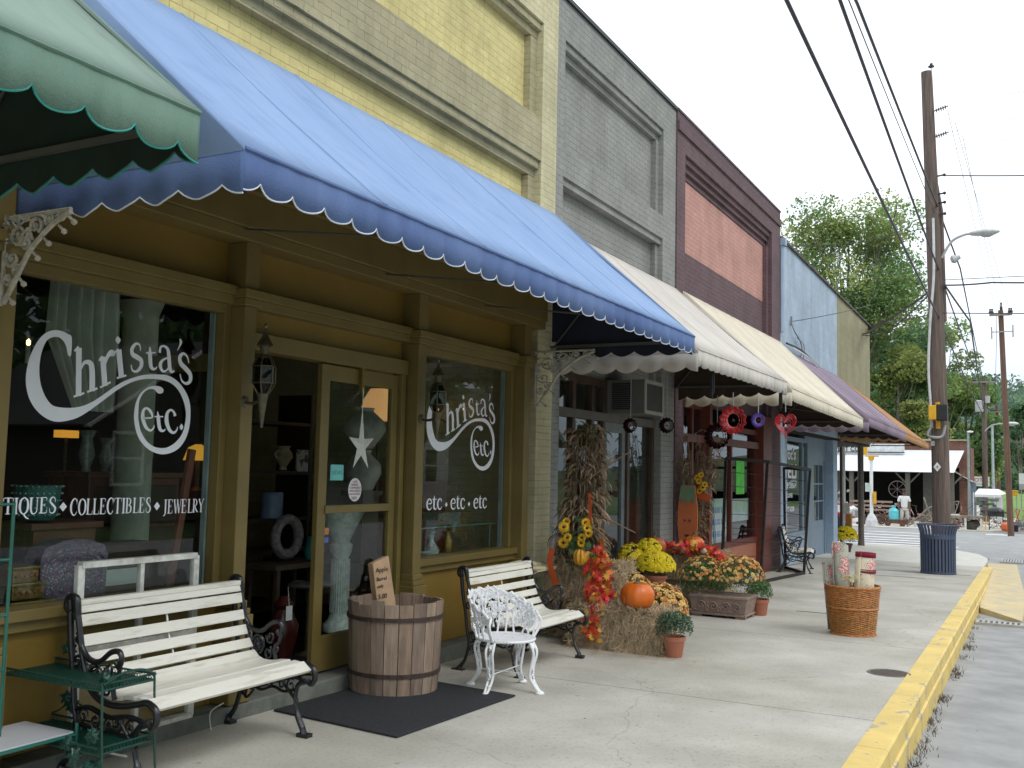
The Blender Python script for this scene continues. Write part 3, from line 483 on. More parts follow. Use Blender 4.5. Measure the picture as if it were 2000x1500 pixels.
# ---------------- awnings ----------------
def canvas(name, c, c2=None):
    m = mat(name, c, .85, .10, 1.2, .5, 260, c2=c2 or mul(c, .86), st=(1, 1, .35), det=9, spec=.2); t = m.node_tree; b = t.nodes['Principled BSDF']; l = t.links.new; base = b.inputs['Base Color'].links[0].from_socket; tc = nn(t, 'ShaderNodeTexCoord')
    for st_, sc_, lo, hi, col_ in (((.5, 7, .5), 1.6, .30, .50, (.80, .82, .84, 1)), ((1, 1, 1), 3.5, .30, .44, (.84, .85, .86, 1))):   # run-off streaks, blotches
        mp = nn(t, 'ShaderNodeMapping'); mp.inputs['Scale'].default_value = st_; n_ = nn(t, 'ShaderNodeTexNoise'); n_.inputs['Scale'].default_value = sc_; n_.inputs['Detail'].default_value = 8; cr = nn(t, 'ShaderNodeValToRGB'); e = cr.color_ramp.elements; e[0].position, e[1].position = lo, hi; e[0].color = col_
        mm = nn(t, 'ShaderNodeMixRGB', blend_type='MULTIPLY'); mm.inputs[0].default_value = .55; l(tc.outputs['Object'], mp.inputs[0]); l(mp.outputs[0], n_.inputs['Vector']); l(n_.outputs[0], cr.inputs[0]); l(base, mm.inputs[1]); l(cr.outputs[0], mm.inputs[2]); base = mm.outputs[0]
    l(base, b.inputs['Base Color']); return m
def awning(label, y0, y1, zt, xf, zf0, zf1, vh, per, m, pipe, ztop1=None, near=True, far=True, zs=None, under=None, per_s=.25, mv=None, zw=0):
    under = under or mat('brown awning lining', (.06, .040, .026), .95, .2, 3)  # added dark sheet below the cloth; awning shade is put into its colour
    A = thing('awning', label, 'awning', (-4.7, (y0+y1)/2, zt), group='fabric awnings over the shopfronts')
    xw = -4.70; nu = max(8, int((y1-y0)/.3)); nv = 7; zt1 = ztop1 or zt; mv = mv or m
    def cz(u, v):
        y = y0+(y1-y0)*u; zf = zf0+(zf1-zf0)*u; z = (zt+(zt1-zt)*u)*(1-v)+zf*v; x = xw+(xf-xw)*v
        s = math.sin(math.pi*v)*(.018*math.sin(u*(y1-y0)*5.1)**2+.012*noise.noise(Vector((y*1.3, v*3, 1))))
        return (x, y, z-s-.02*math.sin(math.pi*v))
    mb = MB(); vs = [cz(i/nu, j/nv) for i in range(nu+1) for j in range(nv+1)]
    mb.add(vs, [(i*(nv+1)+j, i*(nv+1)+j+1, (i+1)*(nv+1)+j+1, (i+1)*(nv+1)+j) for i in range(nu) for j in range(nv)])
    for q_ in range(1, max(2, int((y1-y0)/1.05))):
        u_ = q_/int((y1-y0)/1.05+.001) if (y1-y0) > 2.1 else .5; pp = [cz(u_, j/14) for j in range(15)]; w_ = .022
        mb.add([(a_, b_-w_, c_+.003) for a_, b_, c_ in pp]+[(a_, b_, c_+.007) for a_, b_, c_ in pp]+[(a_, b_+w_, c_+.003) for a_, b_, c_ in pp], [(j, j+1, 16+j, 15+j) for j in range(14)]+[(15+j, 16+j, 31+j, 30+j) for j in range(14)])
    for k, (yy, zf, zz, on) in enumerate(((y0, zf0, zt, near), (y1, zf1, zt1, far))):
        if not on: continue
        zb = (zs or zf-.02)
        mb.add([(xw, yy, zz), (xw, yy, zb), (xf, yy, zf)]+[(xf, yy, min(zb, zf-.001))], [(0, 1, 3, 2)])
    mb.build('canopy', m, A, smooth=30, solid=.006)
    ln = MB(); vs = [(x, y, z-.014) for x, y, z in vs]; ln.add(vs, [(i*(nv+1)+j, i*(nv+1)+j+1, (i+1)*(nv+1)+j+1, (i+1)*(nv+1)+j) for i in range(nu) for j in range(nv)])  # dark sheet just inside canopy, sides and valances, standing in for shade
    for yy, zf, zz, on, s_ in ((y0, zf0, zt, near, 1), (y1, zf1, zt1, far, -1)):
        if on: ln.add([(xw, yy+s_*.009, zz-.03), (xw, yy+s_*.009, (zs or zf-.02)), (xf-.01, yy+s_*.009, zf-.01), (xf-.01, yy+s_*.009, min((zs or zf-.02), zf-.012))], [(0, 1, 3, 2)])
    # valance: hanging strip with scalloped lower edge
    def val(p0, p1, h, per, inn=1):
        p0, p1 = Vector(p0), Vector(p1); n = max(2, round((p1-p0).length/per)); k = 10; d = (p1-p0); nrm = Vector((d.y, -d.x, 0)).normalized(); top = []; mid = []; bot = []
        for i in range(n*k+1):
            t = i/(n*k); p = p0+d*t; ph = ((i+k//2) % k)/k
            lob = math.sin(math.pi*ph)**.75 if ph else 0
            w = (noise.noise(Vector((p.x*3, p.y*3, 0)))*.012+.009*math.sin(t*n*math.pi*2))*min(1, min(t, 1-t)*n)
            top.append(tuple(p)); mid.append(tuple(p+nrm*w*.6-Vector((0, 0, h*.5)))); bot.append(tuple(p+nrm*w*1.6-Vector((0, 0, h*(.76+.27*lob)))))
        K = len(top); mb = MB(); mb.add(top+mid+bot, [(i, i+1, K+i+1, K+i) for i in range(K-1)]+[(K+i, K+i+1, 2*K+i+1, 2*K+i) for i in range(K-1)])
        mb.build('valance', mv, A, smooth=30, solid=.004)
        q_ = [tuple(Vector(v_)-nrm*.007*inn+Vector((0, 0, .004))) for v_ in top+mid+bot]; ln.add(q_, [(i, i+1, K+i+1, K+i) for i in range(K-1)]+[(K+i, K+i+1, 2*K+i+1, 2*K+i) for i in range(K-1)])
        if pipe: MB().tube(bot, .0045, 5).build('piping', pipe, A)
    val((xf, y0, zf0), (xf, y1, zf1), vh, per)
    if near: val((xw+.05, y0, (zs or zf0-.02)), (xf, y0, min(zf0, (zs or zf0))), vh*.98, per_s, 1)
    if far: val((xf, y1, zf1), (xw+.05, y1, (zs or zf1-.02)+zw), vh*.98, per_s)
    MB().tube([(xf, y0, zf0-.01), (xf, y1, zf1-.01)], .012, 6).build('seam_roll', mv, A)
    ln.build('shade_sheet', under, A, smooth=30)
    # frame under the cloth
    fr = MB().tube([(xf-.03, y0+.03, zf0-.06), (xf-.03, y1-.03, zf1-.06)], .014, 6)
    k = max(2, int((y1-y0)/1.5))
    for i in range(k+1):
        t = i/k; y = y0+.03+(y1-y0-.06)*t; zf = zf0+(zf1-zf0)*t; z1 = zt+(zt1-zt)*t
        fr.tube([(xw, y, z1-.05), (xf-.03, y, zf-.06)], .012, 6)
        if i in (0, k): fr.box(xw, xf-.05, y-.012, y+.012, zf-.075, zf-.045); fr.tube([(xw, y, zf-.1), (xw+.45, y, zf+.42)], .008, 5)
        else: fr.tube([(xw, y, zf+.15), (xf-.03, y, zf-.06)], .008, 5)
    fr.build('frame', mat('awning frame steel', (.12, .12, .115), .5, .1, 5, metal=.4), A)
    lace = MB()
    for yy, zf in ((y0, zf0), (y1, zf1)):
        for i in range(9): x = xw+.15+i*(xf-xw-.25)/9; lace.tube([(x, yy+.01, zf-.07), (x+.07, yy+.012, zf-.0)], .005, 4)
    lace.build('lacing', M['white'], A)
    return A
PW = mat('pale awning trim', (.62, .66, .74), .6, .05)
awning('faded blue canvas awning with scalloped edge over the yellow shop', 3.23, 9.68, 4.43, -3.1, 3.05, 3.03, .19, .226, canvas('blue canvas', (.30, .42, .67), (.25, .37, .615)), PW, ztop1=4.45, zs=3.03, mv=canvas('blue canvas shaded valance', (.145, .215, .41), (.095, .15, .33)), under=mat('navy awning lining', (.018, .024, .045), .95, .2, 3))  # valance is a darker copy of the cloth, its upright shade painted in
awning('pale green canvas awning with teal edging at the top left', -2.4, 2.96, 4.43, -3.1, 3.12, 3.12, .22, .222, canvas('green canvas', (.275, .37, .325), (.24, .335, .29)), mat('teal trim', (.02, .28, .24), .6), zs=3.10, near=False, mv=canvas('green canvas shaded valance', (.20, .31, .25), (.15, .25, .20)), under=mat('dark green awning lining', (.012, .028, .02), .95, .2, 3))  # darker valance cloth and dark underside sheet carry painted shade
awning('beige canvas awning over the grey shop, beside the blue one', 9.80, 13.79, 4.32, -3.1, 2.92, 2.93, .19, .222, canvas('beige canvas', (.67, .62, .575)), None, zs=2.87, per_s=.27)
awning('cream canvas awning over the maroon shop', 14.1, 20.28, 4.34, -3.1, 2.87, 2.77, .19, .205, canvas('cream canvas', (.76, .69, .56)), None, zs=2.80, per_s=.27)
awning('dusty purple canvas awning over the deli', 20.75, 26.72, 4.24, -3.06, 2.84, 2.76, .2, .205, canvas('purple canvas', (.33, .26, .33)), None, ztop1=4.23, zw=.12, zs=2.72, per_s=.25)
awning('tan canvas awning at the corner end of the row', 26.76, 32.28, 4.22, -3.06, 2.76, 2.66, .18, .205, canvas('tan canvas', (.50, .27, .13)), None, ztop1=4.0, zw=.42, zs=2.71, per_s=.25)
# ---------------- cast iron lace brackets ----------------
def scroll(c, r, a0, turns, n=14, sg=1, shrink=.75):
    out = []
    for i in range(n+1):
        t = i/n; a_ = a0+sg*turns*2*math.pi*t; rr = r*(1-shrink*t); out.append((c[0]+rr*math.cos(a_), c[1]+rr*math.sin(a_)))
    return out
def lace_bracket(y, label, kx=1, kz=1):
    o = thing('lace_bracket', label, 'iron bracket', (-4.62, y, 2.9), group='cast iron lace brackets')
    mb = MB(); P = lambda q: (-4.64+q[0]*kx, y, 2.86-q[1]*kz)
    def st(pts, r=.011): mb.tube([P(q) for q in cat(pts)], r, 6)
    st([(0, 0), (.3, .0), (.72, .0)], .012); st([(0, 0), (.0, .3), (0, .80)], .010)
    st([(.72, .02), (.55, .10), (.42, .20), (.30, .32), (.22, .45), (.14, .60), (.03, .78)], .014)
    for c, r, a0, sg in (((.16, .16), .11, 0, 1), ((.34, .10), .08, 1, -1), ((.50, .06), .055, 2, 1), ((.10, .38), .08, 4, -1), ((.07, .56), .06, 0, 1), ((.24, .26), .07, 3, 1), ((.63, .05), .045, 5, -1), ((.17, .48), .05, 2, 1)):
        mb.tube([P(q) for q in scroll(c, r, a0, 1.35, sg=sg)], [.011-.004*i/14 for i in range(15)], 6); mb.ico(P(c), .016, 1)
    for q in ((.44, .22), (.33, .34), (.60, .13), (.19, .56), (.70, .06), (.08, .72)):
        mb.tube([P(q), P((q[0]+.05, q[1]+.05))], .008, 5); mb.ico(P((q[0]+.06, q[1]+.06)), .017, 1)
    for _ in range(26):
        t = rng.random(); q = (t*.6*rng.random(), (1-t)*.6*rng.random()); leaf(mb, P(q), .035, (0, -1, 0), .6)
    mb.build('lacework', mat('old white iron paint', (.44, .41, .34), .6, .3, 20, .2, 50), o)
lace_bracket(9.17, 'peeling white iron lace bracket on the far side of the yellow storefront', .92, .72)
lace_bracket(3.17, 'white iron lace bracket at the upper left under the blue valance', .68, .56)
# ---------------- serif stroke lettering for the window glass ----------------
G = {
 'C': [[(.82, .78, .05), (.68, .97, .10), (.45, 1.0, .13), (.2, .8, .2), (.12, .5, .24), (.2, .2, .2), (.45, 0, .13), (.7, .05, .09), (.84, .22, .05)], [(.82, .66, .05), (.82, 1.0, .05)]],
 'O': [[(.5, 1, .1), (.2, .84, .17), (.1, .5, .23), (.2, .16, .17), (.5, 0, .1), (.8, .16, .17), (.9, .5, .23), (.8, .84, .17), (.5, 1, .1)]],
 'L': [[(.25, 0, .2), (.25, 1, .2)], [(.05, .97, .06), (.45, .97, .06)], [(.05, .03, .07), (.75, .03, .07), (.8, .25, .04)]],
 'E': [[(.25, 0, .2), (.25, 1, .2)], [(.05, .97, .07), (.72, .97, .07), (.75, .78, .04)], [(.05, .03, .07), (.75, .03, .07), (.8, .24, .04)], [(.25, .52, .07), (.62, .52, .07)], [(.6, .42, .05), (.6, .62, .05)]],
 'T': [[(.45, 0, .21), (.45, 1, .21)], [(.03, .76, .04), (.05, .97, .07), (.86, .97, .07), (.88, .76, .04)], [(.22, .03, .06), (.68, .03, .06)]],
 'I': [[(.25, 0, .21), (.25, 1, .21)], [(.03, .97, .06), (.47, .97, .06)], [(.03, .03, .06), (.47, .03, .06)]],
 'B': [[(.22, 0, .2), (.22, 1, .2)], [(.03, .97, .06), (.45, .97, .08), (.66, .86, .16), (.66, .65, .16), (.45, .53, .08), (.22, .52, .06)], [(.45, .53, .07), (.74, .42, .17), (.76, .16, .17), (.5, .03, .08), (.03, .03, .06)]],
 'S': [[(.66, .68, .04), (.62, .9, .07), (.42, 1, .1), (.18, .88, .16), (.18, .68, .18), (.42, .52, .2), (.66, .34, .19), (.64, .12, .16), (.4, 0, .1), (.16, .08, .07), (.1, .32, .04)]],
 'J': [[(.36, 1, .2), (.36, .2, .2), (.28, -.08, .14), (.05, -.16, .08)], [(.12, .97, .06), (.6, .97, .06)]],
 'W': [[(.1, 1, .17), (.38, 0, .16)], [(.38, 0, .06), (.62, .9, .06)], [(.58, 1, .17), (.86, 0, .16)], [(.86, 0, .06), (1.12, 1, .06)], [(-.04, .97, .05), (.26, .97, .05)], [(1.0, .97, .05), (1.24, .97, .05)]],
 'R': [[(.22, 0, .2), (.22, 1, .2)], [(.03, .97, .06), (.45, .97, .08), (.7, .84, .16), (.68, .6, .16), (.45, .48, .07), (.22, .48, .05)], [(.42, .48, .1), (.62, .22, .17), (.9, .02, .12)], [(.03, .03, .06), (.42, .03, .06)]],
 'Y': [[(.08, 1, .17), (.44, .46, .18)], [(.82, 1, .07), (.44, .46, .1)], [(.44, .5, .2), (.44, 0, .2)], [(-.04, .97, .05), (.3, .97, .05)], [(.66, .97, .05), (.96, .97, .05)], [(.24, .03, .06), (.66, .03, .06)]],
 'Q': [[(.5, 1, .1), (.2, .84, .17), (.1, .5, .23), (.2, .16, .17), (.5, 0, .1), (.8, .16, .17), (.9, .5, .23), (.8, .84, .17), (.5, 1, .1)], [(.5, .02, .12), (.72, -.2, .15), (1.02, -.3, .06)]],
 'U': [[(.2, 1, .2), (.2, .3, .2), (.34, .03, .14), (.55, 0, .09), (.76, .12, .08), (.8, .35, .08), (.8, 1, .08)], [(.02, .97, .06), (.42, .97, .06)], [(.64, .97, .05), (.98, .97, .05)]],
 'h': [[(.2, 0, .19), (.2, 1.5, .19)], [(.02, 1.44, .05), (.2, 1.52, .1)], [(.25, .78, .06), (.42, .98, .1), (.66, .9, .17), (.74, .62, .19), (.74, 0, .19)], [(0, .03, .06), (.42, .03, .06)], [(.54, .03, .06), (.96, .03, .06)]],
 'r': [[(.2, 0, .19), (.2, 1, .19)], [(.02, .93, .05), (.2, 1, .1)], [(.26, .7, .06), (.42, .95, .12), (.6, .98, .2), (.68, .86, .12)], [(0, .03, .06), (.46, .03, .06)]],
 'i': [[(.2, 0, .2), (.2, 1, .2)], [(.02, .93, .05), (.2, 1, .1)], [(0, .03, .06), (.42, .03, .06)], [(.2, 1.20, .03), (.2, 1.33, .2), (.2, 1.46, .03)]],
 's': [[(.6, .7, .04), (.55, .92, .07), (.36, 1, .1), (.16, .86, .15), (.18, .66, .17), (.38, .52, .18), (.6, .34, .17), (.58, .12, .15), (.36, 0, .1), (.14, .08, .07), (.08, .3, .04)]],
 't': [[(.26, 1.32, .04), (.26, 1.1, .12), (.25, .9, .19), (.25, .25, .19), (.36, .04, .13), (.52, .04, .08), (.62, .16, .04)], [(.02, .97, .06), (.58, .97, .06)]],
 'a': [[(.12, .72, .13), (.2, .93, .1), (.4, 1, .09), (.6, .9, .15), (.64, .65, .18), (.64, .2, .18), (.72, .04, .12), (.9, .08, .06)], [(.62, .58, .06), (.3, .46, .1), (.12, .26, .17), (.2, .05, .12), (.4, .04, .08), (.62, .22, .06)]],
 'e': [[(.12, .54, .06), (.66, .6, .08), (.62, .86, .14), (.4, 1, .09), (.18, .84, .15), (.1, .5, .2), (.2, .14, .15), (.44, 0, .1), (.66, .12, .07), (.72, .26, .04)]],
 'c': [[(.62, .74, .14), (.56, .93, .1), (.38, 1, .09), (.18, .84, .15), (.1, .5, .2), (.2, .14, .15), (.42, 0, .1), (.62, .12, .07), (.68, .26, .04)]],
 "'": [[(.5, 1, .14), (.62, .8, .24), (.5, .5, .14), (.2, .1, .04)]],
 '.': [[(.2, 0, .03), (.2, .17, .3), (.2, .34, .03)]],
}
ADV = {'I': .5, 'W': 1.2, 'L': .82, 'J': .62, 'S': .8, 'i': .46, 'r': .7, 't': .64, 's': .68, 'e': .78, 'c': .74, 'h': .98, 'a': .9}
cnt = [0]
def stroke(mb, pts, x, lw=1):
    """flat ribbon of varying width in the (y,z) plane"""
    P = cat(pts, 5) if len(pts) > 2 else list(pts); cnt[0] += 1; x = x+.00025*(cnt[0] % 9)
    l_, r_ = [], []
    for i, p in enumerate(P):
        a_ = Vector(P[max(0, i-1)][:2]); b_ = Vector(P[min(len(P)-1, i+1)][:2]); d = (b_-a_); d = d.normalized() if d.length > 1e-9 else Vector((1, 0)); n_ = Vector((-d.y, d.x))*p[2]*lw/2
        l_.append((x, p[0]+n_.x, p[1]+n_.y)); r_.append((x, p[0]-n_.x, p[1]-n_.y))
    k = len(l_); mb.add(l_+r_, [(i, i+1, k+i+1, k+i) for i in range(k-1)])
def glyph(mb, ch, o, u, v, x, T=None, w=1):
    """o origin (y,z); u unit x vector, v unit y vector"""
    ul = math.hypot(*u)
    for s_ in G[ch]:
        q = []
        for a_, b_, c_ in s_:
            y, z = o[0]+u[0]*a_+v[0]*b_, o[1]+u[1]*a_+v[1]*b_
            if T: y, z = T(y, z)
            q.append((y, z, c_*ul*w))
        stroke(mb, q, x)
def line(mb, s, y0, y1, z, h, x, T=None):
    tot = sum(ADV.get(c, .98) if c not in ' #' else (.35 if c == ' ' else .7) for c in s); k = (y1-y0)/tot; y = y0
    for c in s:
        if c == ' ': y += .35*k; continue
        if c == '#': cnt[0] += 1; cy = y+.33*k; cz_ = z+h*.48; d = h*.30; mb.add([(x+.001, cy-d*.9, cz_), (x+.001, cy, cz_-d), (x+.001, cy+d*.9, cz_), (x+.001, cy, cz_+d)], [(0, 1, 2, 3)]); y += .7*k; continue
        glyph(mb, c, (y, z), (k, 0), (0, h), x, T); y += ADV.get(c, .98)*k
LOGO= [(3.757,2.333),(3.731,2.351),(3.69,2.363),(3.641,2.361),(3.594,2.342),(3.554,2.303),(3.524,2.252),(3.5,2.191),(3.487,2.123),(3.486,2.064),(3.496,2.015),(3.516,1.966),(3.552,1.919),(3.597,1.884),(3.647,1.861),(3.696,1.854),(3.755,1.862),(3.824,1.883),(3.894,1.923),(3.964,1.972),(4.026,2.017),(4.089,2.062),(4.154,2.1),(4.221,2.129),(4.29,2.146),(4.361,2.153),(4.434,2.152),(4.497,2.139),(4.55,2.109),(4.591,2.063),(4.621,2.006),(4.635,1.948),(4.629,1.879),(4.607,1.819),(4.559,1.768),(4.499,1.736),(4.45,1.729),(4.389,1.736),(4.327,1.77),(4.282,1.825),(4.26,1.889),(4.254,1.945),(4.258,2.01),(4.284,2.059),(4.323,2.086),(4.365,2.089),(4.384,2.076),(4.403,2.066),(4.433,2.071),(4.441,2.09),(4.425,2.106),(4.388,2.112),(4.34,2.106),(4.294,2.083),(4.255,2.047),(4.23,1.99),(4.223,1.924),(4.233,1.86),(4.26,1.796),(4.305,1.746),(4.366,1.71),(4.44,1.691),(4.514,1.698),(4.587,1.73),(4.641,1.791),(4.669,1.871),(4.673,1.96),(4.658,2.038),(4.614,2.104),(4.547,2.158),(4.469,2.185),(4.383,2.183),(4.288,2.172),(4.219,2.152),(4.141,2.122),(4.066,2.079),(3.993,2.028),(3.921,1.982),(3.85,1.951),(3.78,1.937),(3.71,1.935),(3.66,1.943),(3.619,1.978),(3.587,2.031),(3.569,2.088),(3.563,2.147),(3.567,2.207),(3.58,2.259),(3.601,2.3),(3.634,2.321),(3.673,2.325),(3.704,2.308),(3.726,2.276),(3.739,2.233),(3.759,2.235)]
GL= {'h': [(3.791,1.995),(3.948,2.056),(3.807,2.282)], 'r': [(3.967,2.063),(4.074,2.118),(3.972,2.249)], 'i': [(4.082,2.128),(4.153,2.152),(4.084,2.305)], 's': [(4.174,2.169),(4.268,2.204),(4.183,2.344)], 't': [(4.298,2.204),(4.381,2.215),(4.306,2.345)], 'a': [(4.394,2.204),(4.518,2.204),(4.396,2.365)], "'": [(4.522,2.341),(4.566,2.346),(4.517,2.419)], 's2': [(4.566,2.147),(4.674,2.147),(4.56,2.336)], 'e': [(4.296,1.835),(4.394,1.834),(4.287,1.97)], 't2': [(4.397,1.831),(4.474,1.835),(4.394,1.953)], 'c': [(4.478,1.825),(4.581,1.83),(4.476,1.968)], '.': [(4.58,1.847),(4.631,1.849),(4.577,1.886)]}
def logo(x, T, parentname, label, place):
    mb = MB(); mb.poly([(x, *T(y, z)) for y, z in cat(LOGO, 3, True)])
    for k, (o, r_, t) in GL.items():
        ch = k[0]; hgt = {'h': 1.5, 't': 1.3, 'i': 1.0, "'": 1, '.': 1}.get(ch, 1.0)
        if ch == '.': glyph(mb, '.', o, (.10, 0), (0, .12), x+.0005, T); continue
        u = ((r_[0]-o[0])/({"'": .6}.get(ch, ADV.get(ch, .9)-.02)), (r_[1]-o[1])/({"'": .6}.get(ch, ADV.get(ch, .9)-.02))); v = ((t[0]-o[0]-u[0]*.2)/hgt, (t[1]-o[1]-u[1]*.2)/hgt)
        if ch == "'": u = (.07, 0); v = (-.005, .085)
        glyph(mb, ch, o, u, v, x+.0005, T, 1.12)
    return mb
SH = bpy.data.objects['yellow_shop']
X0 = -4.8465
mb = logo(X0, lambda y, z: (y, z), '', '', ''); mb.build('window_lettering', M['letter'], SH)
mb = logo(X0, lambda y, z: (7.456+(y-3.486)*1.055, 1.625+(z-1.691)*1.03), '', '', ''); mb.build('window_lettering', M['letter'], SH)
mb = MB(); line(mb, 'TIQUES', 3.40, 3.722, 1.349, .088, X0); line(mb, '#', 3.735, 3.80, 1.34, .088, X0); line(mb, 'COLLECTIBLES', 3.81, 4.39, 1.333, .092, X0); line(mb, '#', 4.405, 4.47, 1.328, .088, X0); line(mb, 'JEWELRY', 4.485, 4.83, 1.322, .088, X0); mb.build('window_lettering', M['letter'], SH)
mb = MB(); line(mb, 'etc', 7.489, 7.755, 1.268, .095, X0); line(mb, '#', 7.79, 7.86, 1.27, .08, X0); line(mb, 'etc', 7.896, 8.16, 1.264, .095, X0); line(mb, '#', 8.20, 8.27, 1.265, .08, X0); line(mb, 'etc', 8.319, 8.58, 1.26, .095, X0); mb.build('window_lettering', M['letter'], SH)
# stickers on the door glass
def disc(mb, x, y, z, ry, rz, n=28): mb.poly([(x, y+ry*math.cos(6.2832*i/n), z+rz*math.sin(6.2832*i/n)) for i in range(n)], (.0015, 0, 0))
mb = MB(); disc(mb, -4.817, 6.40, 1.455, .085, .092); s_ = mb.build('sticker', mat('white sticker', (.78, .76, .76), .5), SH)
PL = mat('plum ink', (.25, .05, .12), .6)
for i, (t, sz) in enumerate((('CAVE', .026), ('SPRING', .026), ('COMMUNITY', .024), ('MERCHANTS', .024), ('ASSOCIATION', .022), ('2009', .036))):
    text('sticker_text', t, sz, faceX(-4.8148, 6.40-len(t)*sz*.32, 1.51-i*.024-(.012 if i == 5 else 0)), PL, s_)
TQ = mat('turquoise paper', (.16, .52, .50), .6, .1)
MB().box(-4.8165, -4.815, 6.085, 6.245, 1.53, 1.65).build('sticker', TQ, SH); text('sticker_text', 'LEDAS', .045, faceX(-4.8145, 6.10, 1.575), mat('teal ink', (.02, .22, .24), .6), SH)
MB().box(-4.8165, -4.815, 6.03, 6.09, 1.12, 1.17).build('sticker', mat('amber sticker', (.6, .25, .08), .6), SH); MB().box(-4.8165, -4.815, 6.03, 6.09, 1.06, 1.10).build('sticker', mat('blue sticker', (.1, .16, .45), .6), SH)
# ---------------- things inside the windows ----------------
def simple(name, label, c, m, mb, loc, rz=0, group=None, smooth=45, part='body'):
    o = thing(name, label, c, loc, rz, group); mb.build(part, m, o, local=True, smooth=smooth); return o
PZ = .78
# curtain and tall column
mb = MB(); n = 90
for (yc, w, x) in ((4.16, .5, -5.25),):
    vs = []
    for i in range(n+1):
        t = i/n; y = yc-w/2+w*t; a_ = .035*math.sin(t*38)+.02*math.sin(t*17)
        vs += [(x+a_, y, 3.0), (x+a_*1.2, y+.05*(t-.5), 2.4), (x+a_*.6, yc+(y-yc)*.62+.1, 1.95)]
    mb.add(vs, [(3*i+j, 3*i+3+j, 3*i+4+j, 3*i+1+j) for i in range(n) for j in (0, 1)])
mb.build('drape', mat('grey sheer cloth', (.42, .42, .37), .9, .2, 3), thing('curtain', 'grey gathered curtain hanging in the left shop window', 'curtain', (-5.25, 4.16, 3.0)), smooth=True)
simple('white_column', 'pale round column behind the left window curtain', 'column', mat('cream plaster', (.5, .5, .42), .8), MB().lathe([(.17, 0), (.16, .1), (.135, .2), (.125, 2.6), (.16, 2.7)]), (-5.8, 5.07, .1))
# table lamp with beaded turquoise shade
o = thing('beaded_lampshade', 'turquoise beaded lampshade standing on the small red table', 'lampshade', (-5.4, 4.01, 1.28))
mb = MB().lathe([(.10, 0), (.12, .03), (.135, .2), (.13, .205)], n=30); mb.build('shade', mat('turquoise beads', (.02, .20, .19), .3, .5, 90, .8, 120, spec=.8), o, local=True)
mb = MB()
for j in range(5):
    for i in range(26):
        a_ = i*6.28/26+j; r_ = .128+.004*j; mb.ico((r_*math.cos(a_), r_*math.sin(a_), .03+.043*j), .006, 1)
mb.build('beads', mat('glass beads', (.45, .6, .6), .2, .5, 60, isl=.5), o, local=True)
o = thing('side_table', 'red brown side table with a drawer behind the window lettering', 'table', (-5.5, 4.17, PZ))
MB().box(-.2, .2, -.26, .26, .44, .48).build('table_top', M['rwood'], o, local=True, bev=.006); MB().box(-.17, .17, -.22, .22, .32, .44).build('drawer', M['rwood'], o, local=True)
for sx in (-1, 1):
    for sy in (-1, 1): MB().tube([(sx*.16, sy*.21, .34), (sx*.16, sy*.21, 0)], [.022, .014], 8).build('leg', M['rwood'], o, local=True)
# beaded mosaic panel chest
o = thing('beaded_box', 'chest with arched lid covered in blue and pink beads in the left window', 'box', (-5.06, 3.99, PZ))
prof = [(-.22, 0), (-.23, .24), (-.2, .30), (-.1, .335), (0, .345), (.1, .335), (.2, .30), (.23, .24), (.22, 0)]
MB().poly([(-.08, y, z+.06) for y, z in prof], (.14, 0, 0)).build('body', mat('teal mosaic', (.08, .10, .16), .3, .6, 45, .6, 90, c2=(.25, .12, .20), spec=.8, pos=(.45, .55)), o, local=True)
mb = MB()
for k_ in range(7):
    s_ = 1-k_*.1
    for i in range(44-k_*5):
        t = i/(43-k_*5); a_ = math.pi*(1-t); y = .205*s_*math.cos(a_)*1.05; z = .10+.05+.20*s_*(abs(math.sin(a_))**.45)-.05*(1-s_); mb.ico((.065, y, z), .0055, 1)
for _ in range(160): mb.ico((.065, rng.uniform(-.19, .19), rng.uniform(.08, .26)), .005, 1)
mb.build('beads', mat('coloured beads', (.5, .38, .5), .2, .5, 30, isl=.6), o, local=True)
MB().box(-.09, .09, -.25, .25, 0, .06).build('foot', M['pewter'], o, local=True)
# gilt jewellery chests
GD = mat('gilt metal', (.28, .19, .06), .35, .4, 40, .6, 50, metal=.7)
for i, (y, x, z, w, lb) in enumerate(((3.66, -4.99, PZ, .24, 'lower gilt jewelled box tilted in the window corner'), (3.63, -5.0, PZ+.10, .2, 'gilt box with green and red stones stacked in the window corner'), (3.6, -5.0, PZ+.19, .17, 'topmost small gilt box in the window corner stack'))):
    o = thing('jewel_box', lb, 'jewellery box', (x, y, z), .1*(i-1), 'gilt jewel boxes'); MB().box(-.09, .09, -w/2, w/2, 0, .075).build('body', GD, o, local=True, bev=.008); MB().box(-.1, .1, -w/2-.01, w/2+.01, .072, .09).build('lid', GD, o, local=True, bev=.005)
    mb = MB()
    for k_ in range(5): mb.ico((.095, -w*.38+k_*w*.19, .04), .013, 1, sc=(.6, 1, 1))
    mb.build('stones', mat('red and green stones', (.25, .12, .05), .15, .5, 20, isl=.7), o, local=True)
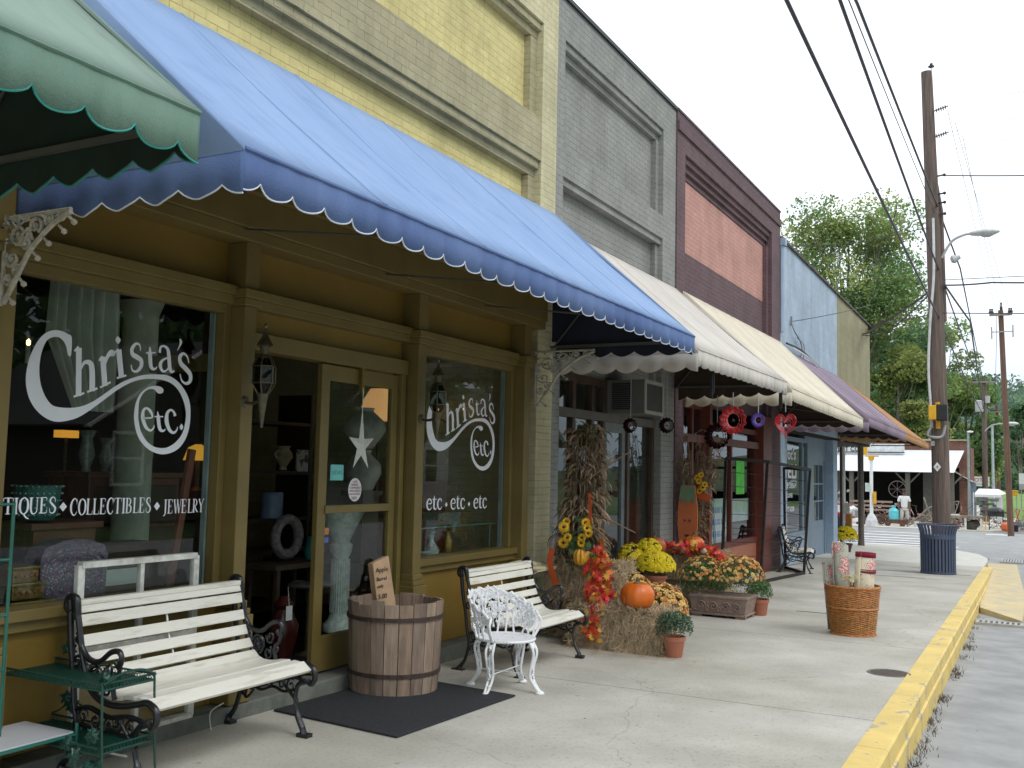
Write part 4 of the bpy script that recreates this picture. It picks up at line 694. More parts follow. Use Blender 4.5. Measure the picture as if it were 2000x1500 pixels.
# dresser with glassware
o = thing('dresser', 'dark reddish dresser at the back of the left window', 'dresser', (-6.2, 5.27, .1))
MB().box(-.22, .22, -.42, .42, .1, 1.42).build('carcass', M['rwood'], o, local=True, bev=.01); MB().box(-.25, .25, -.45, .45, 1.42, 1.46).build('table_top', M['rwood'], o, local=True, bev=.006)
for k_ in range(4): q = MB().box(.22, .235, -.38, .38, .15+.31*k_, .43+.31*k_).build('drawer', M['dwood'], o, local=True, bev=.005); MB().ico((.25, -.2, .29+.31*k_), .02, 1).ico((.25, .2, .29+.31*k_), .02, 1).build('handle', GD, q)
VG = mat('cut glass', (.35, .40, .40), .12, .4, 30, .4, 40, spec=1)
for i, (y, h_, r_, lb) in enumerate(((4.95, .30, .06, 'tall cut glass vase, leftmost on the dresser'), (5.12, .25, .05, 'slim clear vase second on the dresser'), (5.35, .22, .075, 'round glass bowl vase in the middle of the dresser'), (5.5, .32, .05, 'fluted white glass vase at the right end of the dresser'))):
    simple('glass_vase', lb, 'vase', VG, MB().lathe([(.04, 0), (r_*.5, .03), (r_, h_*.4), (r_*.6, h_*.8), (r_*1.1, h_)], n=16), (-6.15, y, 1.56), group='glassware on the dresser')
# lamps (lit)
EM = emis('lit amber shade', (1, .42, .05), .5); EC = emis('small bulb', (1, .45, .15), 7); EP = emis('lit peach shade', (1, .50, .20), .36)
o = thing('tiffany_lamp', 'small lit amber table lamp glowing at the right of the left window', 'lamp', (-6.5, 6.38, 1.4)); MB().lathe([(.13, .26), (.09, .37), (.03, .40)], n=12).build('lamp_shade', EM, o, local=True); MB().lathe([(.07, 0), (.02, .04), (.02, .27)], n=10).build('base', M['pewter'], o, local=True)
o = thing('desk_lamp', 'small lit yellow lamp on a thin stand far back in the shop', 'lamp', (-7, 5.43, .1)); MB().box(-.05, .05, -.08, .08, 1.72, 1.78).build('lamp_shade', EM, o, local=True); MB().tube([(0, 0, 0), (0, 0, 1.73)], .012, 6).build('stand', M['pewter'], o, local=True)
o = thing('candle_bulb', 'single glowing candle bulb at the left of the left window', 'candle lamp', (-5.6, 4.03, 2.24)); MB().ico((0, 0, .13), .014, 1, sc=(1, 1, 1.8)).build('bulb', EC, o, local=True); MB().tube([(0, 0, 0), (0, 0, .11)], .014, 8).build('candle', M['whitewood'], o, local=True)
o = thing('floor_lamp', 'lit peach lampshade seen through the door glass', 'lamp', (-5.6, 7.78, .1)); MB().lathe([(.20, 1.98), (.15, 2.18), (.09, 2.28)], n=20).build('lamp_shade', EP, o, local=True); MB().tube([(0, 0, 0), (0, 0, 2.0)], .014, 6).build('stand', M['pewter'], o, local=True)
o = thing('chandelier', 'brass chandelier with small glowing bulbs behind the right window', 'chandelier', (-5.8, 9.7, 2.2))
mb = MB(); mb.tube([(0, 0, 1.0), (0, 0, 0)], .012, 6)
bb = MB()
for i in range(6):
    a_ = i*math.pi/3; p = [(0, 0, 0), (.12*math.cos(a_), .12*math.sin(a_), -.08), (.3*math.cos(a_), .3*math.sin(a_), -.02), (.34*math.cos(a_), .34*math.sin(a_), .05)]; mb.tube(cat(p), .008, 5); bb.ico((p[-1][0], p[-1][1], .09), .014, 1)
mb.build('frame', M['pewter'], o, local=True); bb.build('bulbs', EC, o, local=True)
# leaning rail, white printed books
simple('leaning_rail', 'narrow brown wooden rail leaning in the corner of the left window', 'rail', M['rwood'], MB().beam((0, 0, 0), (.05, .1, .95), .05, .03), (-5.02, 4.72, PZ))
o = thing('open_cupboard', 'dark cupboard with white papers behind the bench', 'cupboard', (-5.35, 4.55, PZ)); MB().box(-.15, .15, -.3, .3, 0, .33).build('carcass', M['dwood'], o, local=True, bev=.006); MB().box(.15, .152, -.2, .1, .08, .18).build('papers', M['white'], o, local=True)
SDK = mat('almost black shelf wood', (.022, .014, .010), .5, .3, 5)
# seen through the doorway
o = thing('display_shelves', 'dark shelving unit standing deep in the doorway', 'shelves', (-6.3, 6.9, .1))
for z in (0.25, .75, 1.03, 1.45, 1.9): MB().box(-.2, .2, -.5, .5, z, z+.03).build('shelf', SDK, o, local=True)
for y in (-.5, .5): MB().box(-.2, .2, y-.015, y+.015, 0, 2.2).build('side_panel', SDK, o, local=True)
CR = mat('aged cream china', (.30, .26, .17), .4, .3, 12)
simple('painted_vase', 'cream two handled vase on the shelf in the doorway', 'vase', CR, MB().lathe([(.04, 0), (.03, .03), (.09, .12), (.05, .2), (.07, .22)], n=14).tube(cat([(0, .06, .18), (0, .11, .15), (0, .08, .1)]), .01, 5).tube(cat([(0, -.06, .18), (0, -.11, .15), (0, -.08, .1)]), .01, 5), (-6.15, 7.08, 1.59))
simple('picture_tile', 'white patterned tile beside the cream vase on the shelf', 'tile', mat('white tile with dark print', (.35, .36, .34), .4, .3, 14, c2=(.03, .03, .04), pos=(.42, .46)), MB().box(-.01, .01, -.09, .09, 0, .2), (-6.12, 7.32, 1.58))
simple('blue_canister', 'pale blue canister on the shelf in the doorway', 'canister', mat('pale blue enamel', (.16, .22, .33), .4), MB().lathe([(.1, 0), (.1, .22), (.09, .23)], n=16), (-6.15, 6.95, 1.16))
mb = MB(); mb.tube([(0, .15*math.cos(t*6.283/20), .2+.15*math.sin(t*6.283/20)) for t in range(20)], .045, 8, closed=True)
simple('shell_wreath', 'grey mauve ring shaped wreath low in the doorway', 'wreath', mat('mauve shell', (.20, .16, .17), .6, .4, 30, .6, 40), mb, (-5.7, 6.65, .83)); simple('low_table', 'small dark table under the ring wreath in the doorway', 'table', M['dwood'], MB().box(-.2, .2, -.35, .35, .68, .72).box(-.17, -.13, -.3, -.26, 0, .68).box(.13, .17, -.3, -.26, 0, .68).box(-.17, -.13, .26, .3, 0, .68).box(.13, .17, .26, .3, 0, .68), (-5.7, 6.65, .1))
simple('teal_jug', 'dark teal jug beside the ring wreath', 'jug', mat('teal glaze', (.02, .16, .14), .2), MB().lathe([(.05, 0), (.07, .08), (.04, .16), (.05, .2)], n=14), (-5.62, 6.88, .83))
o = thing('cake_stand', 'dark pedestal stand with scalloped tray in the doorway', 'stand', (-5.35, 6.55, .1)); MB().lathe([(.17, .55), (.18, .565), (.17, .575)], n=24).build('tray', M['chrome'], o, local=True); MB().lathe([(.1, 0), (.03, .03), (.025, .55)], n=12).build('pedestal', M['pewter'], o, local=True)
simple('small_bell', 'small white china bell on the pedestal stand', 'bell', M['white'], MB().lathe([(.04, 0), (.03, .05), (.01, .07), (.012, .1)], n=12), (-5.32, 6.60, .68)); simple('small_dish', 'small silver dish on the pedestal stand', 'dish', M['chrome'], MB().lathe([(.02, 0), (.05, .02)], n=14), (-5.38, 6.44, .68))
o = thing('red_urn', 'dark red urn with a hanging white price tag in the doorway', 'urn', (-5.25, 6.12, .1)); MB().lathe([(.07, 0), (.06, .03), (.11, .2), (.12, .3), (.06, .42), (.08, .46), (.03, .52)], n=18).build('body', mat('dark red glaze', (.06, .012, .009), .3, .3, 6), o, local=True, smooth=True)
q = MB().box(.10, .103, -.09, -.02, .35, .46).build('price_tag', M['white'], o, local=True); MB().tube([(.1, -.055, .46), (.06, -.03, .60)], .002, 4).build('string', M['white'], o, local=True)
mb = MB().lathe([(.13, 0), (.13, .06), (.09, .10), (.075, .15), (.07, .62), (.09, .66), (.10, .72), (.07, .75), (.12, .86), (.19, 1.0), (.21, 1.03), (.2, 1.05), (.17, 1.0)], n=24)
for i in range(24): a_ = i*6.283/24; mb.tube([(.075*math.cos(a_), .075*math.sin(a_), .16), (.075*math.cos(a_), .075*math.sin(a_), .6)], .007, 4)
simple('stone_pedestal', 'tall white carved pedestal planter behind the lower door glass', 'pedestal', mat('white cast stone', (.72, .74, .72), .8, .25, 20, .6, 50), mb, (-5.3, 6.88, .25))
for z, r_, lb in ((1.80, .2, 'upper big grey pottery globe behind the door glass'), (1.42, .17, 'lower grey pottery urn behind the door glass')):
    simple('pottery_urn', lb, 'urn', mat('grey mauve pottery', (.48, .42, .40), .6, .3, 6), MB().lathe([(.08, 0), (.1, .02), (r_, .16), (r_*.95, .24), (r_*.4, .34), (r_*.45, .37)], n=24), (-5.45, 7.35, z))
simple('display_stand', 'narrow dark display stand carrying the pottery behind the door glass', 'stand', M['dwood'], MB().box(-.1, .1, -.12, .12, 0, 1.32).box(-.12, .12, -.15, .15, 1.28, 1.32), (-5.45, 7.35, .1))
# hanging star in the door glass
o = thing('hanging_star', 'white pierced metal star hanging on the door', 'star ornament', (-4.76, 6.39, 1.80)); st = MB(); pts = []
for i in range(10):
    a_ = math.pi/2+i*math.pi/5; r_ = (.22 if i in (0, 5) else .15) if i % 2 == 0 else .05; r_ = .21 if i == 0 else r_; pts.append((0, r_*math.cos(a_)*1.15, r_*math.sin(a_)*1.45))
st.add([(.03, 0, 0), (-.02, 0, 0)]+pts, [(0, 2+i, 2+(i+1) % 10) for i in range(10)]+[(1, 2+(i+1) % 10, 2+i) for i in range(10)]); st.build('star', mat('white pierced tin', (.62, .62, .58), .5, .3, 35, c2=(.25, .25, .22), pos=(.33, .37)), o, local=True)
MB().tube([(0, 0, .28), (0, 0, .46)], .003, 5).build('cord', M['white'], o, local=True); MB().box(-.03, .0, -.02, .02, .42, .62).build('hanger', GD, o, local=True)
# right window
simple('perfume_bottle', 'round perfume bottle with gold neck in the right window', 'bottle', VG, MB().lathe([(.03, 0), (.07, .02), (.08, .1), (.03, .18), (.025, .24), (.04, .25), (.03, .3)], n=16), (-5.08, 7.95, PZ), group='ornate bottles'); simple('perfume_bottle', 'slim gilt patterned bottle in the right window', 'bottle', GD, MB().lathe([(.04, 0), (.05, .05), (.055, .15), (.025, .22), (.02, .26), (.035, .28), (.02, .34)], n=16), (-5.08, 8.24, PZ), group='ornate bottles')
simple('glass_shelf', 'thin green glass shelf across the right window', 'shelf', mat('green glass edge', (.10, .25, .20), .1, spec=1), MB().box(-.12, .12, -.7, .7, 0, .012).tube([(.1, .62, -.3), (.1, .62, 0)], .008, 6).tube([(.1, -.65, -.3), (.1, -.65, 0)], .008, 6), (-5.1, 8.3, 1.085))
simple('music_box', 'grey decorated box standing on the glass shelf', 'box', mat('grey print', (.16, .17, .16), .6, .4, 40), MB().box(-.08, .08, -.2, .2, 0, .11).box(-.085, .085, -.205, .205, .09, .115), (-5.12, 8.2, 1.10))
simple('carved_sideboard', 'dark carved sideboard at the back of the right window', 'sideboard', M['rwood'], MB().box(-.2, .2, -.5, .5, 0, 1.35).box(-.23, .23, -.54, .54, 1.35, 1.4).box(.2, .22, -.45, -.02, .15, 1.25).box(.2, .22, .02, .45, .15, 1.25), (-6.1, 9.0, .1))
simple('china_bowl', 'white footed bowl under the perfume bottle', 'bowl', M['white'], MB().lathe([(.03, 0), (.02, .02), (.08, .07), (.09, .09)], n=16), (-5.0, 7.78, PZ))
simple('red_tray', 'red lacquer tray at the bottom of the right window', 'tray', mat('red lacquer', (.35, .02, .03), .25), MB().box(-.1, .1, -.22, .22, 0, .03), (-5.2, 8.3, PZ))
# ---------------- door lanterns ----------------
def lantern(y, z, label):
    o = thing('wall_lantern', label, 'lantern', (-4.66, y, z), group='brass coach lanterns by the shop door')
    MB().lathe([(.035, 0), (.04, .006), (.02, .015)], M=Matrix.Rotation(math.pi/2, 4, 'Y'), n=16).build('wall_plate', M['pewter'], o, local=True)
    MB().tube(cat([(0, 0, 0), (.06, 0, -.01), (.12, 0, .0), (.16, 0, .02)]), .011, 8).build('arm', M['pewter'], o, local=True)
    c = (.16, 0, 0)
    MB().lathe([(.008, -.17), (.022, -.05), (.032, .02), (.036, .05)], c, 10).build('stem', mat('verdigris brass', (.15, .135, .085), .6, .4, 25, metal=.4), o, local=True, smooth=True)
    h = MB()
    for i in range(6):
        a_ = i*math.pi/3; ca, sa = math.cos(a_), math.sin(a_); h.tube([(.16+.035*ca, .035*sa, .05), (.16+.078*ca, .078*sa, .12), (.16+.078*ca, .078*sa, .23), (.16+.045*ca, .045*sa, .29)], .005, 5)
        a2 = a_+math.pi/3
        for r_, z_ in ((.078, .12), (.078, .23), (.045, .29)): h.tube([(.16+r_*ca, r_*sa, z_), (.16+r_*math.cos(a2), r_*math.sin(a2), z_)], .005, 5)
    h.lathe([(.05, .29), (.03, .31), (.03, .36), (.055, .37), (.045, .39), (.015, .44), (.008, .48), (.014, .50), (.0, .52)], c, 12); h.build('cage', M['pewter'], o, local=True)
    MB().lathe([(.03, .06), (.073, .12), (.073, .23), (.04, .29)], c, 6).build('lantern_glass', glassmat('lantern glass', (.35, .40, .37), .5), o, local=True)
lantern(4.955, 2.05, 'weathered brass coach lantern to the left of the shop door'); lantern(7.08, 2.05, 'dark coach lantern to the right of the shop door, in front of the lettering')
# ---------------- air conditioner ----------------
o = thing('air_conditioner', 'grey window air conditioner sticking out above the grey shop door', 'air conditioner', (-4.62, 11.85, 2.36))
MB().box(-.2, .30, -.34, .34, 0, .42).build('case', mat('grey beige metal', (.15, .148, .135), .5, .1, 4), o, local=True, bev=.01)
mb = MB()
for k_ in range(13): mb.box(-.12, .14, -.352, -.341, .05+k_*.026, .063+k_*.026)
mb.build('louvre', M['black'], o, local=True)
mb = MB().box(.301, .306, -.29, .29, .05, .37); mb.build('grille', mat('dark grille', (.05, .05, .045), .7), o, local=True); MB().box(.30, .315, -.34, -.29, 0, .42).box(.30, .315, .29, .34, 0, .42).box(.30, .314, -.29, .29, 0, .04).box(.30, .314, -.29, .29, .38, .42).build('grille_frame', mat('dull cream plastic', (.36, .35, .31), .6), o, local=True)
# ---------------- street furniture ----------------
def bench(label, loc, rz, group='slatted park benches with black iron ends', sc=1, slatm=None):
    o = thing('park_bench', label, 'bench', loc, rz, group, sc); Lh = .60; sm = slatm or M['whitewood']
    back = [(-.215, .875), (-.20, .82), (-.175, .71), (-.14, .60), (-.09, .505), (-.03, .445)]
    bp = cat(back, 8)
    def at(t): i = t*(len(bp)-1); k = int(min(i, len(bp)-2)); f = i-k; return bp[k][0]*(1-f)+bp[k+1][0]*f, bp[k][1]*(1-f)+bp[k+1][1]*f
    mb = MB()
    for k in range(6):
        t = .03+k*.172; (x0, z0), (x1, z1) = at(t), at(min(1, t+.115)); w = .004*math.sin(k*2.1)
        d = Vector((x1-x0, 0, z1-z0)).normalized(); n_ = Vector((-d.z, 0, d.x))*-1; c = Vector(((x0+x1)/2+.012, 0, (z0+z1)/2+w))
        W_ = .062 if k else .05; th = .022
        Mx = Matrix((( n_.x, 0, d.x, c.x), (0, 1, 0, 0), (n_.z, 0, d.z, c.z), (0, 0, 0, 1))); mb.box(-th/2, th/2, -Lh, Lh, -W_/2, W_/2, Mx)
    mb.box(-.235, -.185, -Lh, Lh, .872, .90)
    mb.build('backrest', sm, o, local=True, bev=.004)
    mb = MB(); sp = cat([(-.02, .425), (.04, .408), (.12, .41), (.22, .425), (.34, .42), (.385, .40)], 8)
    for k in range(6):
        i = int((.06+k*.176)*(len(sp)-1)); i = min(i, len(sp)-2); x, z = sp[i]; d = Vector((sp[i+1][0]-x, 0, sp[i+1][1]-z)).normalized(); n_ = Vector((d.z, 0, -d.x))
        Mx = Matrix(((d.x, 0, -n_.x, x), (0, 1, 0, 0), (d.z, 0, -n_.z, z+.015), (0, 0, 0, 1))); mb.box(-.04, .04, -Lh, Lh, -.011, .011, Mx)
    mb.build('seat', sm, o, local=True, bev=.004)
    MB().tube([(-.19, 0, .76), (-.165, 0, .64), (-.10, 0, .49)], .007, 5).build('tie_rod', M['white'], o, local=True)
    def fx(x):
        K_ = [(-.60, -.40), (-.43, -.215), (-.2, -.03), (0, .12), (.38, .385), (.6, .6)]
        for (a_, b_), (c_, d_) in zip(K_, K_[1:]):
            if x <= c_: return b_+(d_-b_)*(x-a_)/(c_-a_)
        return x
    for s_ in (-1, 1):
        y = s_*(Lh+.012); mb = MB()
        def st(pts, r=.012, n=6): mb.tube([(p[0], y, p[1]) for p in cat(pts)], r, n)
        def bar(pts, w, h):   # flat cast bar
            q = cat(pts)
            for a_, b_ in zip(q, q[1:]): mb.beam((a_[0], y, a_[1]), (b_[0], y, b_[1]), w, h, (0, 1, 0)) if False else mb.tube([(a_[0], y-w/2, a_[1]), (a_[0], y+w/2, a_[1])], h/2, 6)
        # back upright with a curl at the top, seat rail and front curl
        st([(-.40, .80), (-.415, .90), (-.47, .915), (-.49, .86), (-.455, .835)], .020, 8)
        st([(-.43, .90), (-.385, .78), (-.34, .64), (-.28, .51), (-.20, .43), (-.05, .395), (.10, .40), (.24, .42), (.34, .435), (.41, .41), (.425, .36), (.40, .32), (.365, .335)], .018, 8)
        st([(-.47, .90), (-.45, .70), (-.41, .50), (-.39, .38), (-.36, .26), (-.40, .12), (-.47, .03)], .017, 8)
        # arm rest
        st([(-.36, .68), (-.28, .61), (-.17, .60), (-.06, .655), (.02, .665), (.055, .63), (.03, .59), (.0, .61)], .016, 8)
        st([(.045, .63), (.03, .55), (-.02, .50), (-.0, .42)], .014, 8)
        # rosette in the side panel
        cx, cz = -.20, .515
        mb.tube([(cx+.058*math.cos(t*6.283/18), y, cz+.058*math.sin(t*6.283/18)) for t in range(18)], .009, 6, closed=True); mb.ico((cx, y, cz), .018, 1)
        for k in range(8): a_ = k*math.pi/4; mb.tube([(cx+.03*math.cos(a_)+.014*math.cos(t*6.283/8), y, cz+.03*math.sin(a_)+.014*math.sin(t*6.283/8)) for t in range(8)], .005, 5, closed=True)
        for c, r, a0, sg in (((-.07, .57), .045, 3, 1), ((-.09, .47), .045, 1, -1), ((-.31, .55), .035, 0, 1), ((.0, .5), .03, 2, 1), ((-.38, .58), .035, 1, 1), ((-.39, .70), .03, 2, -1)): mb.tube([(q[0], y, q[1]) for q in scroll(c, r, a0, 1.2, sg=sg)], .008, 5)
        # lower apron scrolls
        st([(-.39, .33), (-.25, .36), (-.05, .33), (.15, .35), (.30, .34)], .014)
        for c, r, a0, sg in (((-.30, .31), .045, 0, 1), ((-.18, .30), .05, 2, -1), ((-.05, .29), .045, 0, 1), ((.07, .30), .045, 3, -1), ((.18, .29), .05, 1, 1), ((-.33, .22), .035, 1, -1)): mb.tube([(q[0], y, q[1]) for q in scroll(c, r, a0, 1.25, sg=sg)], .008, 5)
        st([(-.36, .26), (-.28, .27), (-.15, .24), (-.02, .27), (.10, .25), (.22, .27)], .010)
        # legs: splayed, flared foot
        st([(.34, .33), (.26, .30), (.235, .22), (.27, .12), (.33, .045)], [.018]*8+[.016]*10+[.022]*7, 8)
        st([(.06, .33), (.16, .26), (.26, .20)], .012)
        mb.box(.29, .40, y-.028, y+.028, 0, .022); mb.tube([(.33, y, .05), (.34, y, .01)], [.02, .03], 8)
        st([(-.36, .26), (-.30, .18), (-.22, .24)], .010)
        mb.box(-.53, -.42, y-.028, y+.028, 0, .022); mb.tube([(-.465, y, .04), (-.47, y, .01)], [.02, .03], 8)
        mb.v = [(fx(v_[0]), v_[1], v_[2]*1.0) for v_ in mb.v]; mb.build('end_frame', M['iron'], o, local=True, smooth=60)
    return o
b0 = bench('white slatted bench with black iron ends in front of the left shop window', (-4.36, 4.28, 0), 0)
dup(b0, (-4.10, 7.86, gz(7.9)), -.02, 'white slatted bench behind the small white iron chair', .93)
dup(b0, (-4.38, 20.0, gz(20)), .18, 'small distant slatted bench outside the deli, behind the wire rack', .93)
# doormat
o = thing('doormat', 'black rubber doormat in front of the open shop door', 'mat', (-4.06, 5.95, 0))
MB().poly([(-3.51, 5.17, 0), (-3.47, 6.64, -.02), (-4.58, 6.75, -.02), (-4.58, 5.28, 0)], (0, 0, .012)).build('mat_sheet', mat('black ribbed rubber', (.022, .024, .030), .85, .4, 40, .8, 220), o, bev=.003)
mb = MB()
for _ in range(90): x, y = rng.uniform(-4.5, -3.55), rng.uniform(5.3, 6.6); q = Vector((x, y, .0125-.0145*max(0, y-5))); d = rv(.012); mb.add([q, q+Vector((.003, 0, .001)), q+Vector((d.x, d.y, .003))], [(0, 1, 2)])
mb.build('lint', M['straw'], o)
# ---------------- wooden tub ----------------
bx, by = -4.345, 6.335
o = thing('wooden_tub', 'big weathered stave tub with two rusty hoops beside the shop door', 'tub', (bx, by, gz(by)))
n = 21
for k in range(n):
    a0, a1 = 2*math.pi*k/n+.008, 2*math.pi*(k+1)/n-.008; ht = .665+rng.uniform(-.012, .012)+(.03 if k in (16,) else 0); r0, r1 = .326, .360; t_ = .020; mb = MB(); vs = []
    for z, r_ in ((0, r0), (.12, r0+.012), (.5, r1-.008), (ht, r1)):
        for rr in (r_, r_-t_):
            for a_ in (a0, (a0+a1)/2, a1): vs.append((rr*math.cos(a_), rr*math.sin(a_), z))
    fs = []
    for i in range(3):
        b_ = i*6; fs += [(b_, b_+1, b_+7, b_+6), (b_+1, b_+2, b_+8, b_+7), (b_+3, b_+9, b_+10, b_+4), (b_+4, b_+10, b_+11, b_+5), (b_, b_+6, b_+9, b_+3), (b_+2, b_+5, b_+11, b_+8)]
    fs += [(18, 19, 22, 21), (19, 20, 23, 22), (0, 3, 4, 1), (1, 4, 5, 2)]
    if k == 0: STM = [mat('weathered cedar', c, .8, .45, 3.2, .5, 50, c2=c2, st=(5, 5, .8), det=9) for c, c2 in (((.345, .245, .175), (.18, .13, .095)), ((.29, .215, .165), (.15, .11, .085)), ((.41, .31, .235), (.24, .175, .13)))]
    mb.add(vs, fs).build('stave', STM[(k*7) % 3], o, local=True)
HM = mat('rusty hoop', (.075, .05, .042), .6, .4, 25, .3, 50, metal=.3)
for z, r_ in ((.145, .3425), (.545, .359)): MB().lathe([(r_, z), (r_+.006, z), (r_+.007, z+.028), (r_+.001, z+.028)], n=48).build('hoop', HM, o, local=True)
MB().lathe([(.30, .03), (0, .031)], n=24).build('bottom', M['dwood'], o, local=True)
o = thing('cardboard_note', 'brown handwritten cardboard tube sign sticking out of the wooden tub', 'sign', (bx+.03, by-.06, .66), 0)
cb = mat('split pine board', (.50, .33, .20), .8, .2, 6, .2, 30)
Mx = Matrix.Translation((bx-.02, by-.12, .55)) @ Matrix.Rotation(R(12), 4, 'X') @ Matrix.Rotation(R(-14), 4, 'Z') @ Matrix.Scale(1.18, 4)
MB().add([Mx @ Vector(p) for p in [(-.03, -.06, 0), (.03, -.07, 0), (.03, .08, 0), (-.03, .07, 0), (-.028, -.075, .34), (.03, -.08, .35), (.035, .05, .37), (-.02, .045, .36)]], [(0, 1, 2, 3), (4, 7, 6, 5), (0, 4, 5, 1), (1, 5, 6, 2), (2, 6, 7, 3), (3, 7, 4, 0)]).build('board', cb, o, bev=.006)
for s_, z, sz in (('Apple', .29, .042), ('Barrel', .235, .034), ('only', .19, .03), ('5.00', .12, .042)): text('handwriting', s_, sz, Mx @ Matrix(((0, 0, 1, .0345), (1, 0, 0, -.066), (0, 1, 0, z), (0, 0, 0, 1))) @ Matrix.Rotation(R(-8), 4, 'Z'), M['black'], o)
# ---------------- white cast iron grape chair ----------------
cc_ = (-3.67, 6.84, gz(6.8)); o = thing('iron_chair', 'small white cast iron garden chair with grapevine back, on the edge of the mat', 'chair', cc_, R(-18)); WI = mat('white enamel on iron', (.82, .83, .85), .35, .08, 25, .25, 60)
mb = MB().lathe([(0, .375), (.2, .37), (.235, .375), (.24, .385), (.235, .395), (.20, .386), (0, .383)], n=36, sy=.95)
mb.build('seat', mat('white pierced seat', (.80, .81, .84), .4, .5, 28, .6, 60, c2=(.45, .46, .48), pos=(.36, .40)), o, local=True, smooth=True)
# local +x is the open front; the back wraps round from 75 to 285 degrees
def bkz(a_): t = (a_-180)/112; return .395+.33*(1-abs(t)**1.7*.52)
mb = MB(); rim = []
for i in range(41):
    a_ = 68+224*i/40; r_ = .235+.02*math.cos(R(a_-180)); ht = bkz(a_)+.012*math.sin(i*1.9); rim.append((r_*1.14*math.cos(R(a_)), r_*1.16*math.sin(R(a_)), ht))
mb.tube(rim, .011, 6)
for i in range(0, 41, 3):
    a_ = 68+224*i/40; r_ = .232; p0 = (r_*math.cos(R(a_)), r_*.95*math.sin(R(a_)), .385); p1 = rim[i]; w = .03*math.sin(i*1.3)
    mid = ((p0[0]+p1[0])/2+w*math.sin(R(a_)), (p0[1]+p1[1])/2-w*math.cos(R(a_)), (p0[2]+p1[2])/2); mb.tube(cat([p0, mid, p1]), .008, 5)
for end in (rim[0], rim[-1]): a_ = math.atan2(end[1], end[0]); mb.tube(cat([end, (end[0]*1.12, end[1]*1.12, end[2]-.05), (end[0]*1.05, end[1]*1.05, .45), (.235*math.cos(a_), .235*math.sin(a_), .385)]), .011, 6)
def vleaf(mb, c, nrm, s):
    nrm = Vector(nrm).normalized(); u = nrm.orthogonal().normalized(); t = rng.uniform(0, 6.28); u = u*math.cos(t)+nrm.cross(u)*math.sin(t); w = nrm.cross(u); c = Vector(c); pts = []
    for k in range(15): a_ = 2*math.pi*k/15; r_ = s*(1.0 if k % 3 == 0 else .55 if k % 3 == 1 else .72); pts.append(c+u*r_*math.cos(a_)+w*r_*math.sin(a_)-nrm*.006*(k % 2))
    mb.add([c+nrm*.012]+pts+[c-nrm*.006], [(0, 1+k, 1+(k+1) % 15) for k in range(15)]+[(16, 1+(k+1) % 15, 1+k) for k in range(15)])
for i in range(230):
    a_ = 72+216*rng.random(); z = .43+(bkz(a_)-.43)*rng.random()**.6; r_ = .235+.02*math.cos(R(a_-180)); c = (r_*(1.02+.12*(z-.4)/.3)*math.cos(R(a_)), r_*(1.0+.16*(z-.4)/.3)*math.sin(R(a_)), z); vleaf(mb, c, (-math.cos(R(a_)), -math.sin(R(a_)), .2), rng.uniform(.018, .034))
for i in range(26):
    a_ = 120+120*rng.random(); c = (.285*math.cos(R(a_)), .29*math.sin(R(a_)), bkz(a_)+rng.uniform(-.03, .02)); vleaf(mb, c, (-math.cos(R(a_)), -math.sin(R(a_)), .4), rng.uniform(.022, .034))
for i in range(60):
    a_ = 80+200*rng.random(); mb.ico((.24*math.cos(R(a_)), .235*math.sin(R(a_)), rng.uniform(.42, bkz(a_)-.05)), .010, 1)
mb.build('backrest', WI, o, local=True)
for k, a_ in enumerate((45, 135, 225, 315)):
    a_ = a_-27; mb = MB(); ca, sa = math.cos(R(a_)), math.sin(R(a_))
    prof = cat([(.215, .38), (.255, .30), (.235, .20), (.225, .12), (.265, .05), (.30, .012)], 5); T_ = Vector((-sa, ca, 0))
    for w in (-.020, .020): mb.tube([Vector((r_*ca, r_*sa, z))+T_*w*(1.5-1.3*abs(i/len(prof)-.15)) for i, (r_, z) in enumerate(prof)], .010, 6)
    for z, r_, s_ in ((.345, .235, .034), (.335, .24, .024), (.26, .243, .026), (.19, .233, .024), (.12, .226, .018), (.06, .262, .022)):
        vleaf(mb, Vector((r_*ca, r_*sa, z))+T_*rng.uniform(-.01, .01), (ca, sa, .1), s_)
    for q in range(12): mb.ico(Vector(((.24-.0*q)*ca, .24*sa, .30-.017*q))+T_*rng.uniform(-.012, .012), .011, 1)
    mb.lathe([(.035, 0), (.036, .008), (.02, .02), (0, .03)], (.30*ca, .30*sa, 0), 12)
    mb.build('leg', WI, o, local=True)
MB().tube([(.235*math.cos(R(18)), .235*math.sin(R(18)), .13), (.235*math.cos(R(198)), .235*math.sin(R(198)), .13)], .005, 5).build('stretcher', WI, o, local=True); MB().tube([(.235*math.cos(R(108)), .235*math.sin(R(108)), .14), (.235*math.cos(R(288)), .235*math.sin(R(288)), .14)], .005, 5).build('stretcher', WI, o, local=True)
# ---------------- old window sash leaning behind the bench ----------------
o = thing('window_sash', 'old white four pane window sash leaning against the shop behind the bench', 'window sash', (-4.62, 4.25, .1)); PWm = mat('chipped white paint', (.66, .66, .62), .5, .3, 12, .2, 50)
p0, p1 = Vector((-4.66, 3.76, .10)), Vector((-4.66, 4.60, .10)); up = Vector((-.012, .0, .97))
def sp_(u, v): return p0+(p1-p0)*u+up*v
mb = MB()
for (a_, b_), w in ((((0, 0), (0, 1)), .045), (((1, 0), (1, 1)), .045), (((0, 1), (1, 1)), .05), (((0, .0), (1, .0)), .07), (((0, .52), (1, .52)), .035), (((.5, 0), (.5, 1)), .028)): mb.beam(sp_(*a_), sp_(*b_), .035, w, (1, 0, 0) if a_[0] != b_[0] else (0, 1, 0)) if a_[0] != b_[0] else mb.beam(sp_(*a_), sp_(*b_), w, .035, (1, 0, 0))
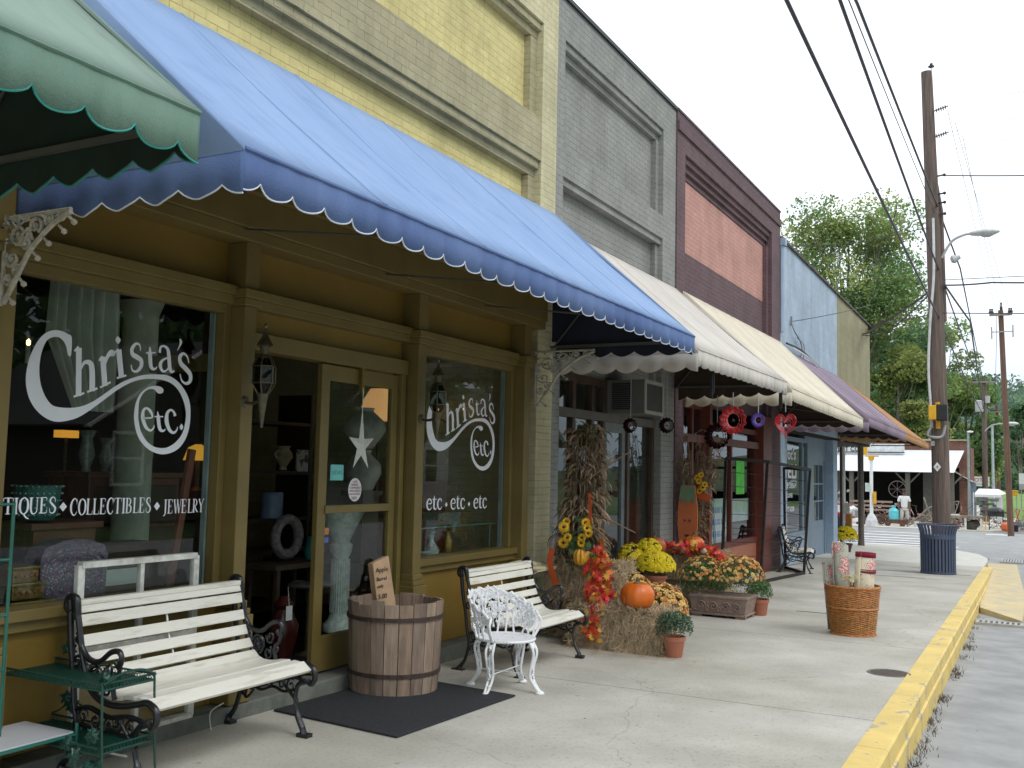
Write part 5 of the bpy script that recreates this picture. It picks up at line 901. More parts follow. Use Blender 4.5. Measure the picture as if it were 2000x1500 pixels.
mb.build('frame', PWm, o, bev=.003); MB().quad(sp_(.02, .02), sp_(.98, .02), sp_(.98, .98), sp_(.02, .98)).build('pane', glassmat('old glass', (.85, .9, .87), .9), o)
# ---------------- green wire plant stand and shelf ----------------
GW = mat('green enamelled wire', (.009, .055, .04), .35, .2, 10, .1, 60); GL2 = mat('tealy green enamel', (.015, .13, .10), .35, .15, 8)
o = thing('wire_plant_stand', 'dark green two tier wire plant stand with ivy leaves beside the bench', 'plant stand', (-4.45, 3.58, 0))
x0, x1, y0, y1 = -4.92, -4.02, 3.40, 3.72
def mesh_shelf(z, name):
    fr = MB()
    for a_, b_ in (((x0, y0), (x1, y0)), ((x1, y0), (x1, y1)), ((x1, y1), (x0, y1)), ((x0, y1), (x0, y0))):
        for dz in (0, .03): fr.tube([(a_[0], a_[1], z+dz), (b_[0], b_[1], z+dz)], .006, 6)
        d = Vector((b_[0]-a_[0], b_[1]-a_[1], 0)); k = int(d.length/.02)
        for i in range(k): t0, t1 = i/k, (i+1)/k; A_ = Vector((a_[0], a_[1], z)); fr.tube([A_+d*t0, A_+d*(t0+t1)*.5+Vector((0, 0, .03)), A_+d*t1], .002, 3, cap=False)
    for i in range(76): x = x0+(x1-x0)*(i+.5)/76; fr.beam((x, y0, z), (x+.004, y1, z), .0042, .003)
    for i in range(28): y = y0+(y1-y0)*(i+.5)/28; fr.beam((x0, y, z+.001), (x1, y, z+.001), .0042, .003)
    return fr.build(name, GW, o)
mesh_shelf(.54, 'shelf'); mesh_shelf(.24, 'shelf')
for x, y, dx in ((x0, y0, -.01), (x0, y1, -.01), (x1, y0, .03), (x1, y1, .03)): MB().tube([(x, y, .62 if x < -4.5 else .58), (x+dx*.6, y, .3), (x+dx*1.6, y, 0)], .006, 6).build('leg', GW, o)
MB().tube(cat([(x0, y0, .60), (x0, y0, .63), (x0, y0+.05, .64), (x0, y1-.05, .64), (x0, y1, .62)]), .006, 6).build('rail', GW, o); MB().tube(cat([(x1+.01, y0, .57), (x1+.02, y0+.1, .61), (x1+.02, y1-.1, .61), (x1+.01, y1, .57)]), .006, 6).build('rail', GW, o)
mb = MB()
for c in ((x0+.1, y1, .62), (x0+.3, y1-.03, .63), (x0+.25, y1, .36), (x0+.3, y1, .33), (x1-.06, y0, .31), (x1-.05, y0, .17), (x1-.15, y0, .22), (x1-.1, y0+.1, .57), (x1-.22, y0, .27)):
    for k in range(3): vleaf(mb, Vector(c)+rv(.02), (.4, -1, .3), .04)
mb.build('ivy_leaves', GW, o)
mb = MB(); mb.tube(cat([(x0, y1, .3), (x0+.15, y1, .28), (x0+.3, y1, .35), (x0+.45, y1, .33)]), .004, 5).tube(cat([(x1, y0, .12), (x1-.15, y0, .2), (x1-.3, y0, .18)]), .004, 5); mb.build('vine', GW, o)
o = thing('green_shelf_unit', 'teal green metal frame with a white shelf at the lower left corner', 'shelf unit', (-4.45, 3.2, 0))
q = MB().poly([(-4.66, 3.47, .30), (-4.29, 3.47, .30), (-4.29, 2.95, .30), (-4.66, 2.95, .30)], (0, 0, -.012)); q.build('shelf', mat('white laminate', (.55, .57, .62), .25, .05, 3), o)
mb = MB()
for a_, b_ in (((-4.67, 3.48), (-4.28, 3.48)), ((-4.28, 3.48), (-4.28, 2.94)), ((-4.28, 2.94), (-4.67, 2.94)), ((-4.67, 2.94), (-4.67, 3.48))): mb.tube([(*a_, .285), (*b_, .285)], .009, 6)
mb.build('shelf_frame', GL2, o)
for x, y, z in ((-4.28, 3.48, .34), (-4.28, 2.94, .36), (-4.67, 2.94, .34)): MB().tube([(x, y, 0), (x, y, z)], .008, 6).build('leg', GL2, o)
o = thing('green_etagere', 'tall teal green tube frame cut off by the left picture edge', 'metal frame', (-4.6, 3.2, 0))
for x, y in ((-4.50, 3.215), (-4.50, 2.85)): MB().tube([(x, y, 0), (x, y, 1.43)], .009, 6).build('post', GL2, o)
for z in (.30, .62, .88, 1.15, 1.42): MB().tube([(-4.50, 3.215, z), (-4.50, 2.85, z)], .008, 6).build('rung', GL2, o)
MB().tube(cat([(-4.5, 4.0, .02), (-4.55, 3.9, .06), (-4.63, 3.7, .16), (-4.62, 3.5, .2)]), .006, 5).tube(cat([(-4.52, 4.65, .02), (-4.6, 4.72, .1), (-4.62, 4.85, .13)]), .004, 5).build('cable', M['whitewood'], thing('power_cable', 'thin pale cable trailing along the foot of the shop wall', 'cable', (-4.5, 4.0, 0)))
# ---------------- wire rack ----------------
RI = mat('rusty black iron', (.022, .018, .016), .7, .4, 14, .3, 50)
o = thing('wire_rack', 'tall black folding wire display rack standing outside the maroon shop', 'display rack', (-4.3, 18.3, gz(18)))
P4 = [Vector((-5.05, 19.8, 1.86)), Vector((-4.10, 16.8, 1.86)), Vector((-3.90, 19.25, 1.75)), Vector((-4.66, 20.45, 1.78))]; Q4 = [Vector((-4.66, 18.2, gz(18))), Vector((-4.22, 16.8, gz(16.8))), Vector((-4.02, 19.25, gz(19.25))), Vector((-4.60, 20.3, gz(20)))]
P4[0] = Vector((-4.68, 16.35, 1.9)); Q4[0] = Vector((-4.69, 16.15, gz(16)))
for i in range(4): MB().beam(P4[i], Q4[i], .045, .045).build('post', RI, o)
for i in range(3):
    mb = MB(); mb.beam(P4[i], P4[i+1], .05, .05); mb.beam(Q4[i]+Vector((0, 0, .03)), Q4[i+1]+Vector((0, 0, .03)), .05, .04)
    for k in range(1, 9): t = k/9; mb.tube([P4[i]*(1-t)+Q4[i]*t, P4[i+1]*(1-t)+Q4[i+1]*t], .006, 4)
    mb.build('wire_panel', RI, o)
# ---------------- wicker basket with rolled rugs ----------------
kx_, ky_ = -1.915, 11.72; kz = gz(ky_); o = thing('wicker_basket', 'tall honey coloured wicker basket holding rolled rugs near the kerb', 'basket', (kx_, ky_, kz))
WM = mat('honey wicker', (.46, .20, .055), .45, .4, 30, .2, 60, isl=.25); mb = MB(); rows = 44; ns = 60
for j in range(rows):
    z = .012+j*.0117; r_ = .228+.058*(z/.52)
    mb.tube([((r_+.006*(1 if (i//2+j) % 2 else -1))*math.cos(2*math.pi*i/ns), (r_+.006*(1 if (i//2+j) % 2 else -1))*math.sin(2*math.pi*i/ns), z) for i in range(ns)], .0062, 4, closed=True)
mb.build('weave', WM, o, local=True, smooth=True)
mb = MB()
for i in range(30): a_ = 2*math.pi*i/30; mb.tube([(.228*math.cos(a_), .228*math.sin(a_), 0), (.286*math.cos(a_), .286*math.sin(a_), .53)], .006, 5)
mb.build('stakes', WM, o, local=True)
for z, r_, n_ in ((.53, .290, 'rim'), (.30, .266, 'waist_band'), (.01, .235, 'foot_band')):
    mb = MB()
    for ph in (0, 2.1, 4.2): mb.tube([((r_+.008*math.cos(i*.9+ph))*math.cos(2*math.pi*i/72), (r_+.008*math.cos(i*.9+ph))*math.sin(2*math.pi*i/72), z+.008*math.sin(i*.9+ph)) for i in range(72)], .007, 5, closed=True)
    mb.build(n_, WM, o, local=True, smooth=True)
MB().lathe([(.22, .01), (0, .012)], n=20).build('bottom', M['dwood'], o, local=True)
def floral(name, base, rose, leafc, sc=9):
    m = bpy.data.materials.new(name); t, b = nodes(m); l = t.links.new; tc = nn(t, 'ShaderNodeTexCoord')
    n0 = nn(t, 'ShaderNodeTexNoise'); n0.inputs['Scale'].default_value = sc*1.6; l(tc.outputs['Object'], n0.inputs['Vector'])
    ad = nn(t, 'ShaderNodeMixRGB', blend_type='ADD'); ad.inputs[0].default_value = .12; l(tc.outputs['Object'], ad.inputs[1]); l(n0.outputs['Color'], ad.inputs[2])
    vo = nn(t, 'ShaderNodeTexVoronoi'); vo.inputs['Scale'].default_value = sc; l(ad.outputs[0], vo.inputs['Vector'])
    cr = nn(t, 'ShaderNodeValToRGB'); e = cr.color_ramp.elements; e[0].position = 0; e[0].color = c4((.62, .45, .36)); e[1].position = .62; e[1].color = c4(base)
    for p_, c in ((.14, rose), (.24, (.62, .42, .38)), (.33, rose), (.40, base), (.50, leafc), (.56, base)): x = e.new(p_); x.color = c4(c)
    cr.color_ramp.interpolation = 'CONSTANT'; l(vo.outputs['Distance'], cr.inputs[0]); l(cr.outputs[0], b.inputs['Base Color']); b.inputs['Roughness'].default_value = .95
    n2 = nn(t, 'ShaderNodeTexNoise'); n2.inputs['Scale'].default_value = 240; bp = nn(t, 'ShaderNodeBump'); bp.inputs['Strength'].default_value = .5; bp.inputs['Distance'].default_value = .004; l(tc.outputs['Object'], n2.inputs['Vector']); l(n2.outputs[0], bp.inputs['Height']); l(bp.outputs[0], b.inputs['Normal']); return m
def rug(label, loc, r_, h_, lean, m, trim, kind):
    o = thing('rolled_rug', label, 'rolled rug', loc, 0, 'rolled rugs in the wicker basket'); o.rotation_euler = lean
    def spiral(ra, z0, z1, slope=0, turns=2.6, flat=1):
        mb = MB(); k = int(turns*26); vs = []
        for i in range(k+1): t = i/k; a_ = t*turns*6.283; rr = ra*(1-.62*(1-t)); zt = z1-slope*(1+math.cos(a_))*.5*t; vs += [(rr*math.cos(a_), rr*math.sin(a_)*flat, z0), (rr*math.cos(a_), rr*math.sin(a_)*flat, zt)]
        mb.add(vs, [(2*i, 2*i+2, 2*i+3, 2*i+1) for i in range(k)]); return mb
    spiral(r_, 0, h_, kind*.0+.05 if kind == 0 else .008, flat=.9).build('pile', m, o, local=True, smooth=True, solid=.012)
    if trim:
        for z0, z1, k_ in ((h_-.045, h_+.006, 1.03), (h_-.215, h_-.195, 1.02), (h_-.185, h_-.178, 1.02)): spiral(r_*k_, z0, z1, 0, 1.02 if k_ < 1.03 else 2.6, .9).build('border', trim, o, local=True, smooth=True, solid=.014)
    return o
WR = mat('wine red pile', (.22, .01, .03), .95, .3, 40, .5, 90)
rug('tall grey rug roll with pink roses in the wicker basket', (kx_-.09, ky_-.03, kz+.03), .092, .98, (R(1), R(-2), 0), floral('grey floral rug', (.36, .35, .29), (.40, .12, .13), (.20, .21, .16), 8), None, 0)
rug('thick cream rug roll with a wine red border in the wicker basket', (kx_+.10, ky_-.0, kz+.03), .112, .87, (R(1), R(3), .6), floral('cream floral rug', (.62, .54, .40), (.48, .20, .20), (.36, .34, .25), 7.5), WR, 1)
rug('shorter pale rug roll at the left rim of the wicker basket', (kx_-.205, ky_+.03, kz+.03), .065, .75, (R(0), R(-5), 0), floral('pale floral rug', (.44, .42, .35), (.35, .08, .10), (.2, .2, .15), 9), None, 0)
MB().tube(cat([(-.02, -.14, 0), (0, -.13, .03), (.05, -.15, .06), (.08, -.15, .02), (.03, -.15, .04), (-.05, -.15, .05), (-.08, -.15, .0), (0, -.14, .04), (.02, -.15, -.05)]), .006, 5).build('bow', mat('pale yellow ribbon', (.60, .60, .22), .6), thing('ribbon_bow', 'small yellow raffia bow tied between the rugs', 'ribbon', (kx_, ky_, kz+.60)), local=True)
# ---------------- litter bin ----------------
tx, ty = -1.905, 21.65; o = thing('litter_bin', 'dark blue slatted steel litter bin with flared top near the corner', 'litter bin', (tx, ty, gz(ty))); TB = mat('navy powder coat', (.062, .082, .135), .42, .08, 6, .05, 60)
for i in range(32):
    a_ = 2*math.pi*i/32; ca, sa = math.cos(a_), math.sin(a_); mb = MB(); T_ = Vector((-sa, ca, 0))*.021; pr = [(.318, .03), (.322, .72), (.328, .80), (.350, .88), (.385, .96)]
    for (r0, z0), (r1, z1) in zip(pr, pr[1:]):
        a0, a1 = Vector((r0*ca, r0*sa, z0)), Vector((r1*ca, r1*sa, z1)); n_ = Vector((ca, sa, 0))*.007; mb.add([a0-T_-n_, a0+T_-n_, a0+T_+n_, a0-T_+n_, a1-T_-n_, a1+T_-n_, a1+T_+n_, a1-T_+n_], [(0, 1, 5, 4), (1, 2, 6, 5), (2, 3, 7, 6), (3, 0, 4, 7)])
    mb.build('slat', TB, o, local=True)
MB().tube([(.386*math.cos(2*math.pi*i/48), .386*math.sin(2*math.pi*i/48), .965) for i in range(48)], .012, 6, closed=True).build('top_ring', TB, o, local=True)
for z0, z1 in ((0.01, .05), (.69, .76)): MB().lathe([(.326, z0), (.334, z0), (.334, z1), (.326, z1)], n=48).build('band', TB, o, local=True)
MB().lathe([(.27, .06), (.29, .74), (.27, .745), (.25, .08)], n=32).build('liner', mat('black liner', (.008, .009, .012), .6), o, local=True)
# ---------------- wind spinners and chimes hung from the awning ----------------
def chain(mb, x, y, z0, z1): 
    k = int((z1-z0)/.02)+1
    for i in range(k): z = z0+(z1-z0)*(i+.5)/k; mb.ico((x, y, z), .008, 1, sc=(1, .6, 1.3))
def spinner(label, x, y, z, r_, col, petals, ztop, kind='sun'):
    o = thing('wind_spinner', label, 'wind spinner', (x, y, z), 0, 'hanging wind spinners'); mb = MB(); chain(mb, 0, 0, r_, ztop-z); mb.build('chain', M['galv'], o, local=True)
    mb = MB(); M_ = mat('spinner paint', col, .4 if col[0] > .09 else .9, .25, 12, coat=.3 if col[0] > .09 else 0, spec=.5 if col[0] > .09 else .1)
    if kind == 'heart':
        def hp(t, s): return (s*.0625*16*math.sin(t)**3*.9, s*.0625*(13*math.cos(t)-5*math.cos(2*t)-2*math.cos(3*t)-math.cos(4*t))+s*.1)
        for k in range(5):
            s = r_*(1-.16*k); pts = [hp(2*math.pi*i/40, s) for i in range(40)]; inn = [hp(2*math.pi*i/40, s*.90) for i in range(40)]; an = .22*(k-1.5)
            vs = []
            for ring, yo in ((pts, -.008-.02*k), (inn, .008-.02*k)): vs += [(p[0]*math.cos(an), p[0]*math.sin(an)+yo, p[1]) for p in ring]
            mb.add(vs, [(i, (i+1) % 40, 40+(i+1) % 40, 40+i) for i in range(40)])
        mb.build('hoops', M_, o, local=True, solid=.004)
        MB().ico((0, 0, 0), .016, 1).build('bead', M['white'], o, local=True)
    else:
        for k in range(4):
            s = r_*(1-.13*k); an = .25*k; n_ = petals*6; vs = []
            for i in range(n_):
                a_ = 2*math.pi*i/n_; lob = abs(math.sin(a_*petals/2)); ro = s*(.86+.14*lob); ri = s*.78 if k == 0 else s*.82
                for rr, yo in ((ro, -.02), (ri, .015)): vs.append((rr*math.cos(a_)*math.cos(an), rr*math.cos(a_)*math.sin(an)*.6+yo, rr*math.sin(a_)))
            mb.add(vs, [(2*i, 2*((i+1) % n_), 2*((i+1) % n_)+1, 2*i+1) for i in range(n_)])
        mb.build('petals', M_, o, local=True, solid=.004)
        MB().ico((0, 0, 0), r_*.12, 1).build('bead', mat('dark bead', (.03, .02, .02), .3), o, local=True)
    return o
spinner('large red sunburst wind spinner hanging under the beige awning', -3.21, 11.5, 2.27, .165, (.55, .015, .02), 12, 2.60)
spinner('small violet flower wind spinner between the red sunburst and the heart', -2.99, 11.8, 2.285, .085, (.10, .05, .42), 22, 2.6)
spinner('red heart shaped wind spinner hanging at the end of the beige awning', -2.76, 12.2, 2.24, .165, (.50, .01, .02), 0, 2.7, 'heart')
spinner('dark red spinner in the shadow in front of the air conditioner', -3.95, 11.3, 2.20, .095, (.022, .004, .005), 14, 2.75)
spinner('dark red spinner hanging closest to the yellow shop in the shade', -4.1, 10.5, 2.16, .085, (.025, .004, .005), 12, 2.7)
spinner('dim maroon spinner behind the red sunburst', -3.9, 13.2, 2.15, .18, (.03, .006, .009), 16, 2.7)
for x, y, z, lb in ((-3.16, 10.5, 2.72, 'black tube wind chime at the near corner of the beige awning'), (-3.12, 13.5, 2.76, 'black tube wind chime above the red heart spinner')):
    o = thing('wind_chime', lb, 'wind chime', (x, y, z), 0, 'black wind chimes'); mb = MB()
    for k in range(5): a_ = k*1.257; mb.tube([(.018*math.cos(a_), .018*math.sin(a_), 0), (.018*math.cos(a_), .018*math.sin(a_), -.2-.015*k)], .008, 6)
    mb.build('tubes', M['black'], o, local=True); MB().lathe([(.03, 0), (.03, .012), (.004, .03), (.003, .12)], n=12).build('top_disc', M['black'], o, local=True)
# ---------------- small hanging cage lamp etc. on the building ----------------
# ---------------- autumn display ----------------
def bale(label, x0, x1, y0, y1, z0, z1, n=5200):
    o = thing('hay_bale', label, 'hay bale', ((x0+x1)/2, (y0+y1)/2, z0), 0, 'brown hay bales in the autumn display')
    cx, cy, cz_ = (x0+x1)/2, (y0+y1)/2, (z0+z1)/2
    bm = bmesh.new(); bmesh.ops.create_cube(bm, size=1); bmesh.ops.subdivide_edges(bm, edges=bm.edges, cuts=9, use_grid_fill=True); mb = MB()
    vs = []
    for v in bm.verts:
        p = Vector((cx+v.co.x*(x1-x0)*.96, cy+v.co.y*(y1-y0)*.96, cz_+v.co.z*(z1-z0)*.96)); k = noise.noise(p*6)*.03; e_ = sum(1 for q in v.co if abs(q) > .48); d = Vector(v.co).normalized(); vs.append(p+d*k-d*.018*(e_-1))
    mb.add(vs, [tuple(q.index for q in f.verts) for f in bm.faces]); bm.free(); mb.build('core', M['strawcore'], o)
    mb = MB()
    for _ in range(n):
        f = rng.random(); dx, dy, dz = (x1-x0)/2, (y1-y0)/2, (z1-z0)/2; r_ = rng.random()
        if r_ < .45: p = Vector((rng.uniform(-dx, dx), -dy, rng.uniform(-dz, dz))); n_ = Vector((0, -1, 0)); g_ = Vector((rng.gauss(0, .55), 0, rng.gauss(-.5, .7)))
        elif r_ < .68: p = Vector((dx, rng.uniform(-dy, dy), rng.uniform(-dz, dz))); n_ = Vector((1, 0, 0)); g_ = Vector((0, rng.gauss(0, .6), rng.gauss(-.5, .7)))
        else: p = Vector((rng.uniform(-dx, dx), rng.uniform(-dy, dy), dz)); n_ = Vector((0, 0, 1)); g_ = Vector((rng.gauss(0, 1), rng.gauss(-.2, 1), 0))
        if g_.length < .1: continue
        g_.normalize(); L_ = rng.uniform(.05, .17); w = g_.cross(n_).normalized()*rng.uniform(.0018, .0040)
        p = p+Vector((cx, cy, cz_))+n_*rng.uniform(-.012, .006); b_ = rng.uniform(-.012, .04); side = w.normalized()*rng.uniform(-.03, .03)
        q = [p, p+g_*L_*.5+n_*max(b_, 0)+side, p+g_*L_+n_*b_*1.3+Vector((0, 0, -abs(b_)*.5))]
        q = [Vector((a_.x, a_.y, max(a_.z, z0+.004))) for a_ in q]
        mb.add([q[0]-w, q[0]+w, q[1]+w, q[1]-w, q[2]+w*.4, q[2]-w*.4], [(0, 1, 2, 3), (3, 2, 4, 5)])
    mb.build('straw', M['straw'], o)
    return o
g9 = gz(9.2)
bale('low loose hay bale on the pavement with the big pumpkin on it', -4.08, -3.20, 8.98, 9.42, g9, .33, 8000)
bale('lower hay bale of the stack behind the low bale, carrying the corn shock', -4.58, -3.78, 9.43, 9.88, g9, .33, 3500)
bale('upper hay bale of the stack under the corn shock, draped with red leaves', -4.52, -3.76, 9.28, 9.74, .335, .71, 5500)
g13 = gz(13)
bale('hay bale at the bottom of the far stack behind the carved planter', -4.60, -3.70, 12.75, 13.25, g13, .24, 4200)
bale('hay bale on top of the far stack, covered with leaves and gourds', -4.62, -3.72, 12.72, 13.2, .245, .60, 4200)
CS = leafy(mat('dry corn leaf', (.36, .27, .17), .85, .45, 5, isl=.5, c2=(.16, .115, .07)), .2); CK = mat('dry corn stalk', (.20, .14, .085), .8, .4, 8, isl=.35)
def shock(label, bx, by, z0, z1, r0, rt, n=70, nl=560, lean=(0, 0), spread=1):
    o = thing('corn_shock', label, 'corn shock', (bx, by, z0), 0, 'bundles of dry corn stalks'); mb = MB(); ml = MB()
    for i in range(n):
        a_ = rng.uniform(0, 6.283); r_ = r0*math.sqrt(rng.random()); h_ = (z1-z0)*rng.uniform(.75, 1.0); tw = rng.uniform(-.4, .4)
        pts = []
        for k in range(7):
            t = k/6; w = r_*(1-.62*math.sin(min(t*1.75, 1.57))) if t < .55 else r_*.42+rt*(t-.55)*rng.uniform(.7, 1.3)
            pts.append(Vector((bx+lean[0]*t+w*math.cos(a_+tw*t), by+lean[1]*t+w*math.sin(a_+tw*t), z0+h_*t)))
        mb.tube(pts, [.011, .010, .009, .008, .007, .005, .003], 5)
        for _ in range(nl//n):
            k = rng.randint(1, 6); p = pts[k]; out = Vector((math.cos(a_), math.sin(a_), 0))+rv(.6); out.z = rng.uniform(-.1, .9); out.normalize(); L_ = rng.uniform(.12, .60)*spread*(1.2-.10*k); w_ = rng.uniform(.004, .014)
            cur = Vector(p); d = out.copy(); seg = 7; vs = []; side = d.cross(Vector((0, 0, 1))); side = side.normalized() if side.length > .1 else Vector((1, 0, 0)); tws = rng.uniform(-.6, .6)
            for s_ in range(seg+1):
                ww = w_*math.sin(math.pi*min(1, (s_+.6)/(seg+.6)))*(1 if s_ < seg else .1); vs += [cur-side*ww, cur+side*ww]
                cur = cur+d*L_/seg*.62; d = (d+Vector((rng.gauss(0, .3), rng.gauss(0, .3), -.30-.14*s_*rng.random()))).normalized(); side = (Matrix.Rotation(tws, 3, d) @ side); side = (side-d*side.dot(d)).normalized()
            ml.add(vs, [(2*j, 2*j+1, 2*j+3, 2*j+2) for j in range(seg)])
    mb.build('stalks', CK, o); ml.build('husk_leaves', CS, o); return o
mb = MB()
for _ in range(420):
    x, y = rng.gauss(-3.6, .42), rng.gauss(8.9, .16); z_ = gz(y)+.003; a_ = rng.uniform(0, 3.14); u = Vector((math.cos(a_), math.sin(a_), 0))*rng.uniform(.015, .06); w = Vector((-math.sin(a_), math.cos(a_), 0))*.0018; q = Vector((x, y, z_)); mb.add([q-u-w, q-u+w, q+u+w+Vector((0, 0, .004)), q+u-w+Vector((0, 0, .004))], [(0, 1, 2, 3)])
tag(mb.build('loose_straw', M['straw']), 'loose straw fallen on the pavement around the near hay bales', 'straw', kind='stuff')
sh1 = shock('tall bundle of dry corn stalks with sunflowers rising behind the second bench', -4.28, 9.52, .05, 2.12, .29, .065, 95, 2300, (.07, .02), 1.0)
sh2 = shock('bundle of dry corn stalks tied to the post of the maroon shop', -4.50, 14.0, -.1, 2.22, .14, .55, 70, 1100, (.05, 0), 1.0)
mb = MB()
for p_, q_ in (((-4.1, 9.35, 1.10), (-3.78, 9.2, .93)), ((-4.15, 9.4, 1.22), (-3.55, 9.25, 1.05)), ((-4.1, 9.4, 1.35), (-3.85, 9.3, 1.15)), ((-4.2, 9.4, 1.5), (-3.7, 9.5, 1.85))): mb.tube(cat([p_, tuple((Vector(p_)+Vector(q_))/2+Vector((0, 0, .02))), q_]), [.012]*8+[.006]*5, 5)
mb.build('loose_stalks', CK, sh1)
mb = MB()
for _ in range(420): a_ = rng.uniform(0, 6.28); leaf(mb, (-4.21+.10*rng.gauss(0, 1)*.6, 9.53+.05*rng.gauss(0, 1), 2.0+rng.gauss(0, .06)), .045, (0, 0, .3), .12)
mb.build('green_top', mat('faded green husk', (.09, .10, .03), .8, .4, 8, isl=.4), sh1)
mb = MB()
for i in range(16): p = Vector((-4.42+rng.uniform(-.1, .05), 9.2, .66)); d = Vector((-.1-rng.random()*.35, -.5*rng.random()-.1, rng.uniform(-.12, .08))); s_ = Vector((0, .02, .012)); mb.add([p-s_, p+s_, p+d*.6+s_*1.2+Vector((0, 0, .04)), p+d*.6-s_*1.2+Vector((0, 0, .04)), p+d], [(0, 1, 2, 3), (3, 2, 4)])
mb.build('pale_husks', mat('pale corn husk', (.46, .42, .26), .7, .2, 8, isl=.2), sh1)
def ribbon(name, par, pts, w, m, up=(0, -1, 0)):
    P_ = cat(pts, 3); vs = []
    for i, p in enumerate(P_):
        d = (Vector(P_[min(i+1, len(P_)-1)])-Vector(P_[max(0, i-1)])); s_ = d.cross(Vector(up)).normalized()*w/2; vs += [Vector(p)-s_, Vector(p)+s_]
    return MB().add(vs, [(2*i, 2*i+1, 2*i+3, 2*i+2) for i in range(len(P_)-1)]).build(name, m, par)
RB = mat('orange satin ribbon', (.50, .085, .025), .35, .2, 6)
ribbon('ribbon', sh1, [(-4.38, 9.12, .86), (-4.40, 9.10, .74), (-4.36, 9.08, .62), (-4.30, 9.06, .50)], .065, RB); ribbon('ribbon', sh1, [(-4.02, 9.2, 1.42), (-4.01, 9.2, 1.2), (-4.03, 9.2, 1.0)], .035, RB)
ribbon('ribbon', sh2, [(-4.50, 13.72, 1.33), (-4.38, 13.7, 1.42), (-4.28, 13.7, 1.32), (-4.15, 13.7, 1.30)], .09, RB); ribbon('ribbon', sh2, [(-4.48, 13.72, 1.30), (-4.38, 13.7, 1.33), (-4.42, 13.7, 1.22)], .08, RB)
# flower makers
YEL = mat('sunflower yellow', (.72, .42, .012), .6, .2, 10, isl=.2); DKC = mat('dark flower centre', (.05, .03, .01), .8)
def daisy(mb, mc, c, nrm, r_, k=12, cup=.1):
    nrm = Vector(nrm).normalized(); u = nrm.orthogonal().normalized(); w = nrm.cross(u); c = Vector(c); ph = rng.random()
    for i in range(k):
        a_ = 2*math.pi*i/k+ph; d = u*math.cos(a_)+w*math.sin(a_); s_ = (u*-math.sin(a_)+w*math.cos(a_))*r_*1.9/k*1.3; mb.add([c+d*r_*.2, c+d*r_*.65+s_+nrm*r_*cup, c+d*r_+nrm*r_*cup*.2, c+d*r_*.65-s_+nrm*r_*cup], [(0, 1, 2, 3)])
    if mc is not None: mc.ico(c+nrm*r_*.06, r_*.3, 1, sc=(1, 1, .8))
def bouquet(par, spots, r_, nrm=(.1, -1, .2), k=16):
    mb, mc = MB(), MB()
    for s_ in spots: daisy(mb, mc, s_, Vector(nrm)+rv(.35), r_*rng.uniform(.85, 1.15), k, .05); daisy(mb, None, s_, Vector(nrm)+rv(.3), r_*.85, k, .2)
    mb.build('sunflowers', YEL, par); mc.build('flower_centres', DKC, par)
sp = [(-4.24+rng.uniform(-.07, .06), 9.16+rng.uniform(-.04, .04), 1.13-i*.052) for i in range(6)]+[(-4.03+rng.uniform(-.05, .06), 9.12+rng.uniform(-.04, .04), 1.13-i*.05) for i in range(9)]
bouquet(sh1, sp[:5], .055); bouquet(sh1, sp[6:11], .055)
bouquet(sh2, [(-4.28+rng.uniform(-.07, .07), 13.7+rng.uniform(-.03, .03), 1.62-i*.045) for i in range(6)], .055)
mb = MB()
for _ in range(60): leaf(mb, Vector((-4.15, 9.17, .92))+Vector((rng.gauss(0, .09), 0, rng.gauss(0, .12))), .04, (0, -1, 0), .6)
mb.build('green_leaves', M['green'], sh1)
# maple leaf garlands
RL = mat('red silk leaves', (.58, .035, .02), .55, .3, 6, isl=.35); OLf = mat('orange silk leaves', (.72, .17, .015), .55, .3, 6, isl=.3); YL = mat('amber silk leaves', (.66, .36, .04), .55, .3, 6, isl=.3)
def maple(mb, c, nrm, s):
    nrm = Vector(nrm).normalized(); u = nrm.orthogonal().normalized(); t = rng.uniform(0, 6.28); u = u*math.cos(t)+nrm.cross(u)*math.sin(t); w = nrm.cross(u); c = Vector(c); cup = rng.uniform(-.3, .3)
    R_ = [(0, 1), (.18, .45), (.62, .88), (.9, .42), (1.26, .85), (1.65, .35), (2.2, .6), (2.75, .3)]; pts = [(a_, r_) for a_, r_ in R_]+[(math.pi, .5)]+[(2*math.pi-a_, r_) for a_, r_ in reversed(R_[1:])]
    P_ = [c+u*r_*s*math.cos(a_)+w*r_*s*math.sin(a_)+nrm*cup*s*r_*r_*.6 for a_, r_ in pts]; n_ = len(P_); mb.add([c]+P_, [(0, 1+k, 1+(k+1) % n_) for k in range(n_)])
def garland(name, label, path, n, s, spread, nrm, cols=(.55, .85)):
    o = thing(name, label, 'leaf garland', path[0], 0, 'autumn leaf garlands'); P_ = cat(path, 8); A_ = [MB(), MB(), MB()]
    for i in range(n):
        p = Vector(P_[int(rng.random()*(len(P_)-1))]); q = rng.random(); k = 0 if q < cols[0] else 1 if q < cols[1] else 2
        maple(A_[k], p+Vector((rng.gauss(0, spread), rng.gauss(0, spread*.5), rng.gauss(0, spread*.6))), Vector(nrm)+rv(.8), s*rng.uniform(.7, 1.25))
    for mb, m_, nm in zip(A_, (RL, OLf, YL), ('red_leaves', 'orange_leaves', 'amber_leaves')): mb.build(nm, m_, o)
    MB().tube(P_, .006, 5).build('stem', M['stem'], o)
garland('leaf_garland', 'red and orange maple leaf garland hanging down over the near hay bales', [(-3.95, 9.26, .86), (-3.88, 9.2, .70), (-3.83, 9.16, .45), (-3.86, 9.05, .36), (-3.84, 8.95, .22), (-3.87, 8.93, .06)], 330, .052, .040, (.2, -1, .3))
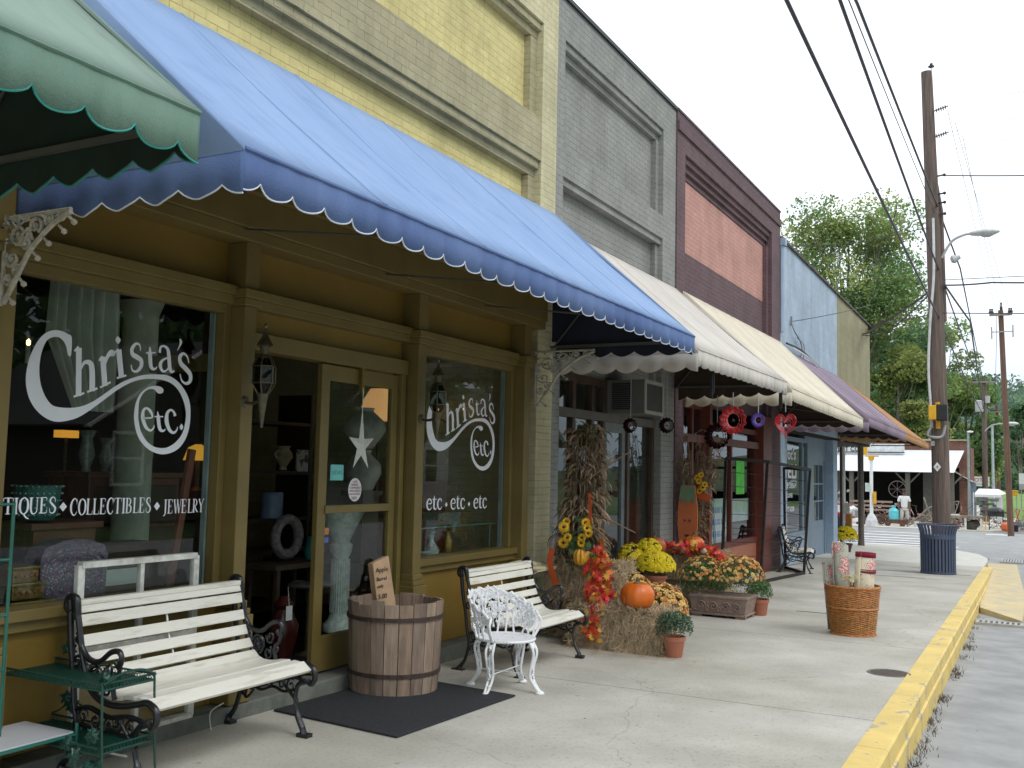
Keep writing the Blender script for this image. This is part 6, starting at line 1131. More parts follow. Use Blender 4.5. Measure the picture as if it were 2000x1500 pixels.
garland('leaf_garland', 'thin second strand of red leaves beside the corn shock ribbon', [(-4.0, 9.2, .78), (-3.96, 9.18, .5), (-3.96, 9.1, .4), (-3.97, 8.95, .12)], 60, .05, .035, (.1, -1, .2))
garland('leaf_garland', 'red and orange leaf garland lying over the far hay bale', [(-4.52, 12.75, .68), (-4.3, 12.7, .66), (-4.1, 12.68, .66), (-3.9, 12.7, .65), (-3.76, 12.72, .58), (-3.62, 12.75, .46)], 340, .06, .05, (.2, -.7, .8), (.62, .93))
# pumpkins and gourds
def pumpkin(label, c, r_, sz=.85, ribs=10, m=None, depth=.06, name='pumpkin', stemh=.05, tilt=(0, 0, 0), sx=1, grp='pumpkins and gourds'):
    o = thing(name, label, 'gourd' if name == 'gourd' else 'pumpkin', c, 0, grp); o.rotation_euler = tilt; mb = MB(); nu, nv = 60, 22; vs = []
    for j in range(nv+1):
        ph = math.pi*j/nv; rr = math.sin(ph)**.85; z = -math.cos(ph)*.5*(1-.12*math.exp(-(ph-math.pi)**2*8))
        for i in range(nu):
            a_ = 2*math.pi*i/nu; rib = 1-depth*(1-abs(math.sin(a_*ribs/2))**.6)*min(1, rr*1.5); vs.append((r_*sx*rr*rib*math.cos(a_), r_*rr*rib*math.sin(a_), r_*2*sz*(z+.5)-(.10*r_*(1-min(1, rr*2.2)) if j > nv/2 else -.05*r_*(1-min(1, rr*3)))))
    mb.add(vs, [(j*nu+i, j*nu+(i+1) % nu, (j+1)*nu+(i+1) % nu, (j+1)*nu+i) for j in range(nv) for i in range(nu)]); mb.build('skin', m or M['orange'], o, local=True, smooth=True)
    if stemh: MB().tube(cat([(0, 0, r_*2*sz-.12*r_), (.005, 0, r_*2*sz+stemh*.5), (stemh*.4, 0, r_*2*sz+stemh)]), [r_*.22]*3+[r_*.13]*10, 8).build('stem', M['stem'], o, local=True, smooth=True)
pumpkin('big smooth bright orange pumpkin on the low hay bale', (-3.47, 9.12, .325), .165, .83, 12, None, .025, stemh=.03)
pumpkin('small pumpkin on the far hay bale next to the wooden jack-o-lantern board', (-4.16, 13.0, .60), .145, .72, 10, None, .06)
pumpkin('dull orange pumpkin behind the tall yellow chrysanthemum', (-4.42, 12.2, .57), .15, .85, 10, mat('dull orange skin', (.42, .10, .025), .45, .2, 4), .05)
SG = mat('yellow striped gourd skin', (.72, .36, .03), .4, .3, 12, .2, 30)
pumpkin('ribbed yellow orange gourd on the upper near hay bale', (-4.10, 9.20, .70), .085, 1.05, 9, SG, .28, 'gourd', .09); pumpkin('striped orange gourd leaning on the far hay bale', (-4.06, 12.72, .60), .062, 1.5, 9, SG, .22, 'gourd', .05, (R(-10), R(-14), 0))
WG = mat('pale gourd skin', (.62, .55, .40), .5, .2, 10)
pumpkin('small white gourd left of the striped gourd', (-4.19, 12.68, .60), .045, .9, 8, WG, .03, 'gourd', .01); pumpkin('small cream gourd right of the striped gourd', (-3.92, 12.68, .60), .05, .85, 8, WG, .03, 'gourd', .01); pumpkin('long greenish white gourd lying in the leaves on the far bale', (-4.27, 12.74, .62), .08, .40, 8, mat('striped white gourd', (.58, .58, .42), .5, .3, 14), .1, 'gourd', 0, sx=1.5)
# wooden pumpkin board with simple cut-out face
o = thing('painted_board', 'tall orange painted wooden pumpkin board with a green top and a small face', 'wood cut-out', (-4.44, 13.6, .55)); OB = mat('flat orange paint', (.56, .15, .05), .6, .1, 5)
def bx_(z): t = (z-.55)/.92; return .10+.045*math.sin(math.pi*min(1, max(0, t)))
pts = [(-4.44-bx_(.55+.92*i/12), 13.6, .55+.92*i/12) for i in range(13)]+[(-4.44+bx_(.55+.92*i/12), 13.6, .55+.92*i/12) for i in range(12, -1, -1)]
MB().poly(pts, (0, .02, 0)).build('board', OB, o)
MB().poly([(-4.56, 13.598, 1.30), (-4.52, 13.598, 1.20), (-4.49, 13.598, 1.29), (-4.44, 13.598, 1.18), (-4.39, 13.598, 1.29), (-4.36, 13.598, 1.20), (-4.32, 13.598, 1.30), (-4.34, 13.598, 1.46), (-4.54, 13.598, 1.46)], (0, -.006, 0)).build('green_top', mat('sage paint', (.16, .24, .13), .7), o)
for x, z in ((-4.48, .98), (-4.41, .98)): MB().poly([(x-.02, 13.598, z-.015), (x+.02, 13.598, z-.015), (x, 13.598, z+.02)], (0, -.005, 0)).build('eye', mat('dark blue paint', (.05, .04, .12), .6), o)
MB().poly([(-4.49, 13.598, .79), (-4.445, 13.598, .72), (-4.40, 13.598, .79), (-4.43, 13.598, .77), (-4.445, 13.598, .79), (-4.46, 13.598, .77)], (0, -.005, 0)).build('mouth', M['black'], o)
# potted plants
def pot(o, c, r_, h_, m=None):
    MB().lathe([(r_*.72, 0), (r_*.74, .003), (r_*.93, h_*.76), (r_*.95, h_*.78), (r_*1.02, h_*.79), (r_*1.04, h_), (r_*.96, h_), (r_*.92, h_*.86), (0, h_*.85)], c, 28).build('pot', m or M['terra'], o, smooth=40)
def mum(label, c, r_, h_, fr, col, n=240, potr=None, poth=.15, leafc=None, fsz=.017, kk=9, zmin=.25, name='chrysanthemum', potm=None, grp='potted chrysanthemums', both=None, flat=.8):
    o = thing(name, label, 'potted plant', c, 0, grp); c = Vector(c)
    if potr: pot(o, c, potr, poth, potm)
    base = c+Vector((0, 0, poth)); mb = MB(); cen = base+Vector((0, 0, h_*.35))
    for i in range(3600 if r_ > .2 else 2400):
        d = rv(); d = d.normalized(); 
        if d.z < -.45: d.z = -d.z
        k = rng.random()**.33*1.0; p = cen+Vector((d.x*r_*k, d.y*r_*k, d.z*h_*.62*k)); leaf(mb, p, rng.uniform(.008, .017), d, .45)
    mb.build('foliage', leafc or M['green'], o)
    if n:
        mf, mc = MB(), MB(); mg = MB()
        for i in range(n):
            a_ = rng.uniform(0, 6.283); z = rng.uniform(zmin, 1); s_ = math.sqrt(max(0, 1-z*z)); d = Vector((s_*math.cos(a_), s_*math.sin(a_), z)); p = cen+Vector((d.x*r_, d.y*r_, d.z*h_*.66))*rng.uniform(.97, 1.05)
            t_ = mg if (both and rng.random() < .35) else mf
            fs_ = fsz*rng.uniform(.6, 1.25); daisy(t_, None, p, d+rv(.3), fs_, kk, .25); daisy(t_, mc if both else None, p+d*.003, d+rv(.2), fs_*.62, kk, .5)
        mf.build('flowers', col, o)
        if mg.v: mg.build('faded_flowers', both, o)
        if mc.v: mc.build('flower_centres', mat('amber centre', (.55, .22, .02), .7), o)
    return o
PE = mat('peach yellow petals', (.80, .56, .20), .6, .2, 20, isl=.2); PB = mat('apricot petals', (.66, .28, .08), .6, .2, 20, isl=.2); YM = mat('bright yellow petals', (.76, .60, .01), .6, .15, 20, isl=.15); BM = mat('bronze yellow petals', (.50, .36, .03), .6, .3, 20, isl=.4); HG = mat('grey green heather', (.075, .13, .07), .7, .3, 14, isl=.4); LG = mat('fresh green foliage', (.08, .17, .05), .6, .3, 14, isl=.4)
mum('pale yellow chrysanthemum spilling over behind the big pumpkin', (-3.42, 9.62, gz(9.6)), .27, .42, 0, PE, 560, .14, .17, fsz=.023, both=PB, zmin=-.1)
mum('yellow orange chrysanthemum on the left behind the big pumpkin', (-3.72, 9.66, .05), .22, .40, 0, PE, 400, .12, .15, fsz=.021, both=PB, zmin=0)
mum('bright yellow dome chrysanthemum in a brown pot in the middle of the display', (-4.08, 11.3, .28), .225, .26, 0, YM, 900, .14, .16, fsz=.023, kk=12, zmin=-.15)
mum('tall bronze and yellow chrysanthemum in a black pot at the shop door', (-4.50, 11.6, .05), .17, .40, 0, YM, 190, .15, .30, fsz=.036, kk=14, both=BM, zmin=.1, potm=M['black'], leafc=mat('dark foliage', (.02, .055, .03), .6, .3, 9, isl=.4))
mum('upper yellow chrysanthemum behind the bright yellow dome', (-4.33, 11.75, .42), .15, .26, 0, YM, 120, .1, .14, fsz=.036, kk=14, zmin=.1, potm=M['black'])
simple('plant_crate', 'dark wooden crate supporting the yellow chrysanthemum pots', 'crate', M['dwood'], MB().box(-.2, .2, -.16, .16, 0, .35).box(-.205, .205, -.165, -.16, .03, .10).box(-.205, .205, -.165, -.16, .14, .22).box(-.205, .205, -.165, -.16, .26, .33), (-4.08, 11.32, gz(11.3)+.015), bev=0) if False else None
bale('small hay bale under the bright yellow chrysanthemum', -4.32, -3.88, 11.1, 11.6, gz(11.3), .28, 1500)
simple('black_crate', 'black plastic crate under the upper yellow chrysanthemum', 'crate', M['black'], MB().box(-.14, .14, -.14, .14, 0, .50).box(-.15, .15, -.15, .15, .46, .51), (-4.33, 11.78, gz(11.8)))
mum('left apricot and yellow chrysanthemum in the carved planter', (-3.80, 12.25, .0), .30, .46, 0, PE, 190, .14, .14, fsz=.024, both=PB, zmin=.15, leafc=LG)
mum('right apricot and yellow chrysanthemum in the carved planter', (-3.36, 12.33, .01), .31, .48, 0, PE, 270, .14, .14, fsz=.024, both=PB, zmin=.12, leafc=LG)
mum('grey green heather in a terracotta pot in front of the low hay bale', (-3.075, 9.04, gz(9)), .185, .24, 0, PE, 0, .105, .19, HG, name='potted_heather', grp='small heathers in terracotta pots')
mum('fresh green heather in a terracotta pot at the end of the carved planter', (-3.19, 12.66, gz(12.6)), .17, .25, 0, PE, 0, .115, .20, LG, name='potted_heather', grp='small heathers in terracotta pots')
mum('yellow chrysanthemum in a dark pot at the foot of the blue corner column', (-4.62, 27.2, gz(27)), .30, .42, 0, YM, 300, .18, .22, LG, fsz=.042, kk=10, zmin=-.1, potm=mat('plum pot', (.06, .02, .03), .5))
# carved rectangular planter with feet
o = thing('carved_planter', 'long mauve brown planter with carved scrollwork at the front of the display', 'planter', (-3.56, 12.3, gz(12.3))); PM = mat('aged mauve stone', (.30, .215, .17), .8, .3, 9, .5, 60, c2=(.21, .15, .13)); z0 = gz(12.3)
def trap(mb, xa, xb, ya, yb, z0_, z1_, fl=0):
    mb.add([(xa, ya, z0_), (xb, ya, z0_), (xb, yb, z0_), (xa, yb, z0_), (xa-fl, ya-fl, z1_), (xb+fl, ya-fl, z1_), (xb+fl, yb+fl, z1_), (xa-fl, yb+fl, z1_)], [(0, 3, 2, 1), (4, 5, 6, 7), (0, 1, 5, 4), (1, 2, 6, 5), (2, 3, 7, 6), (3, 0, 4, 7)])
mb = MB(); xa, xb, ya, yb = -3.86, -3.22, 12.06, 12.48; trap(mb, xa, xb, ya, yb, z0+.03, z0+.235, .035); trap(mb, xa-.045, xb+.045, ya-.045, yb+.045, z0+.235, z0+.27); trap(mb, xa-.02, xb+.02, ya-.02, yb+.02, z0+.03, z0+.055); mb.build('trough', PM, o, bev=.008)
for x in (xa+.05, xb-.05):
    for y in (ya+.04, yb-.04): MB().box(x-.06, x+.06, y-.04, y+.04, z0, z0+.03).build('foot', PM, o)
mb = MB()
for c, r, a0, sg in (((.12, .15), .055, 0, 1), ((.28, .14), .055, 2, -1), ((.44, .15), .055, 0, 1), ((.58, .14), .05, 2, -1), ((.20, .12), .03, 1, 1), ((.36, .12), .03, 1, -1)): mb.tube([(xa+q[0]*.95, ya-.014-.17*(q[1]-.03), z0+q[1]) for q in scroll(c, r, a0, 1.3, sg=sg)], .010, 6)
for i in range(9): mb.ico((xa+.04+i*.07, ya-.03, z0+.09+.07*(i % 2)), .014, 1)
mb.build('carving', PM, o, smooth=True)
# ---------------- utility poles ----------------
PW2 = mat('weathered pole wood', (.20, .15, .125), .85, .4, 2.5, .8, 30, c2=(.095, .068, .058), st=(9, 9, .5), det=9); PR = mat('reddish pole wood', (.17, .09, .062), .8, .35, 2.5, .6, 30, st=(8, 8, .4))
IN = mat('brown glazed insulator', (.05, .035, .04), .25); LAMP = mat('lamp housing grey', (.45, .46, .46), .4, .1, 5)
o = thing('utility_pole', 'thick weathered wooden utility pole behind the dark blue litter bin', 'utility pole', (-1.93, 22.9, gz(22.9)))
zb = gz(22.9); MB().tube([(-1.93, 22.9, zb-.05), (-1.945, 22.9, 2.5), (-1.99, 22.9, 5.5), (-2.05, 22.9, 8.2), (-2.11, 22.9, 10.52)], [.185, .175, .155, .135, .115], 20).build('shaft', PW2, o, smooth=60)
MB().tube([(-2.01, 22.86, 10.3), (-2.01, 22.86, 10.62)], .012, 6).build('top_pin', M['galv'], o); MB().lathe([(.06, 0), (.07, .02), (.03, .04), (.035, .08), (.0, .1)], (-2.01, 22.86, 10.6), 12).build('insulator', IN, o)
for z in (9.62, 9.04):
    mb = MB()
    for k in range(5): mb.tube([(-1.93+.045*k, 22.88, z+.012*k), (-1.91+.045*k, 22.88, z+.012*k+.004)], .05, 10)
    mb.build('insulator', IN, o); MB().tube([(-2.02, 22.88, z-.02), (-1.68, 22.88, z+.07)], .016, 6).build('insulator_rod', M['galv'], o)
for z in (8.15, 7.75, 7.55, 7.3): MB().tube([(-1.95, 22.86, z), (-1.78, 22.84, z+.01)], .018, 6).ico((-1.78, 22.84, z+.01), .04, 1).build('bracket', IN, o)
MB().tube([(-1.84, 22.98, 5.0), (-1.88, 22.98, 7.4), (-1.97, 22.98, 8.0)], .06, 10).build('cable_riser', PW2, o)
MB().tube(cat([(-2.0, 22.70, 7.2), (-2.00, 22.68, 6.0), (-2.08, 22.66, 5.0), (-2.13, 22.66, 4.0), (-2.10, 22.68, 3.2), (-2.08, 22.7, 2.7)]), .026, 8).build('conduit', mat('pale conduit', (.62, .63, .63), .4), o)
MB().tube(cat([(-2.08, 22.7, 2.75), (-2.16, 22.66, 2.55), (-2.05, 22.6, 2.50), (-1.88, 22.62, 2.52), (-1.82, 22.66, 2.75)]), .03, 8).build('conduit_loop', M['galv'], o)
q = MB().add([(-1.99, 22.70, 1.98), (-1.915, 22.70, 1.88), (-1.99, 22.70, 1.78), (-2.065, 22.70, 1.88), (-1.99, 22.705, 1.98), (-1.915, 22.705, 1.88), (-1.99, 22.705, 1.78), (-2.065, 22.705, 1.88)], [(0, 1, 2, 3), (7, 6, 5, 4), (0, 4, 5, 1), (1, 5, 6, 2), (2, 6, 7, 3), (3, 7, 4, 0)]).build('diamond_plate', M['white'], o); text('plate_mark', '4', .09, faceYn(-2.012, 22.697, 1.85), M['black'], q)
MB().box(-2.10, -2.03, 22.66, 22.7, 2.32, 2.42).build('junction_box', M['galv'], o)
# pedestrian signal
o = thing('pedestrian_signal', 'yellow and black pedestrian signal head bolted to the big utility pole', 'pedestrian signal', (-1.95, 22.6, 2.86)); MB().box(-2.12, -1.97, 22.40, 22.66, 2.86, 3.16).build('housing', M['yellowp'], o, bev=.015); MB().box(-1.97, -1.76, 22.42, 22.66, 2.84, 3.18).build('visor', M['black'], o, bev=.02); MB().tube([(-1.96, 22.68, 2.68), (-1.96, 22.68, 3.24)], .045, 8).build('mount', M['yellowp'], o)
# street light
def streetlight(label, p, tip, sc, par=None):
    o = thing('street_light', label, 'street light', p); p, tip = Vector(p), Vector(tip); d = tip-p
    MB().tube(cat([tuple(p), tuple(p+d*.35+Vector((0, 0, d.z*.35))), tuple(p+d*.75+Vector((0, 0, d.z*.2))), tuple(tip)]), .03*sc, 8).build('arm', LAMP, o)
    h = Vector((d.x, d.y, 0)).normalized(); mb = MB()
    mb.lathe([(0, -.30), (.09, -.27), (.14, -.12), (.155, .05), (.14, .2), (.05, .31), (0, .33)], (0, 0, 0), 16, sx=.5); Mx = Matrix(((0, 0, h.x, tip.x+h.x*.28*sc), (0, 1, h.y, tip.y), (1, 0, 0, tip.z+.0), (0, 0, 0, 1))); m2 = MB().merge(mb, Mx @ Matrix.Scale(sc, 4)); m2.build('lamp_head', mat('white lamp head', (.6, .61, .61), .35), o, smooth=True)
    MB().ico(tip+h*.34*sc-Vector((0, 0, .05*sc)), .12*sc, 2, sc=(1.2, .8, .55)).build('lamp_glass', mat('frosted lamp glass', (.5, .52, .5), .3), o)
streetlight('grey cobra head street light on the big utility pole', (-1.86, 22.9, 6.36), (-1.30, 22.9, 6.84), .95)
o = thing('photocell_lamp', 'small grey lamp fitting under the street light arm', 'lamp fitting', (-1.68, 22.85, 6.28)); MB().lathe([(.05, 0), (.10, .06), (.05, .16), (.04, .2)], n=14, M=Matrix.Rotation(R(70), 4, 'Y')).build('body', LAMP, o, local=True)
def pole(label, x, y, z1, r0, r1, m, arms, lx=0, name='utility_pole'):
    o = thing(name, label, 'utility pole', (x, y, gz(y))); MB().tube([(x, y, gz(min(y, 60))-.2), (x+lx, y, z1)], [r0, r1], 14).build('shaft', m, o, smooth=60)
    for z, hw, kind in arms:
        cxx = x+lx*(z/z1); MB().box(cxx-hw, cxx+hw, y-.22, y-.12, z-.05, z+.05).build('crossarm', mat('grey crossarm', (.26, .24, .22), .8), o); mb = MB()
        for s_ in ((-1, -.8, .8, 1) if kind else (-1, 1)): mb.lathe([(.05, 0), (.06, .06), (.03, .14), (.04, .2)], (cxx+s_*hw*.93, y-.17, z+.05), 8)
        mb.build('insulator', IN, o)
    return o
p2 = pole('slim reddish utility pole with two crossarms at the far right', -1.24, 45, 8.55, .125, .10, PR, ((8.35, .42, 1),), -.22)
MB().box(-1.80, -1.02, 44.8, 44.86, 7.62, 7.66).tube([(-1.80, 44.8, 7.35), (-1.80, 44.8, 7.85)], .03, 6).tube([(-1.02, 44.8, 7.4), (-1.02, 44.8, 7.9)], .03, 6).build('lower_arm', M['galv'], p2)
MB().lathe([(.05, 0), (.06, .1), (.03, .2), (.04, .32)], (-1.44, 45, 8.55), 8).build('top_insulator', IN, p2)
p3 = pole('dark utility pole with a transformer, middle of the far row', -2.98, 62, 7.4, .17, .12, PW2, ((7.1, .6, 1),), .05)
MB().lathe([(.2, 0), (.22, .05), (.22, .6), (.12, .66)], (-3.18, 61.7, 5.4), 14).build('transformer', LAMP, p3); MB().lathe([(.12, 0), (.13, .4)], (-2.75, 61.7, 5.9), 10).build('transformer', LAMP, p3)
pole('thin grey pole beside the brown far poles', -2.72, 66, 4.9, .09, .07, mat('light grey steel', (.45, .5, .52), .5), (), 0, 'steel_pole')
p4 = pole('farthest brown utility pole with small crossarms', -3.15, 85, 7.3, .16, .12, PR, ((6.8, .5, 1), (6.2, .5, 0)), 0); MB().lathe([(.25, 0), (.27, .1), (.27, .9), (.15, 1.0)], (-3.3, 84.6, 4.6), 12).build('transformer', mat('blue grey can', (.12, .17, .25), .5), p4)
streetlight('distant street light on the dark far pole', (-2.95, 61.9, 4.3), (-2.0, 61.9, 4.75), 1.3); streetlight('distant street light at the right edge on the reddish pole', (-1.2, 44.9, 5.35), (-.70, 44.9, 5.6), .8)
o = thing('lamp_post', 'thin grey lamp post in front of the brick junk shop corner', 'lamp post', (-3.3, 54, gz(54))); MB().tube([(-3.3, 54, -.8), (-3.3, 54, 3.9)], [.07, .05], 10).build('post', mat('grey green steel', (.28, .32, .30), .5), o); MB().ico((-3.22, 54, 3.95), .12, 1, sc=(1.5, 1, .5)).build('lamp_head', M['white'], o)
# ---------------- overhead wires ----------------
CBL = mat('weathered black cable', (.035, .030, .045), .5, .2, 5)
def wire(label, pts, r_, sag=0, grp='overhead wires', twist=0):
    o = thing('overhead_wire', label, 'wire', pts[0], 0, grp); P_ = []
    for a_, b_ in zip(pts, pts[1:]):
        a_, b_ = Vector(a_), Vector(b_)
        for k in range(24): t = k/24; s_ = sag*(b_-a_).length*.01; P_.append(a_*(1-t)+b_*t-Vector((0, 0, 4*s_*t*(1-t))))
    P_.append(Vector(pts[-1])); MB().tube(P_, r_, 5).build('cable', CBL, o); return o
wire('thick black overhead cable, leftmost of those crossing the top edge', [(-1.65, -2, 4.05), (-1.75, 7.7, 5.45), (-1.92, 22.8, 5.05), (-2.98, 61.8, 5.2)], .019, .25)
wire('thick overhead cable, second from the left at the top edge', [(-1.5, -2, 4.9), (-1.62, 9.35, 6.15), (-1.92, 22.8, 6.1), (-2.98, 61.8, 6.6)], .019, .2)
wire('thin overhead wire between the thick cables', [(-1.6, -2, 5.6), (-1.6, 9.6, 6.3), (-1.98, 22.8, 7.35)], .007, .2)
wire('thick overhead cable, rightmost at the top edge, reaching the far poles', [(-1.55, -2, 5.4), (-1.72, 11.1, 6.85), (-1.93, 22.75, 7.5), (-1.70, 26, 6.7), (-2.98, 61.8, 7.3)], .019, .1)
wire('cable running from the big pole down to the far transformer pole', [(-1.80, 22.8, 5.75), (-1.5, 26, 5.4), (-2.98, 62, 5.6)], .022, .3)
wire('upper service cable from the blue wall to the big pole', [(-4.70, 31.0, 5.9), (-3.6, 26.5, 5.5), (-2.0, 22.8, 5.72)], .022, .9)
wire('second strand of the service cable looping to the big pole', [(-4.71, 30.9, 5.85), (-3.3, 26.0, 5.30), (-2.0, 22.8, 5.70)], .016, 1.5)
wire('black wrapped service cable at the corner of the khaki wall', [(-4.68, 32.2, 6.22), (-3.9, 29.2, 5.95)], .07, 0)
wire('studded cable from the khaki wall corner to the big pole', [(-3.9, 29.2, 5.95), (-2.05, 22.8, 5.15)], .014, .5)
wire('thin wire from the maroon shop corner to the big pole', [(-4.70, 20.5, 6.35), (-3.5, 21.6, 6.55), (-2.1, 22.8, 7.03)], .008, .7)
wire('pale twisted drop wire from the sky to the blue wall', [(-2.75, 22.9, 7.6), (-3.9, 27, 6.1), (-4.68, 21.3, 4.9)], .009, .5)
wire('upper thin wire leaving the big pole to the right', [(-1.80, 22.85, 8.15), (1.5, 22.9, 7.8)], .013, .6)
wire('black cable leaving the pole to the right at street light height', [(-1.85, 22.8, 5.75), (-.9, 22.9, 5.76), (2.5, 23.2, 5.75)], .018, 1.8)
wire('thin straight wire right of the pole', [(-1.8, 22.8, 5.86), (2.5, 23, 5.82)], .008, 0)
wire('lower thin wire right of the pole', [(-1.84, 22.8, 5.15), (2.5, 23.2, 5.0)], .011, .5)
for i, (z, z2) in enumerate(((9.66, 9.75), (9.1, 9.3), (8.7, 8.85))): wire(('top', 'middle', 'bottom')[i]+' faint wire of the three high on the right of the pole', [(-1.68, 22.88, z), (3, 22, z2)], .004, .4)
for i, (x0_, x1_) in enumerate(((-1.95, -1.6), (-1.8, -1.1), (-1.66, -1.44))): wire(('left', 'middle', 'right')[i]+' thin line running out to the slim reddish pole', [(x0_+.25, 22.9, 9.6-i*.3), (x1_, 45, 8.45)], .006, .4)
wire('wires strung between the slim reddish pole and the next pole', [(-1.6, 45, 8.42), (-3.3, 85, 6.9)], .012, .5); wire('low cables between the far poles', [(-1.3, 45, 3.4), (-3.2, 85, 4.2)], .02, .8)
mb = MB(); mb.tube(cat([(-4.70, 21.3, 4.9), (-4.66, 21.4, 4.72), (-4.64, 21.9, 4.55), (-4.66, 22.2, 4.35), (-4.66, 21.9, 4.15), (-4.66, 21.6, 3.95)]), .012, 5).tube(cat([(-4.66, 21.7, 4.6), (-4.64, 22.3, 4.5), (-4.66, 22.3, 4.2)]), .009, 5).tube([(-4.68, 21.25, 4.80), (-4.68, 21.25, 5.0)], .02, 5)
o = thing('service_drop', 'loose electrical drop wires dangling on the light blue wall', 'electrical wires', (-4.68, 21.3, 4.9)); mb.build('wires', mat('grey wire', (.20, .20, .21), .5), o)
o = thing('awning_rod', 'bent black and white rod fixed to the blue wall above the purple awning', 'metal rod', (-4.68, 21.0, 4.3)); MB().tube(cat([(-4.66, 20.7, 4.36), (-4.60, 22, 4.33), (-4.60, 24, 4.1), (-4.62, 25.9, 3.78)]), .022, 6).build('rod', M['black'], o); MB().tube(cat([(-4.62, 21.1, 4.31), (-4.57, 22.5, 4.24), (-4.56, 24, 4.03), (-4.58, 25.4, 3.82)]), .016, 6).build('tube', M['white'], o)
# ---------------- trees ----------------
TK = mat('grey bark', (.22, .19, .15), .9, .4, 6, .8, 20, st=(3, 3, .6))
def tree(label, x, y, zb, h, crown, lm, nleaf, ls, seed, tr=.22, group='trees behind the shops', name='broadleaf_tree', lobes=16, dens=1.0):
    """crown = (cx,cy,cz,rx,ry,rz): leaf clumps around limb ends"""
    global rng
    keep = rng; rng = random.Random(seed); o = thing(name, label, 'tree', (x, y, zb), 0, group); cx, cy, cz_, rx, ry, rz = crown
    mb = MB(); top = Vector((cx, cy, cz_+rz*.3)); base = Vector((x, y, zb)); mb.tube([tuple(base), tuple(base.lerp(top, .35)+Vector((.1, 0, 0))), tuple(base.lerp(top, .7)), tuple(top)], [tr, tr*.75, tr*.5, tr*.15], 8)
    cl = []
    for i in range(lobes):
        d = rv(); d.normalize(); k = rng.uniform(.45, .95); p = Vector((cx+d.x*rx*k, cy+d.y*ry*k, cz_+d.z*rz*k)); s_ = base.lerp(top, rng.uniform(.35, .75)); m_ = (s_+p)/2+Vector((0, 0, -.15*rz*rng.random())); mb.tube(cat([tuple(s_), tuple(m_), tuple(p)], 3), [tr*.32, tr*.28, tr*.22, tr*.18, tr*.14, tr*.08, tr*.03], 5); cl.append((p, rng.uniform(.22, .42)*min(rx, rz)))
        for _ in range(3): q = p+rv(.8)*cl[-1][1]; mb.tube([tuple(p.lerp(s_, .2)), tuple(q)], [tr*.07, tr*.02], 4)
    mb.build('trunk', TK, o)
    ms = [MB() for _ in lm]; hash_ = lambda c_: int(abs(c_.x*7.3+c_.z*13.1+c_.y*3.7)*10)
    for i in range(nleaf):
        c, r_ = cl[rng.randrange(len(cl))]; d = rv(); d.normalize(); k = rng.random()**.42; p = c+Vector((d.x, d.y, d.z*.72))*r_*k*1.25
        if noise.noise(p*(1.6/ls)*.16) < -.17*dens: continue
        leaf(ms[(hash_(c) + (1 if rng.random() < .18 else 0)) % len(lm)], p, ls*rng.uniform(.6, 1.3), (0, -.5, 1.1), .6)
    for m_, l_ in zip(ms, lm): m_.build('foliage', l_, o)
    rng = keep; return o
LV = [leafy(mat('leaf '+n_, c, .6, .3, .8, isl=.25), .45) for n_, c in (('mid green', (.20, .33, .11)), ('deep green', (.14, .255, .10)), ('olive green', (.25, .29, .08)), ('yellow green', (.37, .42, .12)), ('blue green', (.13, .23, .13)), ('rust', (.33, .20, .09)))]
tree('tall airy tree with rust tinged top rising behind the blue shop', -11.6, 68, -.8, 22, (-11.2, 68, 15.0, 5.0, 4.2, 6.5), [LV[0], LV[1], LV[2], LV[0], LV[3]], 44000, .12, 3, .3, lobes=52)
tree('lower tree crown behind the roof corner of the blue shop', -10, 73, -.8, 12, (-9.4, 73, 7.9, 3.8, 3, 5.3), [LV[0], LV[1], LV[4]], 24000, .14, 5, .25, lobes=22)
tree('yellowish green tree between the khaki wall and the big pole', -8.2, 68, -.8, 11, (-8.1, 67, 6.1, 3.2, 2.5, 4.9), [LV[0], LV[2], LV[3], LV[1]], 34000, .12, 8, .22, lobes=26)
tree('dense dark green tree left of the big pole', -10.6, 76, -.8, 11, (-10.4, 75, 5.4, 3.6, 2.5, 5.0), [LV[0], LV[1], LV[4]], 26000, .135, 9, .22, lobes=22)
tree('feathery light green tree at the right of the big pole', -6.1, 76, -.8, 13, (-6.4, 76, 9.3, 3.0, 2.5, 4.0), [LV[0], LV[3], LV[2]], 26000, .11, 11, .2, lobes=24, dens=.6)
tree('broad green tree behind the brick junk shop', -5.1, 80, -.8, 10, (-5.0, 80, 5.2, 2.7, 2.5, 4.4), [LV[0], LV[1], LV[3]], 30000, .135, 12, .22, lobes=22)
tree('small dark tree between the far utility poles', -3.9, 95, -.8, 7, (-3.7, 95, 4.0, 2.0, 2, 3.2), [LV[1], LV[4]], 16000, .15, 13, .2, lobes=14)
tree('dark conical evergreen beside the farthest pole', -2.4, 110, -.8, 9, (-1.8, 110, 5.2, 1.9, 2, 4.6), [LV[1], LV[4]], 16000, .17, 14, .2, lobes=14)
